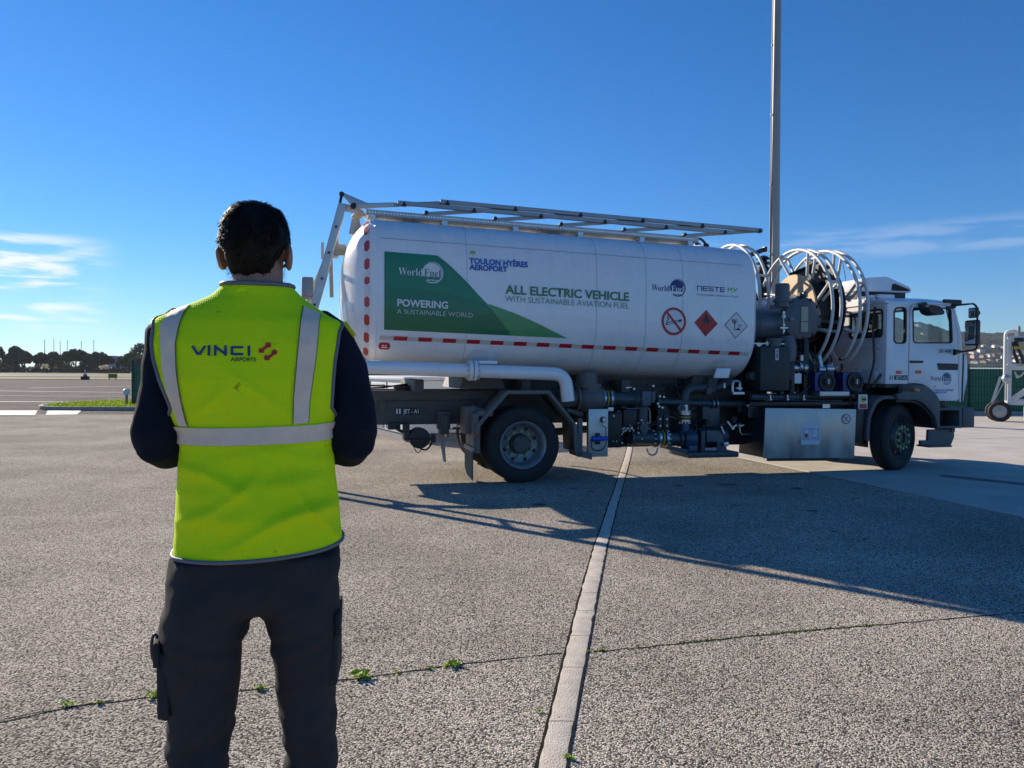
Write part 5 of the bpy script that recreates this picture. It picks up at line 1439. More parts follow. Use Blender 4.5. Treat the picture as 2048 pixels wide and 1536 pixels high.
pl_ = lambda x, z, o: (x - .0286 * (.93 - z), -1.185 - o, z - .0181 * (x - 3.44))
mapped('battery_sign', poly_mesh([[(4.03, .437), (4.325, .437), (4.325, .742), (4.03, .742)]]), pl_, .003, mat('sign_pale_blue_white', (0.62, 0.65, 0.72), 0.4, var=0.03), bb)
mapped('battery_symbol', poly_mesh([[(4.06, .53), (4.15, .53), (4.16, .66), (4.06, .66)], [(4.066, .536), (4.066, .654), (4.153, .654), (4.144, .536)]]), pl_, .005, M_LNAVY, bb)
mapped('battery_symbol', poly_mesh([[(4.19, .53), (4.30, .53), (4.30, .66), (4.18, .66), (4.20, .60)], [(4.197, .536), (4.208, .60), (4.19, .654), (4.294, .654), (4.294, .536)], [(4.045, .50), (4.31, .50), (4.31, .52), (4.045, .52)], [(4.05, .504), (4.05, .516), (4.305, .516), (4.305, .504)]]), pl_, .005, M_LNAVY, bb)
mapped('battery_symbol', poly_mesh([circle(4.105, .565, .028, 20)]), pl_, .007, M_PRED, bb)
mapped('no_smoking_sticker', poly_mesh([circle(4.745, .80, .066, 28)]), pl_, .003, M_LGREY, bb)
mapped('no_smoking_ring', poly_mesh([circle(4.745, .80, .071, 32), circle(4.745, .80, .058, 32)]), pl_, .005, M_PRED, bb)
mapped('no_smoking_bar', strokes([[(0, 1, 1, 0)]], 4.706, .761, .078, .078, .011, 0), pl_, .0062, M_PRED, bb)
mapped('no_smoking_symbol', strokes([[(0, .2, .5, .0), (.2, .5, .7, .9), (.7, .9, 1, .6)]], 4.715, .768, .06, .07, .008, 0), pl_, .005, M_PBLACK, bb)

# ------------------------------------------------------------------ rails, cabinet, valves forward of the tank
bm = bmesh.new(); box(bm, 3.26, 5.1, -1.10, -1.02, .965, 1.02, .006); box(bm, 3.30, 5.2, -1.0, -.5, 1.06, 1.12, .006); cyl(bm, (3.3, -1.08, 1.06), (4.75, -1.08, 1.03), .02, n=10); part('deck_rail', bm, M_BLACK)
bm = bmesh.new(); box(bm, 3.40, 3.86, -1.13, -.72, 1.18, 1.79, .008); part('pump_cabinet', bm, M_CAB_G)
cb = truck.children[-1]
mapped('cabinet_label', poly_mesh([[(3.632, 1.606), (3.68, 1.606), (3.68, 1.762), (3.632, 1.762)]]), lambda x, z, o: (x, -1.13 - o, z), .002, M_LGREY, cb)
mapped('label_print', poly_mesh([[(3.645, 1.64), (3.667, 1.64), (3.667, 1.70), (3.645, 1.70)], [(3.645, 1.62), (3.667, 1.62), (3.667, 1.63), (3.645, 1.63)], [(3.645, 1.71), (3.667, 1.71), (3.667, 1.75), (3.645, 1.75)]]), lambda x, z, o: (x, -1.13 - o, z), .004, M_PBLACK, cb)
bm = bmesh.new(); tube(bm, bend([(3.05, -1.0, 1.16), (3.05, -1.0, 1.31), (3.16, -1.0, 1.31), (3.16, -1.0, 1.18)], .05), .018, 10); box(bm, 3.04, 3.22, -1.03, -.95, 1.12, 1.16, .006); cyl(bm, (2.92, -1.0, 1.21), (2.92, -1.0, 1.28), .018, n=8); cyl(bm, (3.1, -1.0, 1.21), (3.19, -1.0, 1.21), .022, n=10); part('sample_tap', bm, M_STEEL)
bm = bmesh.new()
for x, z in ((3.45, 1.82), (3.58, 1.84), (3.66, 1.81)): cyl(bm, (x, -1.0, z - .03), (x, -1.0, z + .03), .025, n=10); box(bm, x - .04, x + .04, -1.02, -.98, z - .01, z + .01)
box(bm, 3.34, 3.85, -1.02, -.98, 1.83, 1.845); part('cabinet_fitting', bm, M_STEEL)
bm = bmesh.new()
for x in (3.55, 3.82, 4.08): cyl(bm, (x, -1.12, 1.055), (x + .03, -1.12, 1.055), .022, n=10); box(bm, x + .0, x + .015, -1.14, -1.1, 1.06, 1.12)
cyl(bm, (3.20, -1.11, .97), (3.24, -1.11, .97), .02, n=8); box(bm, 4.41, 4.53, -1.115, -1.10, .93, .985); part('ball_valve', bm, M_STEEL)
bm = bmesh.new(); cyl(bm, (3.3, -1.05, 1.09), (4.1, -1.05, 1.08), .045, n=16); cyl(bm, (3.56, -1.05, 1.03), (3.56, -1.05, 1.09), .06, n=16); part('manifold_pipe', bm, M_PIPE)

# ------------------------------------------------------------------ filter vessel with big bolted cover
fv = empty('filter_vessel'); fv.parent = truck
FC = Vector((4.135, -1.0, 2.21))
fd = Vector((math.sin(R(-24)) , -math.cos(R(24)), 0))     # cover faces the camera and a little rearward
fd = Vector((-.10, -1, 0)).normalized()
Mf = Matrix.Translation(FC) @ fd.to_track_quat('Z', 'Y').to_matrix().to_4x4()
bm = bmesh.new(); lathe(bm, [(0, .045), (.20, .035), (.295, .012), (.305, -.01), (.305, -.05), (.275, -.055), (.275, -.10)], Mf, 48); finish('cover', bm, M_FILTER, fv)
bm = bmesh.new()
for k in range(12):
    a = 2 * PI * k / 12 + .1; p = Mf @ Vector((.285 * math.cos(a), .285 * math.sin(a), -.07)); q = Mf @ Vector((.285 * math.cos(a), .285 * math.sin(a), .035)); cyl(bm, p, q, .020, n=8)
finish('cover_bolt', bm, M_BLACK, fv)
bm = bmesh.new(); cyl(bm, FC + Vector((0, .06, 0)), FC + Vector((0, 1.1, 0)), .265, n=40); cyl(bm, (3.50, -.78, 2.12), (4.1, -.78, 2.12), .215, n=32); lathe(bm, [(.215, 0), (.17, .08), (0, .12)], Matrix.Translation((3.50, -.78, 2.12)) @ Matrix.Rotation(R(-90), 4, 'Y'), 32); finish('shell', bm, M_FILTER, fv)
bm = bmesh.new(); cyl(bm, (3.83, -.98, 2.36), (3.83, -.98, 2.67), .10, n=28); cyl(bm, (3.83, -.98, 2.43), (3.83, -.98, 2.47), .13, n=28); cyl(bm, (3.83, -.98, 2.655), (3.83, -.98, 2.69), .09, n=28); finish('top_nozzle', bm, M_FILTER, fv)
bm = bmesh.new(); tube(bm, bend([(3.95, -.9, 1.95), (3.97, -.92, 1.75), (3.93, -.92, 1.55), (3.7, -.92, 1.45)], .12), .13, 24); cyl(bm, (3.70, -1.0, 1.80), (3.70, -1.0, 1.90), .09, n=24); cyl(bm, (3.70, -1.0, 1.88), (3.70, -1.0, 1.91), .115, n=24); finish('outlet_elbow', bm, M_FILTER, fv)
bm = bmesh.new(); bar(bm, FC + Vector((-.09, -.05, .0)), FC + Vector((-.09, -.05, .0)) + Vector((0, 0, .001)), .01, .01); box(bm, FC.x - .02, FC.x + .02, FC.y - .11, FC.y - .02, FC.z + .29, FC.z + .36, .008); cyl(bm, (FC.x - .05, FC.y, FC.z + .33), (FC.x + .07, FC.y, FC.z + .33), .03, n=12); finish('hinge', bm, M_FILTER, fv)
pf = lambda x, z, o: tuple(FC + fd * (.047 + o) + Vector((x, -.1 * x, z)))
mapped('rating_plate', poly_mesh([rrect(-.045, .075, -.215, .165, .006)]), pf, .002, M_PIPEG, fv)
mapped('rating_plate', poly_mesh([rrect(-.037, .068, -.045, .155, .004)]), pf, .004, mat('plate_beige', (0.42, 0.38, 0.31), 0.5, var=0.35, vscale=70), fv)
mapped('rating_plate', poly_mesh([rrect(-.037, .068, -.195, -.06, .004)]), pf, .004, MATS['plate_beige'], fv)
bm = bmesh.new(); cyl(bm, (3.80, -1.06, 2.25), (3.80, -1.06, 2.29), .02, n=10); cyl(bm, (3.80, -1.06, 2.20), (3.80, -1.06, 2.24), .03, n=10); tube(bm, [(3.80, -1.06, 1.98), (3.80, -1.06, 2.3)], .01, 8); box(bm, 3.74, 3.86, -1.08, -1.04, 2.05, 2.07); cyl(bm, (3.80, -1.08, 2.02), (3.80, -1.03, 2.02), .018, n=8); cyl(bm, (3.80, -1.08, 2.10), (3.80, -1.03, 2.10), .018, n=8); cyl(bm, (3.9, -1.06, 2.18), (3.97, -1.06, 2.19), .02, n=8); finish('drain_tap', bm, M_STEEL, fv)
bm = bmesh.new()
for p, q in (((4.15, -1.0, 1.50), (4.20, -1.0, 1.50)), ((4.08, -1.0, 1.52), (4.12, -1.0, 1.52))): cyl(bm, p, q, .07, n=18)
cyl(bm, (3.95, -1.0, 1.50), (4.22, -1.0, 1.50), .05, n=16); cyl(bm, (4.12, -1.02, 1.60), (4.12, -1.02, 1.68), .03, n=10); part('meter', bm, M_STEEL)
bm = bmesh.new(); box(bm, 3.34, 4.3, -.70, .6, 1.15, 1.75, .02); box(bm, 3.9, 4.0, -1.05, -.95, 1.1, 1.6, .01); box(bm, 4.18, 4.26, -1.0, -.9, 1.1, 1.9, .01); box(bm, 4.3, 4.42, -.9, -.8, 1.1, 1.55, .01); part('equipment_frame', bm, M_BLACK)
bm = bmesh.new(); box(bm, 4.0, 4.12, -1.03, -1.02, 1.28, 1.42); part('data_label', bm, M_LGREY, 0)
bm = bmesh.new()
r2 = random.Random(8)
for k in range(22):
    x0 = r2.uniform(3.85, 5.1); z0 = r2.uniform(1.3, 1.75); y0 = r2.uniform(-1.0, -.6)
    tube(bm, bend([(x0, y0, z0), (x0 + r2.uniform(-.1, .1), y0 - .1, z0 - .15), (x0 + r2.uniform(-.25, .25), y0 - .05, z0 - .3), (x0 + r2.uniform(-.3, .3), y0 + .2, z0 - .45)], .1, 4), r2.uniform(.010, .022), 6)
part('hydraulic_hose', bm, M_BLACKP)
# ------------------------------------------------------------------ twin cooling fans
for x0, x1, y in ((4.32, 4.61, -1.08), (4.78, 5.09, -1.08)):
    cf = empty('cooling_fan'); cf.parent = truck
    bm = bmesh.new(); box(bm, x0, x1, y, y + .22, 1.165, 1.445, .012); box(bm, x0 - .02, x0 + .06, y - .01, y + .02, 1.17, 1.44, .005); finish('shroud', bm, M_BLUE, cf)
    c = ((x0 + x1) / 2 + .02, 1.305)
    bm = bmesh.new(); lathe(bm, [(.10, .03), (.13, .035), (.135, .0), (.128, -.02)], Matrix.Translation((c[0], y, c[1])) @ Matrix.Rotation(R(90), 4, 'X'), 32)
    for rr in (.045, .065, .085, .105): lathe(bm, [(rr - .003, .034), (rr + .003, .034), (rr + .003, .028), (rr - .003, .028)], Matrix.Translation((c[0], y, c[1])) @ Matrix.Rotation(R(90), 4, 'X'), 28, close=True)
    lathe(bm, [(0, .012), (.13, .012)], Matrix.Translation((c[0], y, c[1])) @ Matrix.Rotation(R(90), 4, 'X'), 28); finish('fan_guard', bm, M_BLACKP, cf)
    bm = bmesh.new(); lathe(bm, [(.05, .036), (.05, .05), (.02, .056), (0, .056)], Matrix.Translation((c[0], y, c[1])) @ Matrix.Rotation(R(90), 4, 'X'), 20); finish('fan_hub', bm, M_BLACKP, cf)
    bm = bmesh.new(); box(bm, c[0] - .006, c[0] + .01, y - .062, y - .055, c[1] - .03, c[1] + .04); finish('sticker', bm, M_LGREY, cf)
bm = bmesh.new(); box(bm, 4.36, 4.85, -1.12, -.9, 1.10, 1.165, .006); part('fan_shelf', bm, M_ALU)
bm = bmesh.new(); cyl(bm, (4.42, -.98, 1.48), (4.52, -.98, 1.48), .05, n=16); cyl(bm, (4.54, -.98, 1.49), (4.66, -.98, 1.49), .06, n=16); cyl(bm, (4.48, -.98, 1.5), (4.46, -.95, 1.68), .035, n=12); part('hose_coupling', bm, M_STEEL)
# warning sign by the wheel arch
sgp = lambda x, z, o: (x, -1.20 - o, z)
bm = bmesh.new(); box(bm, 4.935, 5.085, -1.20, -1.19, .916, 1.125, .004); part('ppe_sign', bm, M_LGREY)
ps = truck.children[-1]
mapped('ear_defender_symbol', poly_mesh([circle(5.01, 1.055, .05, 24)]), sgp, .002, mat('sign_bright_yellow', (0.75, 0.55, 0.02), 0.5, var=0), ps)
mapped('goggle_symbol', poly_mesh([[(4.99, 1.04), (5.06, 1.04), (5.06, 1.07), (4.99, 1.07)]]), sgp, .004, M_PBLACK, ps)
mapped('sign_foot', poly_mesh([[(4.95, .925), (5.07, .925), (5.07, .99), (4.95, .99)]]), sgp, .002, M_PRED, ps)

# ------------------------------------------------------------------ hose reels with hoop guards
def reel(RX, RC, RR, xs, near):
    rl = empty('hose_reel'); rl.parent = truck
    y, z = RC
    for x in xs:
        bm = bmesh.new(); tube(bm, [(x, y + RR * math.cos(2 * PI * k / 64), z + RR * math.sin(2 * PI * k / 64)) for k in range(64)], .024, 10, closed=True); finish('guard_hoop', bm, M_HOOP, rl, 60)
    for k in range(8):
        a = 2 * PI * (k + .5) / 8
        for xa, xb in ((xs[0], xs[1]), (xs[2], xs[3])) if len(xs) > 3 else ((xs[0], xs[1]),):
            if k % 2: 
                bm = bmesh.new(); cyl(bm, (xa, y + RR * math.cos(a), z + RR * math.sin(a)), (xb, y + RR * math.cos(a), z + RR * math.sin(a)), .02, n=8); finish('hoop_tie', bm, M_HOOP, rl, 60)
            for x in (xa, xb):
                bm = bmesh.new(); cyl(bm, (x, y + RR * math.cos(a), z + RR * math.sin(a)), (x + (.03 if x == xa else -.02), y + .60 * RR * math.cos(a + .16), z + .60 * RR * math.sin(a + .16)), .021, n=8); finish('hoop_spoke', bm, M_HOOP, rl, 60)
    Mx = Matrix.Translation((RX, y, z)) @ Matrix.Rotation(R(90), 4, 'Y')
    bm = bmesh.new(); lathe(bm, [(.26, -.02), (.56, -.015), (.56, .015), (.26, .02)], Mx, 48, close=True); finish('drum_side', bm, M_TAN, rl)
    bm = bmesh.new(); lathe(bm, [(.17, -.03), (.26, -.03), (.26, .03), (.22, .28), (.22, .32), (.17, .32)], Mx, 32, close=True); cyl(bm, (RX - .05, y, z), (RX + .40, y, z), .06, n=16); finish('drum', bm, M_BLACK, rl)
    bm = bmesh.new()
    for k in range(6):
        for j in range(3):
            rr = .31 + .075 * j; x = RX + .06 + .045 * k
            tube(bm, [(x, y + rr * math.cos(2 * PI * i / 28), z + rr * math.sin(2 * PI * i / 28)) for i in range(28)], .026, 6, closed=True)
    finish('hose', bm, M_BLACKP, rl, 60)
    bm = bmesh.new(); lathe(bm, [(.2, -.012), (.76, -.012), (.76, .012), (.2, .012)], Matrix.Translation((RX + .34, y, z)) @ Matrix.Rotation(R(90), 4, 'Y'), 48, close=True)
    for k in range(6):
        a = 2 * PI * k / 6 + .3; bar(bm, (RX + .05, y + .6 * math.cos(a), z + .6 * math.sin(a)), (RX + .34, y + .72 * math.cos(a), z + .72 * math.sin(a)), .05, .05)
    finish('drum_side', bm, M_BLACK, rl)
    bm = bmesh.new()
    for s in (-.35, .35): bar(bm, (RX - .02, y + s, 1.1), (RX, y + s * .3, z), .06, .06); bar(bm, (RX + .40, y + s, 1.1), (RX + .40, y + s * .3, z), .06, .06)
    finish('reel_stand', bm, M_BLACK, rl)
    return rl
reel(4.50, (-.26, 2.37), .93, (4.50, 4.64, 4.95, 5.08), True)
# second guard behind the tank end, on the far side
r2_ = empty('hose_reel'); r2_.parent = truck
for x in (3.68, 3.82):
    bm = bmesh.new(); tube(bm, [(x, .26 + .92 * math.cos(2 * PI * k / 64), 2.50 + .92 * math.sin(2 * PI * k / 64)) for k in range(64)], .024, 10, closed=True); finish('guard_hoop', bm, M_HOOP, r2_, 60)
for k in range(8):
    a = 2 * PI * (k + .5) / 8
    bm = bmesh.new(); cyl(bm, (3.68, .26 + .92 * math.cos(a), 2.5 + .92 * math.sin(a)), (3.82, .26 + .92 * math.cos(a), 2.5 + .92 * math.sin(a)), .02, n=8); finish('hoop_tie', bm, M_HOOP, r2_, 60)
bm = bmesh.new(); lathe(bm, [(.1, -.012), (.62, -.012), (.62, .012), (.1, .012)], Matrix.Translation((3.92, .35, 2.3)) @ Matrix.Rotation(R(90), 4, 'Y'), 40, close=True); cyl(bm, (3.9, .35, 2.3), (4.3, .35, 2.3), .3, n=28); finish('drum', bm, M_BLACK, r2_)
# black vent stack with mushroom cap, black arm, white equipment housings beyond
bm = bmesh.new(); cyl(bm, (4.53, .6, 1.2), (4.53, .6, 3.12), .085, n=18); lathe(bm, [(.085, 3.0), (.125, 3.02), (.125, 3.10), (.09, 3.15), (.05, 3.20), (.11, 3.21), (.12, 3.235), (.06, 3.25), (.05, 3.28), (.12, 3.295), (.05, 3.345), (0, 3.36)], Matrix.Translation((4.53, .6, 0)), 22); part('vent_stack', bm, M_BLACK)
bm = bmesh.new(); bar(bm, (4.02, .3, 3.27), (4.36, .3, 3.40), .05, .07, .006); bar(bm, (4.0, .3, 2.4), (4.03, .3, 3.30), .06, .06, .006); box(bm, 4.33, 4.38, .26, .34, 3.36, 3.44, .005); part('hose_boom', bm, M_BLACK)
bm = bmesh.new(); box(bm, 4.0, 4.42, -.50, -.08, 2.36, 2.57, .02); box(bm, 3.66, 3.95, -.45, -.1, 2.34, 2.50, .02); box(bm, 4.60, 4.85, .5, .9, 2.4, 2.66, .03); box(bm, 3.9, 4.7, .2, 1.0, 2.24, 2.31, .01); part('equipment_housing', bm, M_CABW)
bm = bmesh.new(); box(bm, 3.9, 5.2, .3, 1.1, 1.15, 2.2, .03); part('machine_cabinet', bm, M_BLACK)

# small clutter of the pump bay: valves, clamps, brackets and cables, each a piece of its own
rc_ = random.Random(21)
for k in range(46):
    x = rc_.uniform(1.25, 3.30) if k % 2 else rc_.uniform(3.35, 5.0)
    z = rc_.uniform(.50, 1.25) if k % 2 else rc_.uniform(1.12, 1.70)
    y = rc_.uniform(-1.0, -.66)
    t_ = k % 5
    bm = bmesh.new()
    if t_ == 0:
        cyl(bm, (x, y, z), (x + .07, y, z), .022, n=10); cyl(bm, (x + .035, y, z), (x + .035, y - .05, z), .012, n=8); bar(bm, (x + .0, y - .05, z), (x + .08, y - .05, z + .01), .012, .012); part('valve', bm, rc_.choice((M_STEEL, M_PIPE)))
    elif t_ == 1:
        box(bm, x, x + rc_.uniform(.04, .10), y, y + .05, z, z + rc_.uniform(.05, .14), .006); part('junction_box', bm, rc_.choice((M_BLACKP, M_FILTER, M_PIPE)))
    elif t_ == 2:
        tube(bm, bend([(x, y, z), (x + .02, y - .06, z - .12), (x + rc_.uniform(-.2, .25), y - .04, z - .18), (x + rc_.uniform(-.2, .3), y + .06, z + .04)], .08, 5), rc_.uniform(.006, .014), 6); part('cable', bm, M_BLACKP)
    elif t_ == 3:
        cyl(bm, (x, y - .03, z), (x, y + .1, z), rc_.uniform(.03, .06), n=14); cyl(bm, (x, y - .045, z), (x, y - .03, z), .02, n=8); part('filter_canister', bm, rc_.choice((M_PIPE, M_BLACK, M_FILTER)))
    else:
        tube(bm, bend([(x, y, z + .15), (x, y - .02, z), (x + rc_.uniform(.1, .3), y - .02, z), (x + .3, y, z - .1)], .05, 5), rc_.uniform(.010, .018), 8); part('thin_pipe', bm, rc_.choice((M_PIPE, M_STEEL, M_BLACK)))
# ================================================================== CAB
def glass_mat():
    m = bpy.data.materials.new('window_glass'); m.use_nodes = True
    n, l = m.node_tree.nodes, m.node_tree.links
    n.remove(n['Principled BSDF'])
    tr = n.new('ShaderNodeBsdfTransparent'); tr.inputs[0].default_value = (0.90, 0.95, 0.94, 1)
    gl = n.new('ShaderNodeBsdfGlossy'); gl.inputs['Roughness'].default_value = 0.03
    lw = n.new('ShaderNodeLayerWeight'); lw.inputs['Blend'].default_value = 0.5
    pw = n.new('ShaderNodeMath'); pw.operation = 'POWER'; pw.inputs[1].default_value = 4.0; l.new(lw.outputs['Facing'], pw.inputs[0])
    fr = n.new('ShaderNodeMath'); fr.operation = 'MULTIPLY_ADD'; fr.inputs[1].default_value = 0.55; fr.inputs[2].default_value = 0.03; l.new(pw.outputs[0], fr.inputs[0])
    mx = n.new('ShaderNodeMixShader'); l.new(fr.outputs[0], mx.inputs[0]); l.new(tr.outputs[0], mx.inputs[1]); l.new(gl.outputs[0], mx.inputs[2])
    l.new(mx.outputs[0], n['Material Output'].inputs['Surface'])
    return m
M_GLASS = glass_mat()
M_SEALR = mat('window_rubber', (0.015, 0.015, 0.016), 0.6, var=0)
M_CLAD = mat('grey_cladding', (0.115, 0.115, 0.118), 0.6, var=0.18, vscale=6)
M_CABIN = mat('cab_interior_grey', (0.10, 0.10, 0.11), 0.8, var=0.2)
arch = [(6.345, 1.012), (6.325, 1.06), (6.27, 1.125), (6.19, 1.20), (6.10, 1.25), (6.02, 1.268), (5.94, 1.275)]
side_out = [(5.43, 1.275), (5.435, 2.02), (5.44, 2.43), (5.50, 2.47), (6.42, 2.485), (6.585, 2.47), (6.635, 2.38), (6.745, 2.05), (6.775, 1.70), (6.76, 1.012)] + arch
door_out = [(5.822, 1.285), (5.835, 2.37), (5.875, 2.425), (6.535, 2.445), (6.575, 2.425), (6.672, 1.98), (6.715, 1.06), (6.69, 1.025), (6.352, 1.025)] + [(x - .004, z + .012) for x, z in arch[1:]]
door_gap = [(5.812, 1.276)] + [(5.824, 2.375), (5.868, 2.436), (6.54, 2.457), (6.585, 2.434), (6.684, 1.982), (6.727, 1.05), (6.70, 1.0125)]
qwin = rpoly([(5.560, 1.868), (5.771, 1.866), (5.765, 2.392), (5.560, 2.382)], .07)
dwin = rpoly([(5.892, 1.876), (6.585, 1.886), (6.55, 2.398), (5.875, 2.386)], .055)
for s in (-1, 1):
    yo = 1.13 * s
    bm = bmesh.new()
    gap = [(5.812, 1.30)] + door_gap[1:6] + [(6.727, 1.06), (6.695, 1.0165), (6.352, 1.0165)] + [(x, z + .006) for x, z in arch[1:]]
    plate(bm, [side_out], .03, XZ(yo - .0 * s), .004) if False else None
    # rear quarter in front of the door gap, sill strip and pillar as one pressing
    plate(bm, [[(5.43, 1.275), (5.435, 2.02), (5.44, 2.43), (5.50, 2.47), (6.42, 2.485), (6.585, 2.47), (6.635, 2.38), (6.745, 2.05), (6.775, 1.70), (6.76, 1.012), (6.730, 1.012), (6.727, 1.06), (6.684, 1.982), (6.585, 2.434), (6.54, 2.457), (5.868, 2.436), (5.824, 2.375), (5.811, 1.275)], qwin], .035, XZ(yo), .005)
    sd_ = part('cab_side', bm, M_CABW, 30)
    bm = bmesh.new(); plate(bm, [rpoly([(5.552, 1.860), (5.779, 1.858), (5.773, 2.400), (5.552, 2.390)], .075), rpoly([(5.572, 1.880), (5.759, 1.878), (5.753, 2.380), (5.572, 2.370)], .06)], .045, XZ(yo)); finish('window_seal', bm, M_SEALR, sd_, 0)
    bm = bmesh.new(); plate(bm, [qwin], .005, XZ(yo)); finish('window_pane', bm, M_GLASS, sd_, 0)
    bm = bmesh.new(); plate(bm, [door_out, dwin], .035, XZ(yo + .004 * s), .006)
    dr = part('door', bm, M_CABW, 30)
    bm = bmesh.new(); plate(bm, [rpoly([(5.886, 1.868), (6.592, 1.878), (6.556, 2.406), (5.868, 2.394)], .06), rpoly([(5.903, 1.886), (6.570, 1.896), (6.536, 2.388), (5.890, 2.378)], .045)], .042, XZ(yo + .004 * s)); finish('window_seal', bm, M_SEALR, dr, 0)
    bm = bmesh.new(); plate(bm, [dwin], .005, XZ(yo)); finish('window_pane', bm, M_GLASS, dr, 0)
    bm = bmesh.new()
    Y = yo + s * .026
    box(bm, 5.83, 6.045, min(Y, Y + .03 * s), max(Y, Y + .03 * s), 1.583, 1.617, .008); finish('door_handle', bm, M_BLACKP, dr)
    bm = bmesh.new(); plate(bm, [rpoly([(6.345, 1.483), (6.683, 1.483), (6.683, 1.578), (6.315, 1.583)], .012)], .012, XZ(yo + s * .024)); finish('vent_panel', bm, M_BLACKP, dr)
    bm = bmesh.new()
    box(bm, 5.835, 6.69, yo + s * .020, yo + s * .0245, 1.640, 1.650, .002); box(bm, 5.835, 6.31, yo + s * .020, yo + s * .0235, 1.480, 1.486, .001); finish('crease', bm, M_CABW, dr)
    # black shut line strip and white front corner panel
    bm = bmesh.new(); plate(bm, [[(6.775, 1.015), (6.795, 1.015), (6.812, 1.70), (6.79, 1.74), (6.778, 1.70)]], .03, XZ(yo - .005 * s)); part('shut_line', bm, M_BLACK)
    bm = bmesh.new(); plate(bm, [rpoly([(6.797, 1.012), (6.812, 1.008), (6.885, 1.36), (6.872, 1.70), (6.815, 1.72)], .02)], .12, XZ(yo - .055 * s), .012); part('corner_panel', bm, M_CABW)
# rear wall with two windows and pressed ribs
bm = bmesh.new()
rw = [rrect(-1.07, -.36, 1.965, 2.365, .06), rrect(.36, 1.07, 1.965, 2.365, .06)]
plate(bm, [rrect(-1.12, 1.12, 1.275, 2.47, .05)] + rw, .03, YZ(5.445), .004)
for z in (1.50, 1.59, 1.74, 1.83): box(bm, 5.415, 5.435, -1.0, 1.0, z - .022, z + .022, .012)
box(bm, 5.395, 5.435, -.98, -.80, 1.33, 1.47, .02); box(bm, 5.405, 5.435, -.62, -.56, 1.28, 1.52, .015)
rwall = part('cab_rear_wall', bm, M_CABW, 30)
bm = bmesh.new()
for a in (-1, 1):
    plate(bm, [rrect(min(.35 * a, 1.08 * a), max(.35 * a, 1.08 * a), 1.955, 2.375, .065), rrect(min(.375 * a, 1.055 * a), max(.375 * a, 1.055 * a), 1.98, 2.35, .05)], .045, YZ(5.445))
finish('window_seal', bm, M_SEALR, rwall, 0)
bm = bmesh.new()
for w in rw: plate(bm, [w], .004, YZ(5.445))
finish('window_pane', bm, M_GLASS, rwall, 0)
# roof: crowned pressing with raised ribs towards the back
bm = bmesh.new()
K, J = 14, 16
rows = []
for i in range(K + 1):
    x = 5.41 + (6.62 - 5.41) * i / K
    row = []
    for j in range(J + 1):
        v = -1 + 2 * j / J
        y = 1.145 * math.copysign(abs(v) ** .8, v)
        ex = max(0, 1 - abs(2 * i / K - 1) ** 10)
        z = 2.475 + .115 * (1 - abs(v) ** 3.5) * (.45 + .55 * ex)
        row.append(bm.verts.new((x, y, z)))
    rows.append(row)
low_ = [[bm.verts.new((v.co.x, v.co.y, 2.452)) for v in rw_] for rw_ in rows]
for i in range(K):
    for j in range(J):
        bm.faces.new((rows[i][j], rows[i + 1][j], rows[i + 1][j + 1], rows[i][j + 1])); bm.faces.new((low_[i][j], low_[i][j + 1], low_[i + 1][j + 1], low_[i + 1][j]))
for i in range(K):
    for j in (0, J): bm.faces.new((rows[i][j], rows[i + 1][j], low_[i + 1][j], low_[i][j]))
for j in range(J):
    for i in (0, K): bm.faces.new((rows[i][j], rows[i][j + 1], low_[i][j + 1], low_[i][j]))
for y in (-.9, -.72, -.54, .54, .72, .9): box(bm, 5.45, 5.75, y - .05, y + .05, 2.535, 2.60, .03)
bmesh.ops.recalc_face_normals(bm, faces=bm.faces[:])
part('cab_roof', bm, M_CABW, 45)
# front: windscreen, dash panel, grille, lamps, sun visor
bm = bmesh.new(); 
fa = [(-1.06, 6.775, 1.74), (1.06, 6.775, 1.74), (1.0, 6.60, 2.44), (-1.0, 6.60, 2.44)]
vs = [bm.verts.new((x, y, z)) for y, x, z in fa]; bm.faces.new(vs); ws = part('windscreen', bm, M_GLASS, 0)
bm = bmesh.new(); tube(bm, [(x, y, z) for y, x, z in fa], .018, 6, closed=True); finish('window_seal', bm, M_SEALR, ws)
bm = bmesh.new(); bar(bm, (6.79, -.5, 1.76), (6.73, -.1, 1.98), .02, .02); bar(bm, (6.79, .3, 1.76), (6.73, .7, 1.98), .02, .02); finish('wiper', bm, M_BLACKP, ws)
bm = bmesh.new(); box(bm, 6.70, 6.84, -1.08, 1.08, 1.02, 1.73, .02); box(bm, 6.84, 6.875, -.95, .95, 1.05, 1.70, .015); fp = part('front_panel', bm, M_CABW)
bm = bmesh.new()
for k in range(6): box(bm, 6.875, 6.89, -.6, .6, 1.12 + .085 * k, 1.165 + .085 * k, .004)
finish('grille_bar', bm, M_BLACKP, fp)
bm = bmesh.new(); box(bm, 6.60, 6.74, -1.165, 1.165, 2.455, 2.53, .02); box(bm, 6.56, 6.64, -1.165, -1.12, 2.40, 2.53, .02); box(bm, 6.42, 6.58, -1.165, -1.12, 2.475, 2.53, .01); part('sun_visor', bm, M_BLACK)
bm = bmesh.new(); box(bm, 6.46, 6.60, -1.16, -1.135, 2.39, 2.43, .006); part('visor_bracket', bm, M_BLACK)
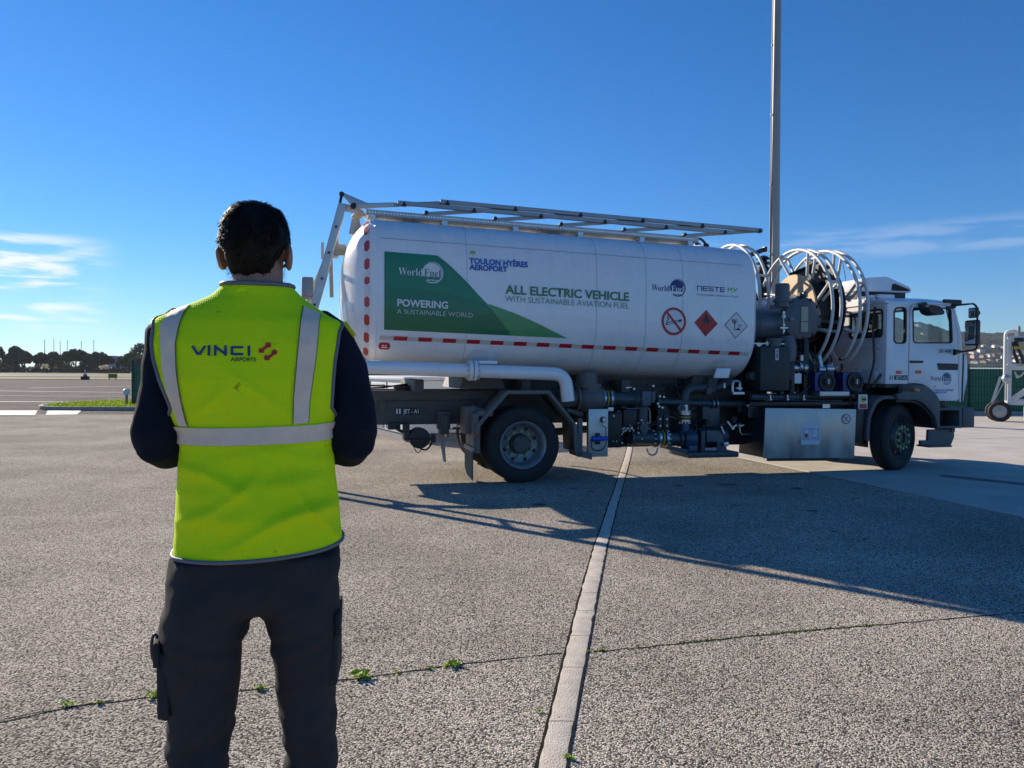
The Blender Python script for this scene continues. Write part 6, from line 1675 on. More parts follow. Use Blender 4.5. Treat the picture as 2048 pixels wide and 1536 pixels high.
# inside
bm = bmesh.new(); box(bm, 5.47, 6.72, -1.1, 1.1, 1.22, 1.32, .01); box(bm, 5.6, 6.5, -.3, .3, 1.3, 1.6, .03); part('cab_floor', bm, M_CABIN)
bm = bmesh.new(); box(bm, 5.25, 6.70, -.70, .70, .62, 1.21, .03); part('engine_housing', bm, M_BLACK)
bm = bmesh.new(); box(bm, 6.48, 6.74, -1.09, 1.09, 1.5, 1.80, .04); part('dashboard', bm, M_CABIN)
for y in (-.58, .58):
    se = empty('seat'); se.parent = truck
    bm = bmesh.new(); box(bm, 5.70, 6.15, y - .25, y + .25, 1.42, 1.58, .05); finish('seat_base', bm, M_BLACKP, se)
    bm = bmesh.new(); box(bm, 5.56, 5.70, y - .25, y + .25, 1.5, 2.10, .06, seg=3); finish('seat_back', bm, M_BLACKP, se)
    bm = bmesh.new(); box(bm, 5.57, 5.67, y - .15, y + .15, 2.08, 2.33, .05, seg=3); finish('headrest', bm, M_BLACKP, se)
bm = bmesh.new(); Ms = Matrix.Translation((6.32, .58, 1.86)) @ Matrix.Rotation(R(-38), 4, 'Y')
tube(bm, [Ms @ Vector((.23 * math.cos(2 * PI * k / 32), .23 * math.sin(2 * PI * k / 32), 0)) for k in range(32)], .015, 8, closed=True); cyl(bm, Ms @ Vector((0, 0, 0)), Ms @ Vector((0, 0, -.3)), .03); bar(bm, Ms @ Vector((-.22, 0, 0)), Ms @ Vector((.22, 0, 0)), .03, .02); part('steering_wheel', bm, M_BLACKP)
# cladding round the wheel, lamp, bumper and steps
for s in (-1, 1):
    Y = 1.165 * s
    bm = bmesh.new(); plate(bm, [[(5.573, 1.128), (5.657, 1.146), (5.657, 1.262), (5.805, 1.268), (5.93, 1.268), (6.02, 1.258), (6.10, 1.24), (6.19, 1.19), (6.27, 1.115), (6.32, 1.04), (6.336, .93), (6.332, .623), (6.30, .623), (6.237, .808), (6.16, .893), (6.058, .978), (5.98, 1.018), (5.908, 1.038), (5.60, 1.046)]], .08, XZ(Y), .012)
    cl = part('wheel_arch', bm, M_CLAD, 35)
    bm = bmesh.new(); plate(bm, [[(5.60, 1.040), (5.908, 1.031), (5.98, 1.012), (6.058, .972), (6.16, .887), (6.237, .802), (6.30, .62), (6.27, .62), (6.21, .79), (6.14, .865), (6.05, .945), (5.97, .985), (5.90, 1.004), (5.60, 1.013)]], .40, XZ(s * .96)); finish('arch_lining', bm, M_BLACKP, cl, 30)
    o = [(5.565, 1.105), (5.45, 1.108), (5.345, 1.095), (5.25, 1.04), (5.18, .92), (5.13, .80), (5.115, .66), (5.11, .46)]
    bm = bmesh.new(); plate(bm, [o + [(5.16, .46), (5.168, .66), (5.185, .79), (5.235, .90), (5.295, 1.0), (5.37, 1.045), (5.46, 1.056), (5.60, 1.052)]], .30, XZ(s * 1.01), .006); finish('rear_mudguard', bm, M_CLAD, cl, 35)
    bm = bmesh.new(); box(bm, 5.12, 5.15, s * .80 if s > 0 else -1.15, 1.15 if s > 0 else -.80, .36, .62, .004); box(bm, 4.90, 5.11, min(s * .75, s * 1.12), max(s * .75, s * 1.12), .42, .92, .02); finish('guard_flap', bm, M_BLACK, cl)
    bm = bmesh.new(); box(bm, 5.66, 5.84, min(Y, Y + .048 * s), max(Y, Y + .048 * s), 1.17, 1.255, .006); finish('step_insert', bm, M_BLACKP, cl)
    bm = bmesh.new(); box(bm, 5.855, 5.955, min(Y, Y + .062 * s), max(Y, Y + .062 * s), 1.163, 1.215, .014); finish('side_indicator', bm, mat('indicator_amber', (0.50, 0.13, 0.015), 0.25, var=0.1, coat=0.5), cl)
    # bumper corner with step openings
    bp_ = empty('bumper_corner'); bp_.parent = truck
    ya, yb = (-1.20, -.80) if s < 0 else (.80, 1.20)
    bm = bmesh.new(); box(bm, 6.325, 6.70, ya, yb, .885, .925, .008); box(bm, 6.325, 6.70, ya, yb, .622, .655, .008); box(bm, 6.68, 6.73, ya, yb, .622, .925, .008); finish('step_frame', bm, M_CLAD, bp_)
    bm = bmesh.new(); box(bm, 6.745, 6.96, ya, yb, .625, .925, .02); finish('bumper_end', bm, M_CLAD, bp_)
    yi = -.95 if s < 0 else .95
    bm = bmesh.new(); box(bm, 6.32, 6.74, min(yi, yi + .02 * s), max(yi, yi + .02 * s), .62, .93); box(bm, 6.45, 6.53, min(yi, yi + .06 * s), max(yi, yi + .06 * s), .70, .84, .01); box(bm, 6.40, 6.62, min(yi, yi + .05 * s), max(yi, yi + .05 * s), .925, 1.02, .01); finish('step_back', bm, M_BLACK, bp_)
    bm = bmesh.new(); plate(bm, [[(6.21, .60), (6.63, .605), (6.672, .55), (6.672, .48), (6.60, .335), (6.29, .335), (6.25, .36), (6.075, .37), (6.075, .44), (6.20, .44)]], .05, XZ(ya + .1 if s < 0 else yb - .1), .008); box(bm, 6.60, 6.66, ya + .05, yb - .02, .56, .64, .008); box(bm, 6.20, 6.62, ya + .06, yb - .1, .335, .36, .006); finish('lower_step', bm, M_CLAD, bp_)
    bm = bmesh.new(); bar(bm, (6.42, ya + .07 if s < 0 else yb - .07, .352), (6.56, ya + .07 if s < 0 else yb - .07, .352), .01, .012); finish('step_edge', bm, M_ALU, bp_)
bm = bmesh.new(); box(bm, 6.80, 6.98, -.80, .80, .60, .93, .02); fb = part('front_bumper', bm, M_CLAD)
bm = bmesh.new()
for y in (-.95, .95): box(bm, 6.955, 6.97, y - .14, y + .14, .70, .86, .01)
finish('headlight', bm, mat('lamp_lens', (0.7, 0.72, 0.74), 0.12, var=0, coat=0.6), fb)
# mirrors
bm = bmesh.new(); tube(bm, bend([(6.60, -1.16, 2.44), (6.64, -1.46, 2.445), (6.69, -1.47, 2.40), (6.70, -1.47, 2.25)], .06), .014, 8); tube(bm, bend([(6.70, -1.47, 2.25), (6.71, -1.47, 2.05), (6.70, -1.47, 1.80), (6.68, -1.44, 1.775), (6.74, -1.2, 1.76), (6.70, -1.15, 1.755)], .06), .014, 8); part('mirror_arm', bm, M_BLACKP)
bm = bmesh.new(); cyl(bm, (6.74, -1.165, 1.760), (6.61, -1.155, 1.748), .016, .048, 12); box(bm, 6.595, 6.64, -1.16, -1.13, 1.705, 1.795, .01); part('mirror_foot', bm, M_BLACKP)
bm = bmesh.new(); box(bm, 6.58, 6.66, -1.58, -1.36, 1.835, 2.205, .035, seg=4); mm = part('side_mirror', bm, M_BLACKP)
bm = bmesh.new(); box(bm, 6.572, 6.579, -1.56, -1.38, 1.86, 2.18, .003); finish('mirror_glass', bm, mat('mirror_face', (0.5, 0.52, 0.55), 0.05, metal=0.9, var=0), mm)
bm = bmesh.new(); box(bm, 6.60, 6.66, -1.55, -1.40, 2.235, 2.385, .025, seg=3); mm = part('wide_angle_mirror', bm, M_BLACKP)
bm = bmesh.new(); box(bm, 6.593, 6.599, -1.53, -1.42, 2.25, 2.37, .003); finish('mirror_glass', bm, MATS['mirror_face'], mm); 
bm = bmesh.new(); cyl(bm, (6.64, -1.47, 2.31), (6.72, -1.47, 2.31), .035, n=10); finish('mirror_clamp', bm, M_BLACKP, mm)
bm = bmesh.new(); plate(bm, [rpoly([(5.96, 2.47), (6.06, 2.47), (6.10, 2.41), (5.96, 2.40)], .02)], .05, XZ(-1.19)); plate(bm, [rpoly([(5.915, 2.365), (5.95, 2.42), (6.13, 2.40), (6.215, 2.325), (6.20, 2.28), (6.06, 2.265), (5.97, 2.29)], .03)], .20, XZ(-1.30), .02); part('kerb_mirror', bm, M_BLACKP)
# roof air conditioner
ac = empty('roof_air_conditioner'); ac.parent = truck
bm = bmesh.new(); plate(bm, [rpoly([(5.545, 2.69), (5.55, 2.86), (5.60, 2.90), (6.0, 2.935), (6.05, 2.92), (6.40, 2.795), (6.45, 2.765), (6.46, 2.715), (6.42, 2.69)], .03)], .92, XZ(-.02), .02); finish('housing', bm, M_CABW, ac, 35)
bm = bmesh.new(); plate(bm, [rpoly([(6.08, 2.715), (6.10, 2.82), (6.14, 2.825), (6.40, 2.745), (6.42, 2.715)], .02)], .01, XZ(-.485))
finish('side_grille', bm, M_BLACK, ac)
bm = bmesh.new()
for k in range(9): bar(bm, (6.11 + .032 * k, -.494, 2.72), (6.11 + .032 * k, -.494, 2.81 - .009 * k), .008, .006)
finish('grille_bar', bm, M_BLACKP, ac)
bm = bmesh.new(); box(bm, 5.55, 6.4, -.42, .4, 2.585, 2.69, .01); box(bm, 5.50, 5.95, -.46, -.43, 2.60, 2.66, .01); box(bm, 5.5, 5.53, -.46, .4, 2.58, 2.64); finish('mounting', bm, M_BLACK, ac)
bm = bmesh.new(); tube(bm, [(5.86, .25, 2.58), (5.82, .25, 3.0), (5.72, .25, 3.45)], [.006, .005, .003], 6); cyl(bm, (5.86, .25, 2.56), (5.86, .25, 2.62), .02); part('antenna', bm, M_BLACK)
bm = bmesh.new(); tube(bm, bend([(5.40, -.95, 2.40), (5.32, -1.0, 2.15), (5.34, -1.02, 1.6), (5.28, -.95, 1.2)], .1), .015, 8); tube(bm, bend([(5.40, -.8, 2.36), (5.28, -.85, 2.3), (5.12, -.82, 2.28)], .05), .03, 8); bar(bm, (5.30, -1.03, 1.22), (5.42, -1.06, 1.42), .018, .03); part('cab_hose', bm, M_BLACKP)
# lettering and marks on the cab
dfn = lambda x, z, o: (x, -1.1515 - o, z)       # door skin
qfn = lambda x, z, o: (x, -1.1475 - o, z)       # rear quarter skin
dn = [o for o in truck.children if o.name.split('.')[0] == 'door'][0]; cs = [o for o in truck.children if o.name.split('.')[0] == 'cab_side'][0]
mapped('number_plate', poly_mesh([rrect(6.315, 6.575, 1.722, 1.806, .006)]), dfn, .002, mat('label_pale', (0.60, 0.66, 0.70), 0.4, var=0), dn)
mapped('lettering', fit_text('20 608', 6.345, 6.562, 1.742, .046, .02), dfn, .004, M_PBLACK, dn)
mapped('red_reflector', poly_mesh([rpoly([(5.595, 1.421), (5.70, 1.421), (5.70, 1.47), (5.595, 1.47)], .02)]), qfn, .002, M_TAPER, cs)
mapped('white_reflector', poly_mesh([[(5.71, 1.426), (5.80, 1.426), (5.80, 1.466), (5.71, 1.466)]]), qfn, .002, M_LGREY, cs)
mapped('white_reflector', poly_mesh([[(5.84, 1.428), (5.92, 1.428), (5.92, 1.468), (5.84, 1.468)]]), dfn, .002, M_LGREY, dn)
mapped('red_reflector', poly_mesh([rpoly([(5.930, 1.426), (6.04, 1.426), (6.04, 1.476), (5.930, 1.476)], .02)]), dfn, .002, M_TAPER, dn)
mapped('marking_plate', poly_mesh([[(5.573, 1.333), (5.806, 1.333), (5.806, 1.402), (5.573, 1.402)]]), qfn, .002, mat('plate_dark_green', (0.012, 0.05, 0.03), 0.4, var=0), cs)
mapped('lettering', poly_mesh([[(5.496, 1.337), (5.512, 1.337), (5.512, 1.398), (5.496, 1.398)], [(5.533, 1.337), (5.549, 1.337), (5.549, 1.398), (5.533, 1.398)]]), qfn, .002, M_PBLACK, cs)
mapped('lettering', fit_text('JET-A1', 5.600, 5.795, 1.347, .042, .012), qfn, .004, M_LGREY, cs)
globe_logo(dfn, dn, 6.197, 6.385, 1.322, 6.487, 1.355, .086, M_LNAVY, mat('print_steel_blue', (0.012, 0.075, 0.16), 0.4, var=0), M_LGREY, .002, .094)
mapped('lettering', fit_text('TOULON HYÈRES', 6.265, 6.612, 1.171, .026, .03), dfn, .002, M_LBLUE, dn)
mapped('lettering', fit_text('AEROPORT', 6.265, 6.493, 1.139, .025, .03), dfn, .002, M_LBLUE, dn)
b = bmesh.new()
for a in (20, 70, 115, 160, 200):
    d = Vector((math.cos(R(a)), math.sin(R(a)))) * .022; s_ = Vector((-d.y, d.x)) * .25; o_ = Vector((6.284, 1.232))
    b.faces.new([b.verts.new((*(o_), 0)), b.verts.new((*(o_ + d * .5 + s_), 0)), b.verts.new((*(o_ + d), 0)), b.verts.new((*(o_ + d * .5 - s_), 0))])
mapped('palm_emblem', b, dfn, .002, M_LLIME, dn)
mapped('saf_mark', poly_mesh([[(6.04, 1.20), (6.16, 1.21), (6.16, 1.213), (6.04, 1.203)]]), dfn, .002, M_SEAM, dn)

# ================================================================== AIRCRAFT STEPS FRAME AT RIGHT EDGE
gse = empty('service_platform', (14.9, 22.5, 0), R(-31)); tag(gse, 'wheeled aluminium service platform frame cut off by the right edge', 'platform')
M_WALU = mat('painted_light_aluminium', (0.60, 0.61, 0.60), 0.42, metal=0.35, var=0.1)
def gb(name, segs, w, h, m=M_WALU):
    bm = bmesh.new()
    for p, q in segs: bar(bm, p, q, w, h, .008, (0, 1, 0) if abs(Vector(q).z - Vector(p).z) > 2 * abs(Vector(q).x - Vector(p).x) else (0, 0, 1))
    return finish(name, bm, m, gse)
for Yg in (0, 1.5):
    gb('upright', [((0.02, Yg, .55), (0.02, Yg, 2.56))], .10, .10)
    gb('upright', [((2.6, Yg, .55), (2.6, Yg, 2.56))], .10, .10)
    gb('deck_beam', [((-.03, Yg, 1.655), (2.7, Yg, 1.655))], .09, .18)
    gb('bottom_beam', [((-.03, Yg, .58), (2.7, Yg, .58))], .09, .14)
    gb('top_rail', [((-.03, Yg, 2.53), (2.7, Yg, 2.53))], .07, .08)
    gb('mid_rail', [((0.07, Yg, 2.13), (2.6, Yg, 2.13))], .035, .05)
    gb('diagonal_brace', [((.12, Yg, .64), (1.25, Yg, 1.57))], .09, .09)
gb('cross_beam', [((0, 0, .58), (0, 1.5, .58)), ((2.6, 0, .58), (2.6, 1.5, .58)), ((0, 0, 2.53), (0, 1.5, 2.53)), ((2.6, 0, 2.53), (2.6, 1.5, 2.53))], .08, .08)
bm = bmesh.new(); box(bm, 0, 2.65, .05, 1.45, 1.72, 1.75); finish('deck', bm, M_WALU, gse)
bm = bmesh.new(); tube(bm, bend([(-.10, -.02, 1.33), (-.10, -.02, 2.72), (.18, -.02, 2.72), (.18, -.02, 2.56)], .14), .045, 12); finish('guard_tube', bm, mat('white_tube', (0.72, 0.72, 0.70), 0.3, var=0.08), gse)
bm = bmesh.new(); lathe(bm, [(0, -.13), (.08, -.11), (.12, -.03), (.12, .03), (.07, .11), (0, .13)], Matrix.Translation((-.07, -.06, 1.30)), 18); cyl(bm, (-.07, -.2, 1.27), (-.07, -.06, 1.27), .06, n=12); finish('pivot_joint', bm, M_STEEL, gse)
bm = bmesh.new(); bar(bm, (-.20, -.05, 1.36), (-.42, -.05, .55), .05, .07); bar(bm, (-.10, -.05, 1.24), (-.38, -.05, .6), .03, .03); bar(bm, (-.25, .0, 1.30), (-.05, .0, 1.30), .06, .05); finish('wheel_strut', bm, M_ALU, gse)
for yy, dx in ((-.12, 0), (.28, -.06)):
    wg = empty('wheel', (-.22 + dx, yy, .31)); wg.parent = gse
    Mw = Matrix.Rotation(R(90), 4, 'X')
    b = bmesh.new(); lathe(b, [(.19, -.06), (.22, -.085), (.27, -.09), (.305, -.06), (.31, 0), (.305, .06), (.27, .09), (.22, .085), (.19, .06)], Mw, 40, close=True); finish('tyre', b, M_RUBBER, wg, 50)
    b = bmesh.new(); lathe(b, [(.195, .06), (.19, .075), (.17, .05), (.10, .06), (.05, .075), (.045, .09), (0, .09)], Mw, 32); lathe(b, [(.195, -.06), (0, -.06)], Mw, 32); finish('rim', b, mat('wheel_grey', (0.36, 0.37, 0.37), 0.5, metal=0.3, var=0.15), wg)
for xx in (.5, 2.3):
    for yy in (0.0, 1.5):
        b = bmesh.new(); cyl(b, (xx, yy, 0.0), (xx, yy, .55), .035, n=10); cyl(b, (xx, yy, .0), (xx, yy, .02), .12, n=14); finish('jack_leg', b, M_STEEL, gse)
bm = bmesh.new(); tube(bm, bend([(.10, -.06, 2.38), (.10, -.10, 2.1), (.22, -.10, 1.76)], .1), .045, 10); tube(bm, bend([(.16, -.06, 2.46), (.2, -.1, 2.25), (.33, -.10, 1.9), (.36, -.1, 1.74)], .1), .045, 10); cyl(bm, (.12, -.08, 2.45), (.36, -.08, 2.45), .06, n=12); finish('black_strap', bm, M_BLACKP, gse)
bm = bmesh.new(); box(bm, .12, .33, -.16, -.05, 2.18, 2.25, .01); finish('buckle', bm, M_YELL, gse)
bm = bmesh.new(); box(bm, .2, .36, -.06, -.046, 1.68, 1.71); finish('yellow_label', bm, M_YELL, gse)
bm = bmesh.new(); tube(bm, bend([(.15, -.05, 1.50), (.2, -.08, 1.36), (.28, -.08, 1.36), (.38, -.05, 1.5)], .05), .025, 8); cyl(bm, (.22, -.1, 1.36), (.22, -.02, 1.36), .05, n=10); finish('coiled_cord', bm, M_CREAM, gse)

# ================================================================== WHITE CABIN BEHIND THE TRUCK
cabin = empty('low_container', (-2.41, 17.66, 0), math.atan2(-4.5, 2.25)); tag(cabin, 'low white metal container behind the tanker, glimpsed between its frame and rear wheel', 'container')
bm = bmesh.new(); box(bm, -2.5, 2.5, -.95, .95, .16, 1.24, .02); wl_ = finish('wall', bm, mat('cabin_white', (0.78, 0.78, 0.76), 0.45, var=0.06), cabin)
bm = bmesh.new(); box(bm, -2.45, 2.45, -.92, .92, 0, .16); finish('base', bm, mat('cabin_base_grey', (0.22, 0.22, 0.22), 0.8), cabin)
bm = bmesh.new(); box(bm, -2.56, 2.56, -1.0, 1.0, 1.24, 1.31, .02); finish('roof', bm, MATS['cabin_white'], cabin)
for k in range(4):
    bm = bmesh.new(); box(bm, -2.5 + k * 1.25 + .02, -2.5 + k * 1.25 + .05, -.965, -.95, .2, 1.2); finish('wall_joint', bm, MATS['cabin_base_grey'], cabin)
bm = bmesh.new(); box(bm, .2, 1.1, -.97, -.95, .2, 1.15, .006); finish('door', bm, MATS['lamp_grey'], cabin)
# ================================================================== PERSON (seen from behind)
PX0 = (-0.6, 1.75, 0)
M_SKIN = mat('skin', (0.36, 0.19, 0.12), 0.5, var=0.12, vscale=20, sss=0.25)
M_HAIR = mat('black_hair', (0.007, 0.0055, 0.005), 0.6, var=0.4, vscale=120, spec=0.18)
M_NAVY = mat('navy_sweater', (0.009, 0.012, 0.024), 0.9, var=0.25, vscale=14, bump=0.25, bscale=400, spec=0.15)
M_TROU = mat('charcoal_work_trousers', (0.040, 0.039, 0.041), 0.85, var=0.25, vscale=9, bump=0.2, bscale=500, spec=0.2)
M_PIPING = mat('grey_piping', (0.15, 0.155, 0.19), 0.6, var=0.15)
M_BOOT = mat('black_boot', (0.02, 0.02, 0.02), 0.5, var=0.2)
mv = bpy.data.materials.new('hi_vis_mesh_cloth'); mv.use_nodes = True
n, l = mv.node_tree.nodes, mv.node_tree.links
b = n['Principled BSDF']; b.inputs['Roughness'].default_value = 0.85; b.inputs['Specular IOR Level'].default_value = 0.15
t = n.new('ShaderNodeTexCoord')
q = n.new('ShaderNodeTexNoise'); q.inputs['Scale'].default_value = 7; q.inputs['Detail'].default_value = 5; l.new(t.outputs['Object'], q.inputs['Vector'])
cr = n.new('ShaderNodeValToRGB'); e = cr.color_ramp.elements
e[0].position = .3; e[0].color = (0.68, 1.0, 0.012, 1); e[1].position = .7; e[1].color = (0.80, 1.0, 0.012, 1)
l.new(q.outputs['Fac'], cr.inputs[0]); 
# a few grease smudges of their own low on the back
q2 = n.new('ShaderNodeTexNoise'); q2.inputs['Scale'].default_value = 26; q2.inputs['Detail'].default_value = 3; l.new(t.outputs['Object'], q2.inputs['Vector'])
mr = n.new('ShaderNodeMapRange'); mr.inputs['From Min'].default_value = .72; mr.inputs['From Max'].default_value = .80; l.new(q2.outputs['Fac'], mr.inputs['Value'])
mm_ = n.new('ShaderNodeMath'); mm_.operation = 'MULTIPLY'; mm_.inputs[1].default_value = .6; l.new(mr.outputs[0], mm_.inputs[0])
mx = n.new('ShaderNodeMix'); mx.data_type = 'RGBA'; l.new(mm_.outputs[0], mx.inputs['Factor']); l.new(cr.outputs[0], mx.inputs['A']); mx.inputs['B'].default_value = (0.10, 0.14, 0.02, 1)
l.new(mx.outputs['Result'], b.inputs['Base Color'])
wx = n.new('ShaderNodeTexWave'); wx.wave_type = 'BANDS'; wx.bands_direction = 'X'; wx.inputs['Scale'].default_value = 65; l.new(t.outputs['Object'], wx.inputs['Vector'])
wz = n.new('ShaderNodeTexWave'); wz.wave_type = 'BANDS'; wz.bands_direction = 'Z'; wz.inputs['Scale'].default_value = 65; l.new(t.outputs['Object'], wz.inputs['Vector'])
ad = n.new('ShaderNodeMath'); ad.operation = 'ADD'; l.new(wx.outputs['Fac'], ad.inputs[0]); l.new(wz.outputs['Fac'], ad.inputs[1])
bp = n.new('ShaderNodeBump'); bp.inputs['Strength'].default_value = .35; bp.inputs['Distance'].default_value = .0015; l.new(ad.outputs[0], bp.inputs['Height']); l.new(bp.outputs[0], b.inputs['Normal'])
tr = n.new('ShaderNodeBsdfTranslucent'); l.new(mx.outputs['Result'], tr.inputs['Color'])
ms_ = n.new('ShaderNodeMixShader'); ms_.inputs[0].default_value = .06; l.new(b.outputs[0], ms_.inputs[1]); l.new(tr.outputs[0], ms_.inputs[2]); l.new(ms_.outputs[0], n['Material Output'].inputs['Surface'])
M_VEST = mv
M_RETRO = mat('retroreflective_strip', (0.78, 0.64, 0.50), 0.5, metal=0.0, var=0.12, vscale=18, bump=0.1, bscale=60)

# silhouette of the torso as measured: height, left edge, right edge
TOR = [(0.985, -0.188, 0.205), (1.028, -0.187, 0.204), (1.058, -0.185, 0.201), (1.116, -0.182, 0.196), (1.175, -0.18, 0.188), (1.21, -0.177, 0.185), (1.245, -0.175, 0.181), (1.292, -0.177, 0.18), (1.35, -0.192, 0.182), (1.397, -0.21, 0.185), (1.444, -0.224, 0.189), (1.479, -0.229, 0.195), (1.514, -0.227, 0.2), (1.537, -0.217, 0.194), (1.554, -0.192, 0.166), (1.572, -0.147, 0.136), (1.590, -0.106, 0.110), (1.607, -0.086, 0.092), (1.622, -0.074, 0.078)]
DEP = [(0.985, .132), (1.10, .128), (1.20, .120), (1.30, .122), (1.40, .128), (1.48, .122), (1.53, .105), (1.56, .085), (1.59, .070), (1.622, .062)]
KX = .945      # the figure stands turned to the truck, square to the line of sight
TOR = [(z, a * KX + .009, b * KX + .001) for z, a, b in TOR]
ARMZ0, ARMZ1 = 1.285, 1.545
def lerp(T, z, k=1):
    if z <= T[0][0]: return T[0][k]
    for a, b in zip(T[:-1], T[1:]):
        if a[0] <= z <= b[0]: return a[k] + (b[k] - a[k]) * (z - a[0]) / (b[0] - a[0])
    return T[-1][k]
def torso(z, phi, grow=0.0):
    """phi: 0 = middle of the back, +-90 deg = sides (only back half), z height"""
    xl, xr = lerp(TOR, z, 1), lerp(TOR, z, 2)
    cx = (xl + xr) / 2; a = (xr - xl) / 2
    if ARMZ0 < z < ARMZ1: a *= 1 + 0.14 * math.sin(PI * (z - ARMZ0) / (ARMZ1 - ARMZ0)) ** .6
    a += grow; d = lerp(DEP, z) + grow
    y = -d * max(0.0, abs(math.cos(phi))) ** .75
    return cx + a * math.sin(phi), y, a, cx
def folds(x, z):
    f = 0.0
    if z < 1.25:
        f += .012 * noise.noise(Vector((x * 5 + 3, z * 13 - x * 5, 0))) * min(1, (1.27 - z) * 9)
        f += .011 * math.exp(-((z - (1.155 + .12 * (x + .05))) / .018) ** 2) * (.5 + noise.noise(Vector((x * 7, 1, 0))))
        f += .010 * math.exp(-((z - (1.085 + .22 * abs(x - .02) ** 1.2)) / .02) ** 2) * (.6 + noise.noise(Vector((x * 6, 4, 0))))
        for kx, kz, ph, am in ((.55, 1.0, 1.19, .015), (-.45, 1.0, 1.125, .016), (.25, 1.0, 1.065, .013), (-.9, 1.0, 1.20, .013), (.1, 1.0, 1.225, .012)):
            f += am * math.exp(-((z - ph - kx * (x - .02) + .02 * math.sin(x * 17 + ph * 50)) / .013) ** 2) * max(0, .6 + noise.noise(Vector((x * 9, ph * 20, 1)))) * min(1, (1.25 - z) * 12) if z < 1.245 else 0
        f += .007 * noise.noise(Vector((x * 26, z * 10, 2))) * max(0, 1 - abs(x + .17) / .06)
    else:
        f += .006 * noise.noise(Vector((x * 9, z * 9, 5)))
        f += .006 * math.exp(-(((x - .03) * .8 + (z - 1.36)) / .014) ** 2) * max(0, 1 - abs(z - 1.37) / .1)
        f += .007 * math.exp(-(((x + .09) * .9 - (z - 1.345)) / .012) ** 2) * max(0, 1 - abs(z - 1.35) / .06)
        f += .006 * noise.noise(Vector((x * 16 + z * 22, z * 6, 8))) * max(0, 1 - abs(abs(x) - .17) / .07)
    return f
def back_y(x, z, grow=.008):
    xl, xr = lerp(TOR, z, 1), lerp(TOR, z, 2)
    _, _, a, cx = torso(z, 0, grow)
    s = max(-1, min(1, (x - cx) / a))
    d = lerp(DEP, z) + grow
    return -d * max(0.0, math.sqrt(max(0, 1 - s * s))) ** .75 - folds(x, z)

# ---- solid pieces for the body, the sweater and the trousers
def ring_loft(bm, rings, n=28):
    rr = []
    for (cx, cy, cz, a, d, tilt) in rings:
        rr.append([bm.verts.new((cx + a * math.cos(2 * PI * k / n), cy + d * math.copysign(abs(math.sin(2 * PI * k / n)) ** .85, math.sin(2 * PI * k / n)), cz + tilt * math.cos(2 * PI * k / n))) for k in range(n)])
    for p, q in zip(rr[:-1], rr[1:]):
        for k in range(n): bm.faces.new((p[k], p[(k + 1) % n], q[(k + 1) % n], q[k]))
    bm.faces.new(rr[0][::-1]); bm.faces.new(rr[-1])
def limb(bm, pts, n=18, grow=0.0):
    tube(bm, [p[0] for p in pts], [p[1] + grow for p in pts], n)
ARM_L = [((-.150, .0, 1.515), .062), ((-.190, .0, 1.488), .064), ((-.207, -.005, 1.42), .058), ((-.218, -.012, 1.35), .0555), ((-.229, -.018, 1.285), .0555), ((-.228, -.01, 1.262), .0565), ((-.218, .03, 1.247), .055), ((-.185, .12, 1.24), .048), ((-.135, .22, 1.25), .040), ((-.105, .27, 1.258), .034)]
ARM_R = [((.130, .0, 1.520), .060), ((.172, .0, 1.492), .063), ((.207, -.005, 1.42), .058), ((.222, -.012, 1.35), .057), ((.2335, -.018, 1.285), .0560), ((.232, -.01, 1.256), .0575), ((.222, .03, 1.240), .055), ((.185, .12, 1.235), .048), ((.135, .21, 1.24), .040), ((.105, .25, 1.246), .034)]
LEGS = [(0.999, -0.193, 0.002, 0.002, 0.206), (0.94, -0.199, 0.002, 0.002, 0.206), (0.881, -0.207, 0.002, 0.002, 0.204), (0.848, -0.211, 0.002, 0.005, 0.204), (0.811, -0.213, -0.012, 0.024, 0.202), (0.763, -0.215, -0.028, 0.039, 0.2), (0.704, -0.211, -0.037, 0.047, 0.196), (0.645, -0.2, -0.045, 0.056, 0.195), (0.586, -0.202, -0.052, 0.065, 0.198), (0.527, -0.206, -0.062, 0.067, 0.199), (0.484, -0.208, -0.061, 0.067, 0.2), (.38, -.208, -.064, .069, .202), (.25, -.204, -.07, .074, .200), (.12, -.204, -.072, .076, .20), (.06, -.206, -.07, .074, .202)]
ARM_L = [((p[0] * KX + (.012 if p[2] < 1.45 else .004), p[1], p[2]), r) for p, r in ARM_L]; ARM_R = [((p[0] * KX + (.006 if p[2] < 1.45 else 0), p[1], p[2]), r) for p, r in ARM_R]
LEGS = [(r[0],) + tuple(v * KX for v in r[1:]) for r in LEGS]
LEGS = [(r[0] + (.020 if .75 < r[0] < .86 else 0), *r[1:]) for r in LEGS]
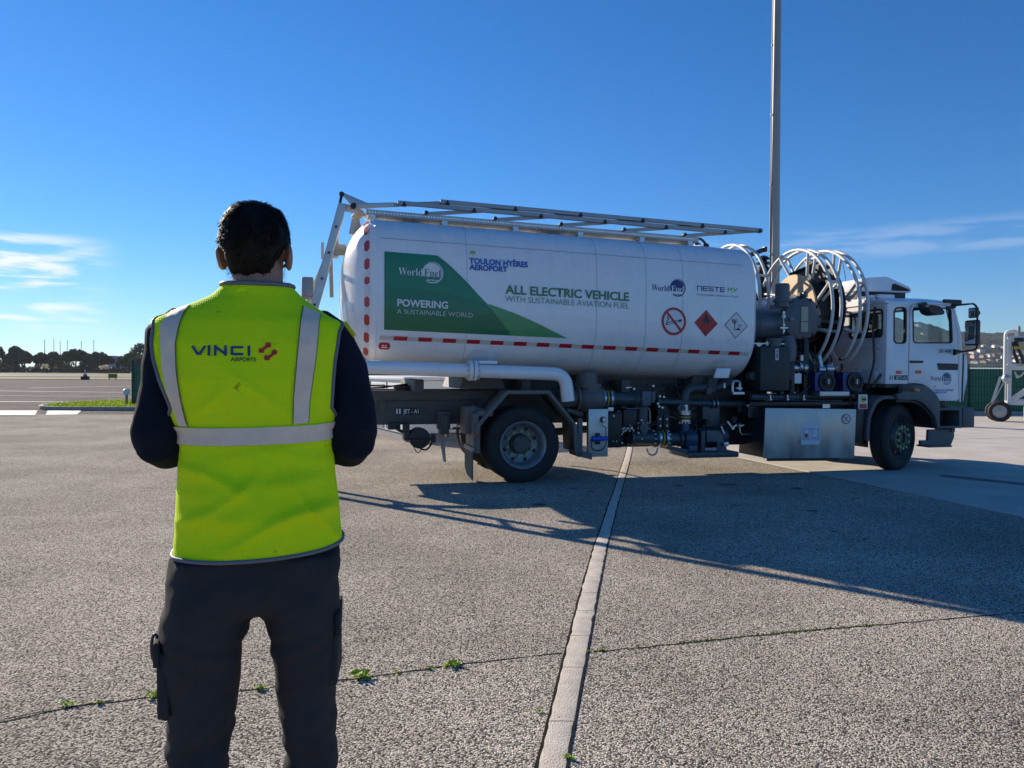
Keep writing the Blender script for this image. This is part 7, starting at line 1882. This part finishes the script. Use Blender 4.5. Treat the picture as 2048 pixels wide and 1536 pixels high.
def hand(bm, wrist, fwd, palm_n, thumb_side, s=1.0):
    """palm, four bent fingers of different lengths and a thumb that leaves the side of the palm"""
    f = Vector(fwd).normalized(); pn = Vector(palm_n).normalized(); sd = f.cross(pn).normalized() * thumb_side
    w = Vector(wrist)
    limb(bm, [(w - f * .02, .026), (w + f * .02, .028), (w + f * .055, .030)], 12)
    M = Matrix((f, sd, pn)).transposed().to_4x4(); M.translation = w
    box(bm, .01, .095, -.042, .042, -.014, .014, .012, M)
    for k, (off, ln, rr) in enumerate(((.032, .072, .0088), (.011, .082, .009), (-.011, .076, .0088), (-.032, .058, .0078))):
        p0 = w + f * .085 + sd * off
        p1 = p0 + f * ln * .42 + pn * .010
        p2 = p1 + f * ln * .26 + pn * .024
        p3 = p2 + f * ln * .05 + pn * .024
        limb(bm, [(p0 - f * .02, rr * 1.1), (p0, rr * 1.1), (p1, rr), (p2, rr * .92), (p3, rr * .75)], 8)
    t0 = w + f * .03 + sd * .035; t1 = t0 + f * .025 + sd * .026 + pn * .008; t2 = t1 + f * .030 + sd * .006 + pn * .014; t3 = t2 + f * .02 - sd * .004 + pn * .012
    limb(bm, [(t0 - sd * .015, .014), (t1, .0125), (t2, .0105), (t3, .0085)], 8)
bm = bmesh.new()
# head, face, ears, neck
HC = Vector((.0015, .005, 1.722))
b = bmesh.new(); bmesh.ops.create_uvsphere(b, u_segments=32, v_segments=20, radius=1)
for v in b.verts:
    x, y, z = v.co
    w = .066 * (1 - .18 * max(0, -z) ** 1.2); d = .086
    v.co = (HC.x + math.copysign(abs(x) ** .92, x) * w, HC.y + y * d + (.012 if z < -.2 else 0), HC.z + (z * .092 if z > 0 else z * .112))
merge(bm, b)
limb(bm, [(HC + Vector((0, .03, -.075)), .052), (HC + Vector((0, .055, -.095)), .036)], 14)               # jaw and chin
limb(bm, [(HC + Vector((0, .088, .012)), .010), (HC + Vector((0, .104, -.022)), .013), (HC + Vector((0, .106, -.034)), .015), (HC + Vector((0, .09, -.042)), .012)], 10)   # nose
limb(bm, [(HC + Vector((-.026, .083, -.066)), .006), (HC + Vector((0, .094, -.062)), .009), (HC + Vector((.026, .083, -.066)), .006)], 8)
limb(bm, [(HC + Vector((-.024, .082, -.074)), .006), (HC + Vector((0, .092, -.075)), .009), (HC + Vector((.024, .082, -.074)), .006)], 8)
limb(bm, [(HC + Vector((-.045, .078, .022)), .008), (HC + Vector((-.02, .09, .026)), .009)], 8); limb(bm, [(HC + Vector((.045, .078, .022)), .008), (HC + Vector((.02, .09, .026)), .009)], 8)
for s in (-1, 1):
    ex = HC.x + s * .0755
    b = bmesh.new(); bmesh.ops.create_uvsphere(b, u_segments=14, v_segments=10, radius=1)
    b.transform(Matrix.Translation((ex, HC.y + .005, HC.z - .036)) @ Matrix.Rotation(R(26 * s), 4, 'Z') @ Matrix.Rotation(R(-10), 4, 'X') @ Matrix.Diagonal((.0085, .020, .034, 1))); merge(bm, b)
    limb(bm, [(Vector((ex + s * .004, HC.y - .006, HC.z - .012)), .0055), (Vector((ex + s * .008, HC.y - .013, HC.z - .025)), .006), (Vector((ex + s * .006, HC.y - .012, HC.z - .045)), .0055), (Vector((ex, HC.y - .002, HC.z - .062)), .0065)], 8)
MHEAD = Matrix.Translation(HC) @ Matrix.Rotation(R(-13), 4, 'Z') @ Matrix.Translation(-HC)      # the head is turned a little to the right
bm.transform(MHEAD)
limb(bm, [((.004, .01, 1.50), .072), ((.005, .002, 1.575), .064), ((.006, .002, 1.61), .0575), ((.006, .004, 1.67), .056)], 20)
ring_loft(bm, [((lerp(TOR, z, 1) + lerp(TOR, z, 2)) / 2, 0, z, (lerp(TOR, z, 2) - lerp(TOR, z, 1)) / 2 - .02, lerp(DEP, z) - .02, 0) for z in (.90, 1.0, 1.1, 1.2, 1.3, 1.4, 1.5, 1.55, 1.575, 1.60)])
for A in (ARM_L, ARM_R): limb(bm, A, 14, -.014)
for i0, i1 in ((1, 2), (3, 4)):
    ring_loft(bm, [((r[i0] + r[i1]) / 2, 0, r[0], (r[i1] - r[i0]) / 2 - .016, .062, 0) for r in LEGS[::-1]], 18)
for s in (-1, 1): box(bm, s * .137 - .04, s * .137 + .04, -.07, .16, .01, .09, .03)
hand(bm, (-.098, .285, 1.262), (.75, .25, -.35), (.2, .6, .75), 1)
hand(bm, (.098, .268, 1.250), (-.75, .35, -.2), (-.2, .6, .75), -1)
person = finish('person', remesh(bm, .0045, 1), M_SKIN, None, 60, loc=PX0)
person.rotation_euler = (0, 0, R(15))
tag(person, 'man seen from behind in a yellow-green high visibility vest and dark work clothes', 'person')
def pobj(name, bm, m, parent=None, smooth=60, kind=None): return finish(name, bm, m, parent or person, smooth, kind)
for s in (-1, 1):
    bm = bmesh.new(); bmesh.ops.create_uvsphere(bm, u_segments=16, v_segments=10, radius=.0125); bm.transform(Matrix.Translation(HC + Vector((s * .031, .079, .004))))
    bm.transform(MHEAD); ey = pobj('eye', bm, mat('eye_white', (0.7, 0.68, 0.65), 0.2, var=0)); 
    bm = bmesh.new(); cyl(bm, HC + Vector((s * .031, .0905, .004)), HC + Vector((s * .031, .0922, .004)), .0055, n=14); bm.transform(MHEAD); pobj('iris', bm, M_BLACK, ey)
# ---- hair: a close cap carrying a few thousand short tufts
def hair_pt(u, v, lift=0.0):
    """u around (0 = back), v from crown 0 to nape 1"""
    d = Vector((math.sin(u) * math.sin(v), -math.cos(u) * math.sin(v), math.cos(v)))
    w, dd, up, dn = .0735, .094, .0885, .130
    sup = 2.35
    k = (abs(d.x / w) ** sup + abs(d.y / dd) ** sup + abs(d.z / (up if d.z > 0 else dn)) ** sup) ** (-1 / sup)
    p = d * k
    f = 1.0
    if d.z < -.05: f -= .26 * min(1, (-d.z - .05)) ** 1.0       # in towards the nape
    q = HC + Vector((p.x * f, p.y * (f + .0), p.z))
    q += d * (lift + .0045 * noise.noise(q * 38) + .003 * noise.noise(q * 90))
    return q, d
def hairline(u):
    a = abs(u)                     # lowest reach (angle from the crown) around the head
    if a < .85: return 2.42 + .03 * math.cos(u * 9)
    if a < 1.45: return 2.42 - (a - .85) / .60 * .60
    if a < 2.0: return 1.80 - (a - 1.5) * .2
    return 1.70 - (a - 2.0) * .72
bm = bmesh.new()
NU, NV = 56, 26
g = [[bm.verts.new(hair_pt(-PI + 2 * PI * i / NU, max(.02, hairline(-PI + 2 * PI * i / NU) * j / NV), -.004 if j == NV else 0)[0]) for j in range(NV + 1)] for i in range(NU)]
for i in range(NU):
    for j in range(NV): bm.faces.new((g[i][j], g[(i + 1) % NU][j], g[(i + 1) % NU][j + 1], g[i][j + 1]))
bmesh.ops.recalc_face_normals(bm, faces=bm.faces[:])
bm.transform(MHEAD)
hair = pobj('hair', bm, M_HAIR)
bm = bmesh.new()
rh = random.Random(3)
for k in range(9000):
    u = rh.uniform(-PI, PI); hv = hairline(u); v = math.acos(1 - rh.random() * (1 - math.cos(hv)))
    p, d = hair_pt(u, v, -.002)
    fade = min(1, max(.25, (hv - v) / .7))
    ln = rh.uniform(.007, .014) * fade
    dn = Vector((0, 0, -1)) - d * (-d.z)
    if dn.length > 1e-4: dn.normalize()
    sw = noise.noise_vector(p * 30)
    t_ = (d * rh.uniform(.12, .5) + dn * .9 + sw * .9 + Vector((rh.gauss(0, .25), rh.gauss(0, .25), rh.gauss(0, .2)))).normalized()
    s_ = t_.cross(d)
    if s_.length < 1e-4: continue
    s_ = s_.normalized() * rh.uniform(.0008, .0016)
    m1 = p + t_ * ln * .55 + d * .0015; e1 = p + t_ * ln + dn * ln * .15
    a_, b_, c_, d_ = bm.verts.new(p - s_), bm.verts.new(p + s_), bm.verts.new(m1 + s_ * .9), bm.verts.new(m1 - s_ * .9)
    bm.faces.new((a_, b_, c_, d_)); bm.faces.new((d_, c_, bm.verts.new(e1)))
bm.transform(MHEAD)
pobj('hair_tuft', bm, M_HAIR, hair, 0, 'stuff')
# beard shadow along the jaw, seen past the neck on the right
bm = bmesh.new()
for k in range(1500):
    s = rh.choice((-1, 1)); a = rh.uniform(0, 1)
    p = HC + Vector((s * (.066 - .030 * a) + rh.gauss(0, .004), -.005 + .075 * a, -.060 - .045 * a + rh.gauss(0, .010)))
    q = p + Vector((s * .004, .002, -.004)) + Vector((rh.gauss(0, .002), rh.gauss(0, .002), rh.gauss(0, .002)))
    bm.faces.new((bm.verts.new(p + Vector((0, .0007, 0))), bm.verts.new(p - Vector((0, .0007, 0))), bm.verts.new(q)))
bm.transform(MHEAD)
pobj('beard', bm, M_HAIR, None, 0, 'stuff')
# ---- sweater
bm = bmesh.new()
ring_loft(bm, [((lerp(TOR, z, 1) + lerp(TOR, z, 2)) / 2, 0, z, (lerp(TOR, z, 2) - lerp(TOR, z, 1)) / 2 - .004, lerp(DEP, z) - .004, 0) for z in (1.045, 1.1, 1.2, 1.3, 1.4, 1.5, 1.535, 1.555, 1.575, 1.595, 1.612)])
limb(bm, [((.0045, .01, 1.575), .066), ((.0045, .008, 1.608), .064)], 22)
for A in (ARM_L, ARM_R): limb(bm, A, 20)
b = remesh(bm, .008, 3)
for v in b.verts:
    x, y, z = v.co
    if abs(x) > .17 and z < 1.54:
        f = .003 * noise.noise(Vector((x * 9, y * 10, z * 18))) + .004 * noise.noise(Vector((x * 20 + z * 12, y * 20, z * 14 - x * 9)))
        f += .006 * noise.noise(Vector((x * 8, y * 22, z * 30)))* max(0, 1 - abs(z - 1.28) / .12)
        v.co += v.normal * f
swe = pobj('sweater', b, M_NAVY)
bm = bmesh.new(); tube(bm, [(.0045 + .0735 * math.cos(2 * PI * k / 36), -.003 + .064 * math.sin(2 * PI * k / 36) , 1.621 + .006 * math.sin(2 * PI * k / 36)) for k in range(36)], .0055, 8, closed=True); pobj('collar', bm, M_PIPING, swe)
bm = bmesh.new()
for s, zz, xx in ((1, 1.535, .196),):
    tube(bm, [(xx + .006, -.03 + .0 * k, zz) if k == 0 else (xx + .006 + .012 * k, -.03, zz - .016 * k) for k in range(3)], .006, 6)
pobj('shoulder_flash', bm, mat('flash_yellow', (0.62, 0.60, 0.02), 0.7), swe)
# ---- trousers
bm = bmesh.new()
for i0, i1 in ((1, 2), (3, 4)):
    ring_loft(bm, [((r[i0] + r[i1]) / 2, -.012 if r[0] > .75 else -.004, r[0], (r[i1] - r[i0]) / 2, .110 if r[0] > .9 else (.075 + .043 * max(0, (r[0] - .5) / .4) if r[0] > .5 else .075), 0) for r in LEGS[::-1]], 26)
ring_loft(bm, [((lerp(LEGS[::-1], z, 1) + lerp(LEGS[::-1], z, 4)) / 2, -.008, z, (lerp(LEGS[::-1], z, 4) - lerp(LEGS[::-1], z, 1)) / 2 - (.012 if z > 1.0 else 0), d, 0) for z, d in ((.868, .095), (.89, .115), (.93, .122), (.98, .114), (1.05, .100))], 28)
b = remesh(bm, .009, 3)
for v in b.verts:
    x, y, z = v.co
    f = .007 * noise.noise(Vector((x * 11, y * 10, z * 8))) + .006 * noise.noise(Vector((x * 22 - z * 20, y * 12, z * 16)))
    if z < .62: f += .011 * noise.noise(Vector((x * 6, y * 8, z * 26 + abs(x) * 14)))
    if abs(z - .80) < .06: f += .006 * math.sin((z - .35 * abs(x)) * 110) * (1 - abs(z - .80) / .06) * .6
    v.co += v.normal * f
tro = pobj('trousers', b, M_TROU)
# cargo pockets with flaps, and the loop hanging on the left one
for s, x0, z0, z1 in ((-1, -.2095 * KX, .655, .80), (1, .1960 * KX, .69, .835)):
    bm = bmesh.new(); box(bm, x0 - .013, x0 + .013, -.075, .065, z0, z1, .009, Matrix.Translation((0, 0, 0)), 3)
    for v in bm.verts: v.co.x += .006 * s * math.sin((v.co.z - z0) / (z1 - z0) * PI) - .012 * s * (v.co.y < -.03) + .004 * noise.noise(v.co * 22)
    pk = pobj('cargo_pocket', bm, M_TROU, tro)
    bm = bmesh.new(); box(bm, x0 + .004 * s, x0 + .018 * s, -.08, .07, z1 - .03, z1 + .025, .005)
    for v in bm.verts: v.co.x -= .010 * s * (v.co.y < -.03)
    pobj('pocket_flap', bm, M_TROU, tro)
bm = bmesh.new()
tube(bm, [(.176 + .010 * k / 8, -.075 + .004 * k, .90 - .026 * k) for k in range(9)], .002, 5)
pobj('side_seam', bm, M_TROU, tro)
bm = bmesh.new(); tube(bm, [(-.210 + .007 * math.cos(2 * PI * k / 24), -.03, .800 + .030 * math.sin(2 * PI * k / 24)) for k in range(24)], .0035, 8, closed=True); pobj('carabiner_loop', bm, mat('loop_grey', (0.08, 0.08, 0.08), 0.4, metal=0.3), tro)
bm = bmesh.new(); limb(bm, [((-.194, -.03, .668), .013), ((-.19, -.035, .648), .015), ((-.18, -.03, .64), .009)], 10); pobj('pocket_toggle', bm, M_TROU, tro)
for s in (-1, 1):
    bm = bmesh.new(); box(bm, s * .137 - .052, s * .137 + .052, -.095, .185, .0, .03, .008); box(bm, s * .137 - .048, s * .137 + .048, -.09, .10, .025, .14, .03, seg=3); box(bm, s * .137 - .048, s * .137 + .048, .02, .182, .025, .095, .032, seg=3)
    pobj('boot', bm, M_BOOT)
# ---- hi-vis vest: back and front panels joined below the arm openings
def edge_x(z, s):                  # armhole / side edge as seen on the back
    return lerp(TOR, z, 1) if s < 0 else lerp(TOR, z, 2)
ZS = [1.020 + (1.300 - 1.020) * k / 44 for k in range(45)] + [1.300 + (1.618 - 1.300) * k / 60 for k in range(1, 61)]
def vest_pt(z, u, off=0.0, front=False):
    """u -1..1 across one panel"""
    x0, y0, a, cx = torso(z, 0, .005 + off)
    if ARMZ0 < z < ARMZ1:
        sl = max(-.995, (edge_x(z, -1) - cx) / a); sr = min(.995, (edge_x(z, 1) - cx) / a)
        w = min(1, (z - ARMZ0) / .05, (ARMZ1 - z) / .03)
        pl, pr = math.asin(sl), math.asin(sr)
        pl = pl * w + (-PI / 2) * (1 - w); pr = pr * w + (PI / 2) * (1 - w)
    else: pl, pr = -PI / 2, PI / 2
    ph = pl + (pr - pl) * (u + 1) / 2
    x = cx + a * math.sin(ph)
    d = (lerp(DEP, z) + .008 + off) * max(0, math.cos(ph)) ** .75
    f = folds(x, z)
    hemz = z
    if z < 1.03: hemz = z - .012 * (1 - (u * u)) + .010 * u
    return Vector((x, (d if front else -d - f), hemz))
NUv = 60
bm = bmesh.new()
grids = []
for fr in (False, True):
    grids.append([[bm.verts.new(vest_pt(z, -1 + 2 * i / NUv, 0, fr)) for i in range(NUv + 1)] for z in ZS])
for gi, G in enumerate(grids):
    for j in range(len(ZS) - 1):
        if gi == 1 and ZS[j] > 1.50:
            rng = [i for i in range(NUv) if abs(-1 + 2 * (i + .5) / NUv) > (ZS[j] - 1.50) / .118 * .55]
        else: rng = range(NUv)
        for i in rng:
            f = (G[j][i], G[j][i + 1], G[j + 1][i + 1], G[j + 1][i])
            bm.faces.new(f if gi == 0 else f[::-1])
bmesh.ops.remove_doubles(bm, verts=bm.verts[:], dist=.0012)
vest = pobj('safety_vest', bm, M_VEST)
# map a point of the silhouette plane to the cloth on the back (which is nearer the viewer)
def on_back(x, z, off):
    return (x, back_y(x, z) - off, z)
def bk(x, z):                      # silhouette-plane reading -> position on the back of the vest
    return x * .884, 1.42 + (z - 1.42) * .935
def strip_obj(name, pts_l, pts_r, m, off, n=40, edge=True):
    """strip between two measured edge polylines (top to bottom)"""
    L = [bk(*p) for p in pts_l]; Rr = [bk(*p) for p in pts_r]
    def samp(P, t):
        ln = [0]
        for a, b in zip(P[:-1], P[1:]): ln.append(ln[-1] + math.dist(a, b))
        s = t * ln[-1]
        for k in range(len(P) - 1):
            if s <= ln[k + 1] + 1e-9:
                q = (s - ln[k]) / max(1e-9, ln[k + 1] - ln[k]); return (P[k][0] + (P[k + 1][0] - P[k][0]) * q, P[k][1] + (P[k + 1][1] - P[k][1]) * q)
        return P[-1]
    bm = bmesh.new(); pv = None
    C = 8
    for k in range(n + 1):
        a, b = samp(L, k / n), samp(Rr, k / n)
        row = []
        for c in range(C + 1):
            x, z = a[0] + (b[0] - a[0]) * c / C, a[1] + (b[1] - a[1]) * c / C
            o = off + .0014 * noise.noise(Vector((x * 60, z * 40 + x * 30, 3)))
            p = Vector(on_back(x, z, o)); row.append(bm.verts.new(p))
        if pv:
            for c in range(C): bm.faces.new((pv[c], row[c], row[c + 1], pv[c + 1]))
        pv = row
    o = pobj(name, bm, m, vest)
    return o
SL_L = [(-0.196, 1.560), (-.206, 1.540), (-0.215, 1.525), (-0.210, 1.467), (-.207, 1.42), (-0.198, 1.374), (-.187, 1.335), (-0.177, 1.304), (-0.171, 1.290)]
SL_R = [(-0.153, 1.579), (-.163, 1.55), (-0.169, 1.526), (-0.176, 1.479), (-.174, 1.43), (-0.169, 1.386), (-.163, 1.345), (-0.154, 1.300), (-0.149, 1.290)]
SR_L = [(0.125, 1.580), (0.119, 1.539), (0.110, 1.445), (0.102, 1.352), (0.101, 1.294)]
SR_R = [(0.167, 1.562), (.165, 1.55), (0.163, 1.539), (0.154, 1.446), (0.140, 1.352), (0.137, 1.297)]
M_STITCH = mat('strip_edge_stitch', (0.10, 0.12, 0.06), 0.8, var=0)
wid = lambda P, d: [(x + d, z) for x, z in P]
strip_obj('reflective_strip', SL_L, SL_R, M_RETRO, .0035)
strip_obj('reflective_strip', SR_L, SR_R, M_RETRO, .0035)
strip_obj('strip_edge', wid(SL_R, 0.0), wid(SL_R, .0022), M_STITCH, .003); strip_obj('strip_edge', wid(SR_L, -.0022), wid(SR_L, 0), M_STITCH, .003); strip_obj('strip_edge', wid(SR_R, 0), wid(SR_R, .0018), M_STITCH, .003)
# the waist band goes right round
bm = bmesh.new(); cols = []
for fr in (False, True):
    for i in range(NUv + 1):
        u = -1 + 2 * i / NUv
        if fr: u = -u
        col = []
        for k in range(7):
            z = (1.252 + .004 * u * (0 if fr else 1)) + .0405 * k / 6
            z = 1.42 + (z - 1.42) * .94
            p = vest_pt(z, u, .004 + .0013 * noise.noise(Vector((u * 14, z * 60, 1))), fr)
            p.z -= .004 * (1 - u * u) * (0 if fr else 1)
            col.append(bm.verts.new(p))
        cols.append(col)
for a, b in zip(cols, cols[1:] + cols[:1]):
    for k in range(6): bm.faces.new((a[k], b[k], b[k + 1], a[k + 1]))
bmesh.ops.recalc_face_normals(bm, faces=bm.faces[:])
pobj('reflective_band', bm, M_RETRO, vest)
# piping along hem, armholes and neck
bm = bmesh.new(); hem = [vest_pt(1.020, -1 + 2 * i / 48, .001) for i in range(49)] + [vest_pt(1.020, 1 - 2 * i / 48, .001, True) for i in range(1, 48)]
tube(bm, hem, .0048, 8, closed=True); pobj('piping', bm, M_PIPING, vest)
for u in (-1, 1):
    bm = bmesh.new(); zs = [ARMZ0 + .018 + (1.552 - ARMZ0 - .018) * k / 30 for k in range(31)]
    tube(bm, [vest_pt(z, u, .001) for z in zs] + [vest_pt(z, u, .001, True) for z in zs[::-1]], .0042, 8); pobj('piping', bm, M_PIPING, vest)
bm = bmesh.new(); tube(bm, [vest_pt(1.6165, -1 + 2 * i / 30, .002) for i in range(31)], .0055, 8); pobj('piping', bm, M_PIPING, vest)
# wordmark and emblem on the back
def bb_(p): return bk(*p)
x0, zt = bk(-.134, 1.475); x1, zb = bk(0.0, 1.4565)
M_VB = mat('vest_print_blue', (0.010, 0.055, 0.20), 0.7, var=0.05); M_VR = mat('vest_print_red', (0.46, 0.012, 0.03), 0.7, var=0.05); M_VG = mat('vest_print_green', (0.02, 0.10, 0.045), 0.7, var=0.05)
H = zt - zb; W = x1 - x0
def wide(strk, xa, xb, th=.0052):
    b = bmesh.new()
    for (a, c, d, e) in strk:
        p, q = Vector((xa + a * (xb - xa), zb + c * H)), Vector((xa + d * (xb - xa), zb + e * H))
        dd = (q - p).normalized(); s = Vector((-dd.y, dd.x)) * th / 2; ee = dd * th / 2
        b.faces.new([b.verts.new((*(p - ee + s), 0)), b.verts.new((*(p - ee - s), 0)), b.verts.new((*(q + ee - s), 0)), b.verts.new((*(q + ee + s), 0))])
    return b
for strk, a, c in (([(0, .92, .38, .1), (.38, .1, .62, .1), (.62, .1, 1, .92)], 0.01, .21), ([(0, 0, 0, 1)], .29, .30), ([(0, 0, 0, 1), (0, .95, 1, .05), (1, 0, 1, 1)], .40, .575), ([(1, .93, .12, .93), (.0, .88, 0, .12), (.12, .07, 1, .07)], .685, .855), ([(0, 0, 0, 1)], .975, .985)):
    mapped('lettering', wide(strk, x0 + W * a, x0 + W * c), on_back, .003, M_VB, vest)
xa, za = bk(-.045, 1.4415); xb, zc = bk(.0135, 1.4505)
mapped('lettering', fit_text('AIRPORTS', xa, xb, za, zc - za, .02), on_back, .003, M_VG, vest)
cx_, cz_ = bk(.0395, 1.4645)
k = .00096
em = []
sq = lambda a, b, w, h: rpoly([(cx_ + (a - w) * k, cz_ + (b - h) * k), (cx_ + (a + w) * k, cz_ + (b - h) * k), (cx_ + (a + w) * k, cz_ + (b + h) * k), (cx_ + (a - w) * k, cz_ + (b + h) * k)], .0012, 3)
for lp in ([sq(1.5, 15, 5.5, 5.5)], [sq(-13, 2, 5.5, 5.0)], [sq(-1, -14, 5.5, 5.5)], [circle(cx_ + 15 * k, cz_ + -1 * k, 6 * k, 20)]): mapped('emblem', poly_mesh(lp), on_back, .003, M_VR, vest)
for p, q in (((-9, 5), (-2, 12)), ((4, -12), (12, -5))):
    b = bmesh.new(); P, Q = Vector((cx_ + p[0] * k, cz_ + p[1] * k)), Vector((cx_ + q[0] * k, cz_ + q[1] * k)); dd = (Q - P).normalized(); s = Vector((-dd.y, dd.x)) * .0028
    b.faces.new([b.verts.new((*(P + s), 0)), b.verts.new((*(P - s), 0)), b.verts.new((*(Q - s), 0)), b.verts.new((*(Q + s), 0))]); mapped('emblem', b, on_back, .0026, M_VR, vest)

# ================================================================== separate pieces that ended up in one mesh
SPLIT = {'hinge', 'bolt', 'frame_bracket', 'drain_hose', 'sample_tap', 'ball_valve', 'window_seal', 'window_pane', 'clamp_ring', 'air_hose', 'wiring_loom', 'valve_lever', 'solenoid_block', 'grille_bar', 'wiper', 'cabinet_fitting', 'wheel_strut', 'folded_ladder', 'headlight'}
for o in list(scene.objects):
    if o.type != 'MESH' or o.name.split('.')[0] not in SPLIT or o.parent is None: continue
    bm = bmesh.new(); bm.from_mesh(o.data)
    seen, islands = set(), []
    for v in bm.verts:
        if v in seen: continue
        st, isl = [v], set()
        seen.add(v)
        while st:
            q = st.pop(); isl.add(q)
            for e in q.link_edges:
                w = e.other_vert(q)
                if w not in seen: seen.add(w); st.append(w)
        islands.append(isl)
    if len(islands) < 2 or len(islands) > 16: bm.free(); continue
    idx = [[v.index for v in isl] for isl in islands]; bm.free()
    for k, isl in enumerate(idx):
        keep = set(isl); b = bmesh.new(); b.from_mesh(o.data)
        bmesh.ops.delete(b, geom=[v for v in b.verts if v.index not in keep], context='VERTS')
        if k == 0: first = b; continue
        c = finish(o.name.split('.')[0], b, o.data.materials[0], o.parent, 35)
    first.to_mesh(o.data); first.free()
# ================================================================== the air: faint sea haze over the distance
bm = bmesh.new(); box(bm, -2600, 2600, -60, 1900, -1.0, 175.0)
mhz = bpy.data.materials.new('haze_air'); mhz.use_nodes = True
n, l = mhz.node_tree.nodes, mhz.node_tree.links
n.remove(n['Principled BSDF'])
pv_ = n.new('ShaderNodeVolumePrincipled'); pv_.inputs['Color'].default_value = (0.78, 0.88, 1.0, 1); pv_.inputs['Density'].default_value = 0.00008; pv_.inputs['Anisotropy'].default_value = 0.2
l.new(pv_.outputs[0], n['Material Output'].inputs['Volume'])
hz_ = finish('haze', bm, mhz, smooth=0, kind='stuff'); hz_['label'] = 'pale blue air in front of the far hills'
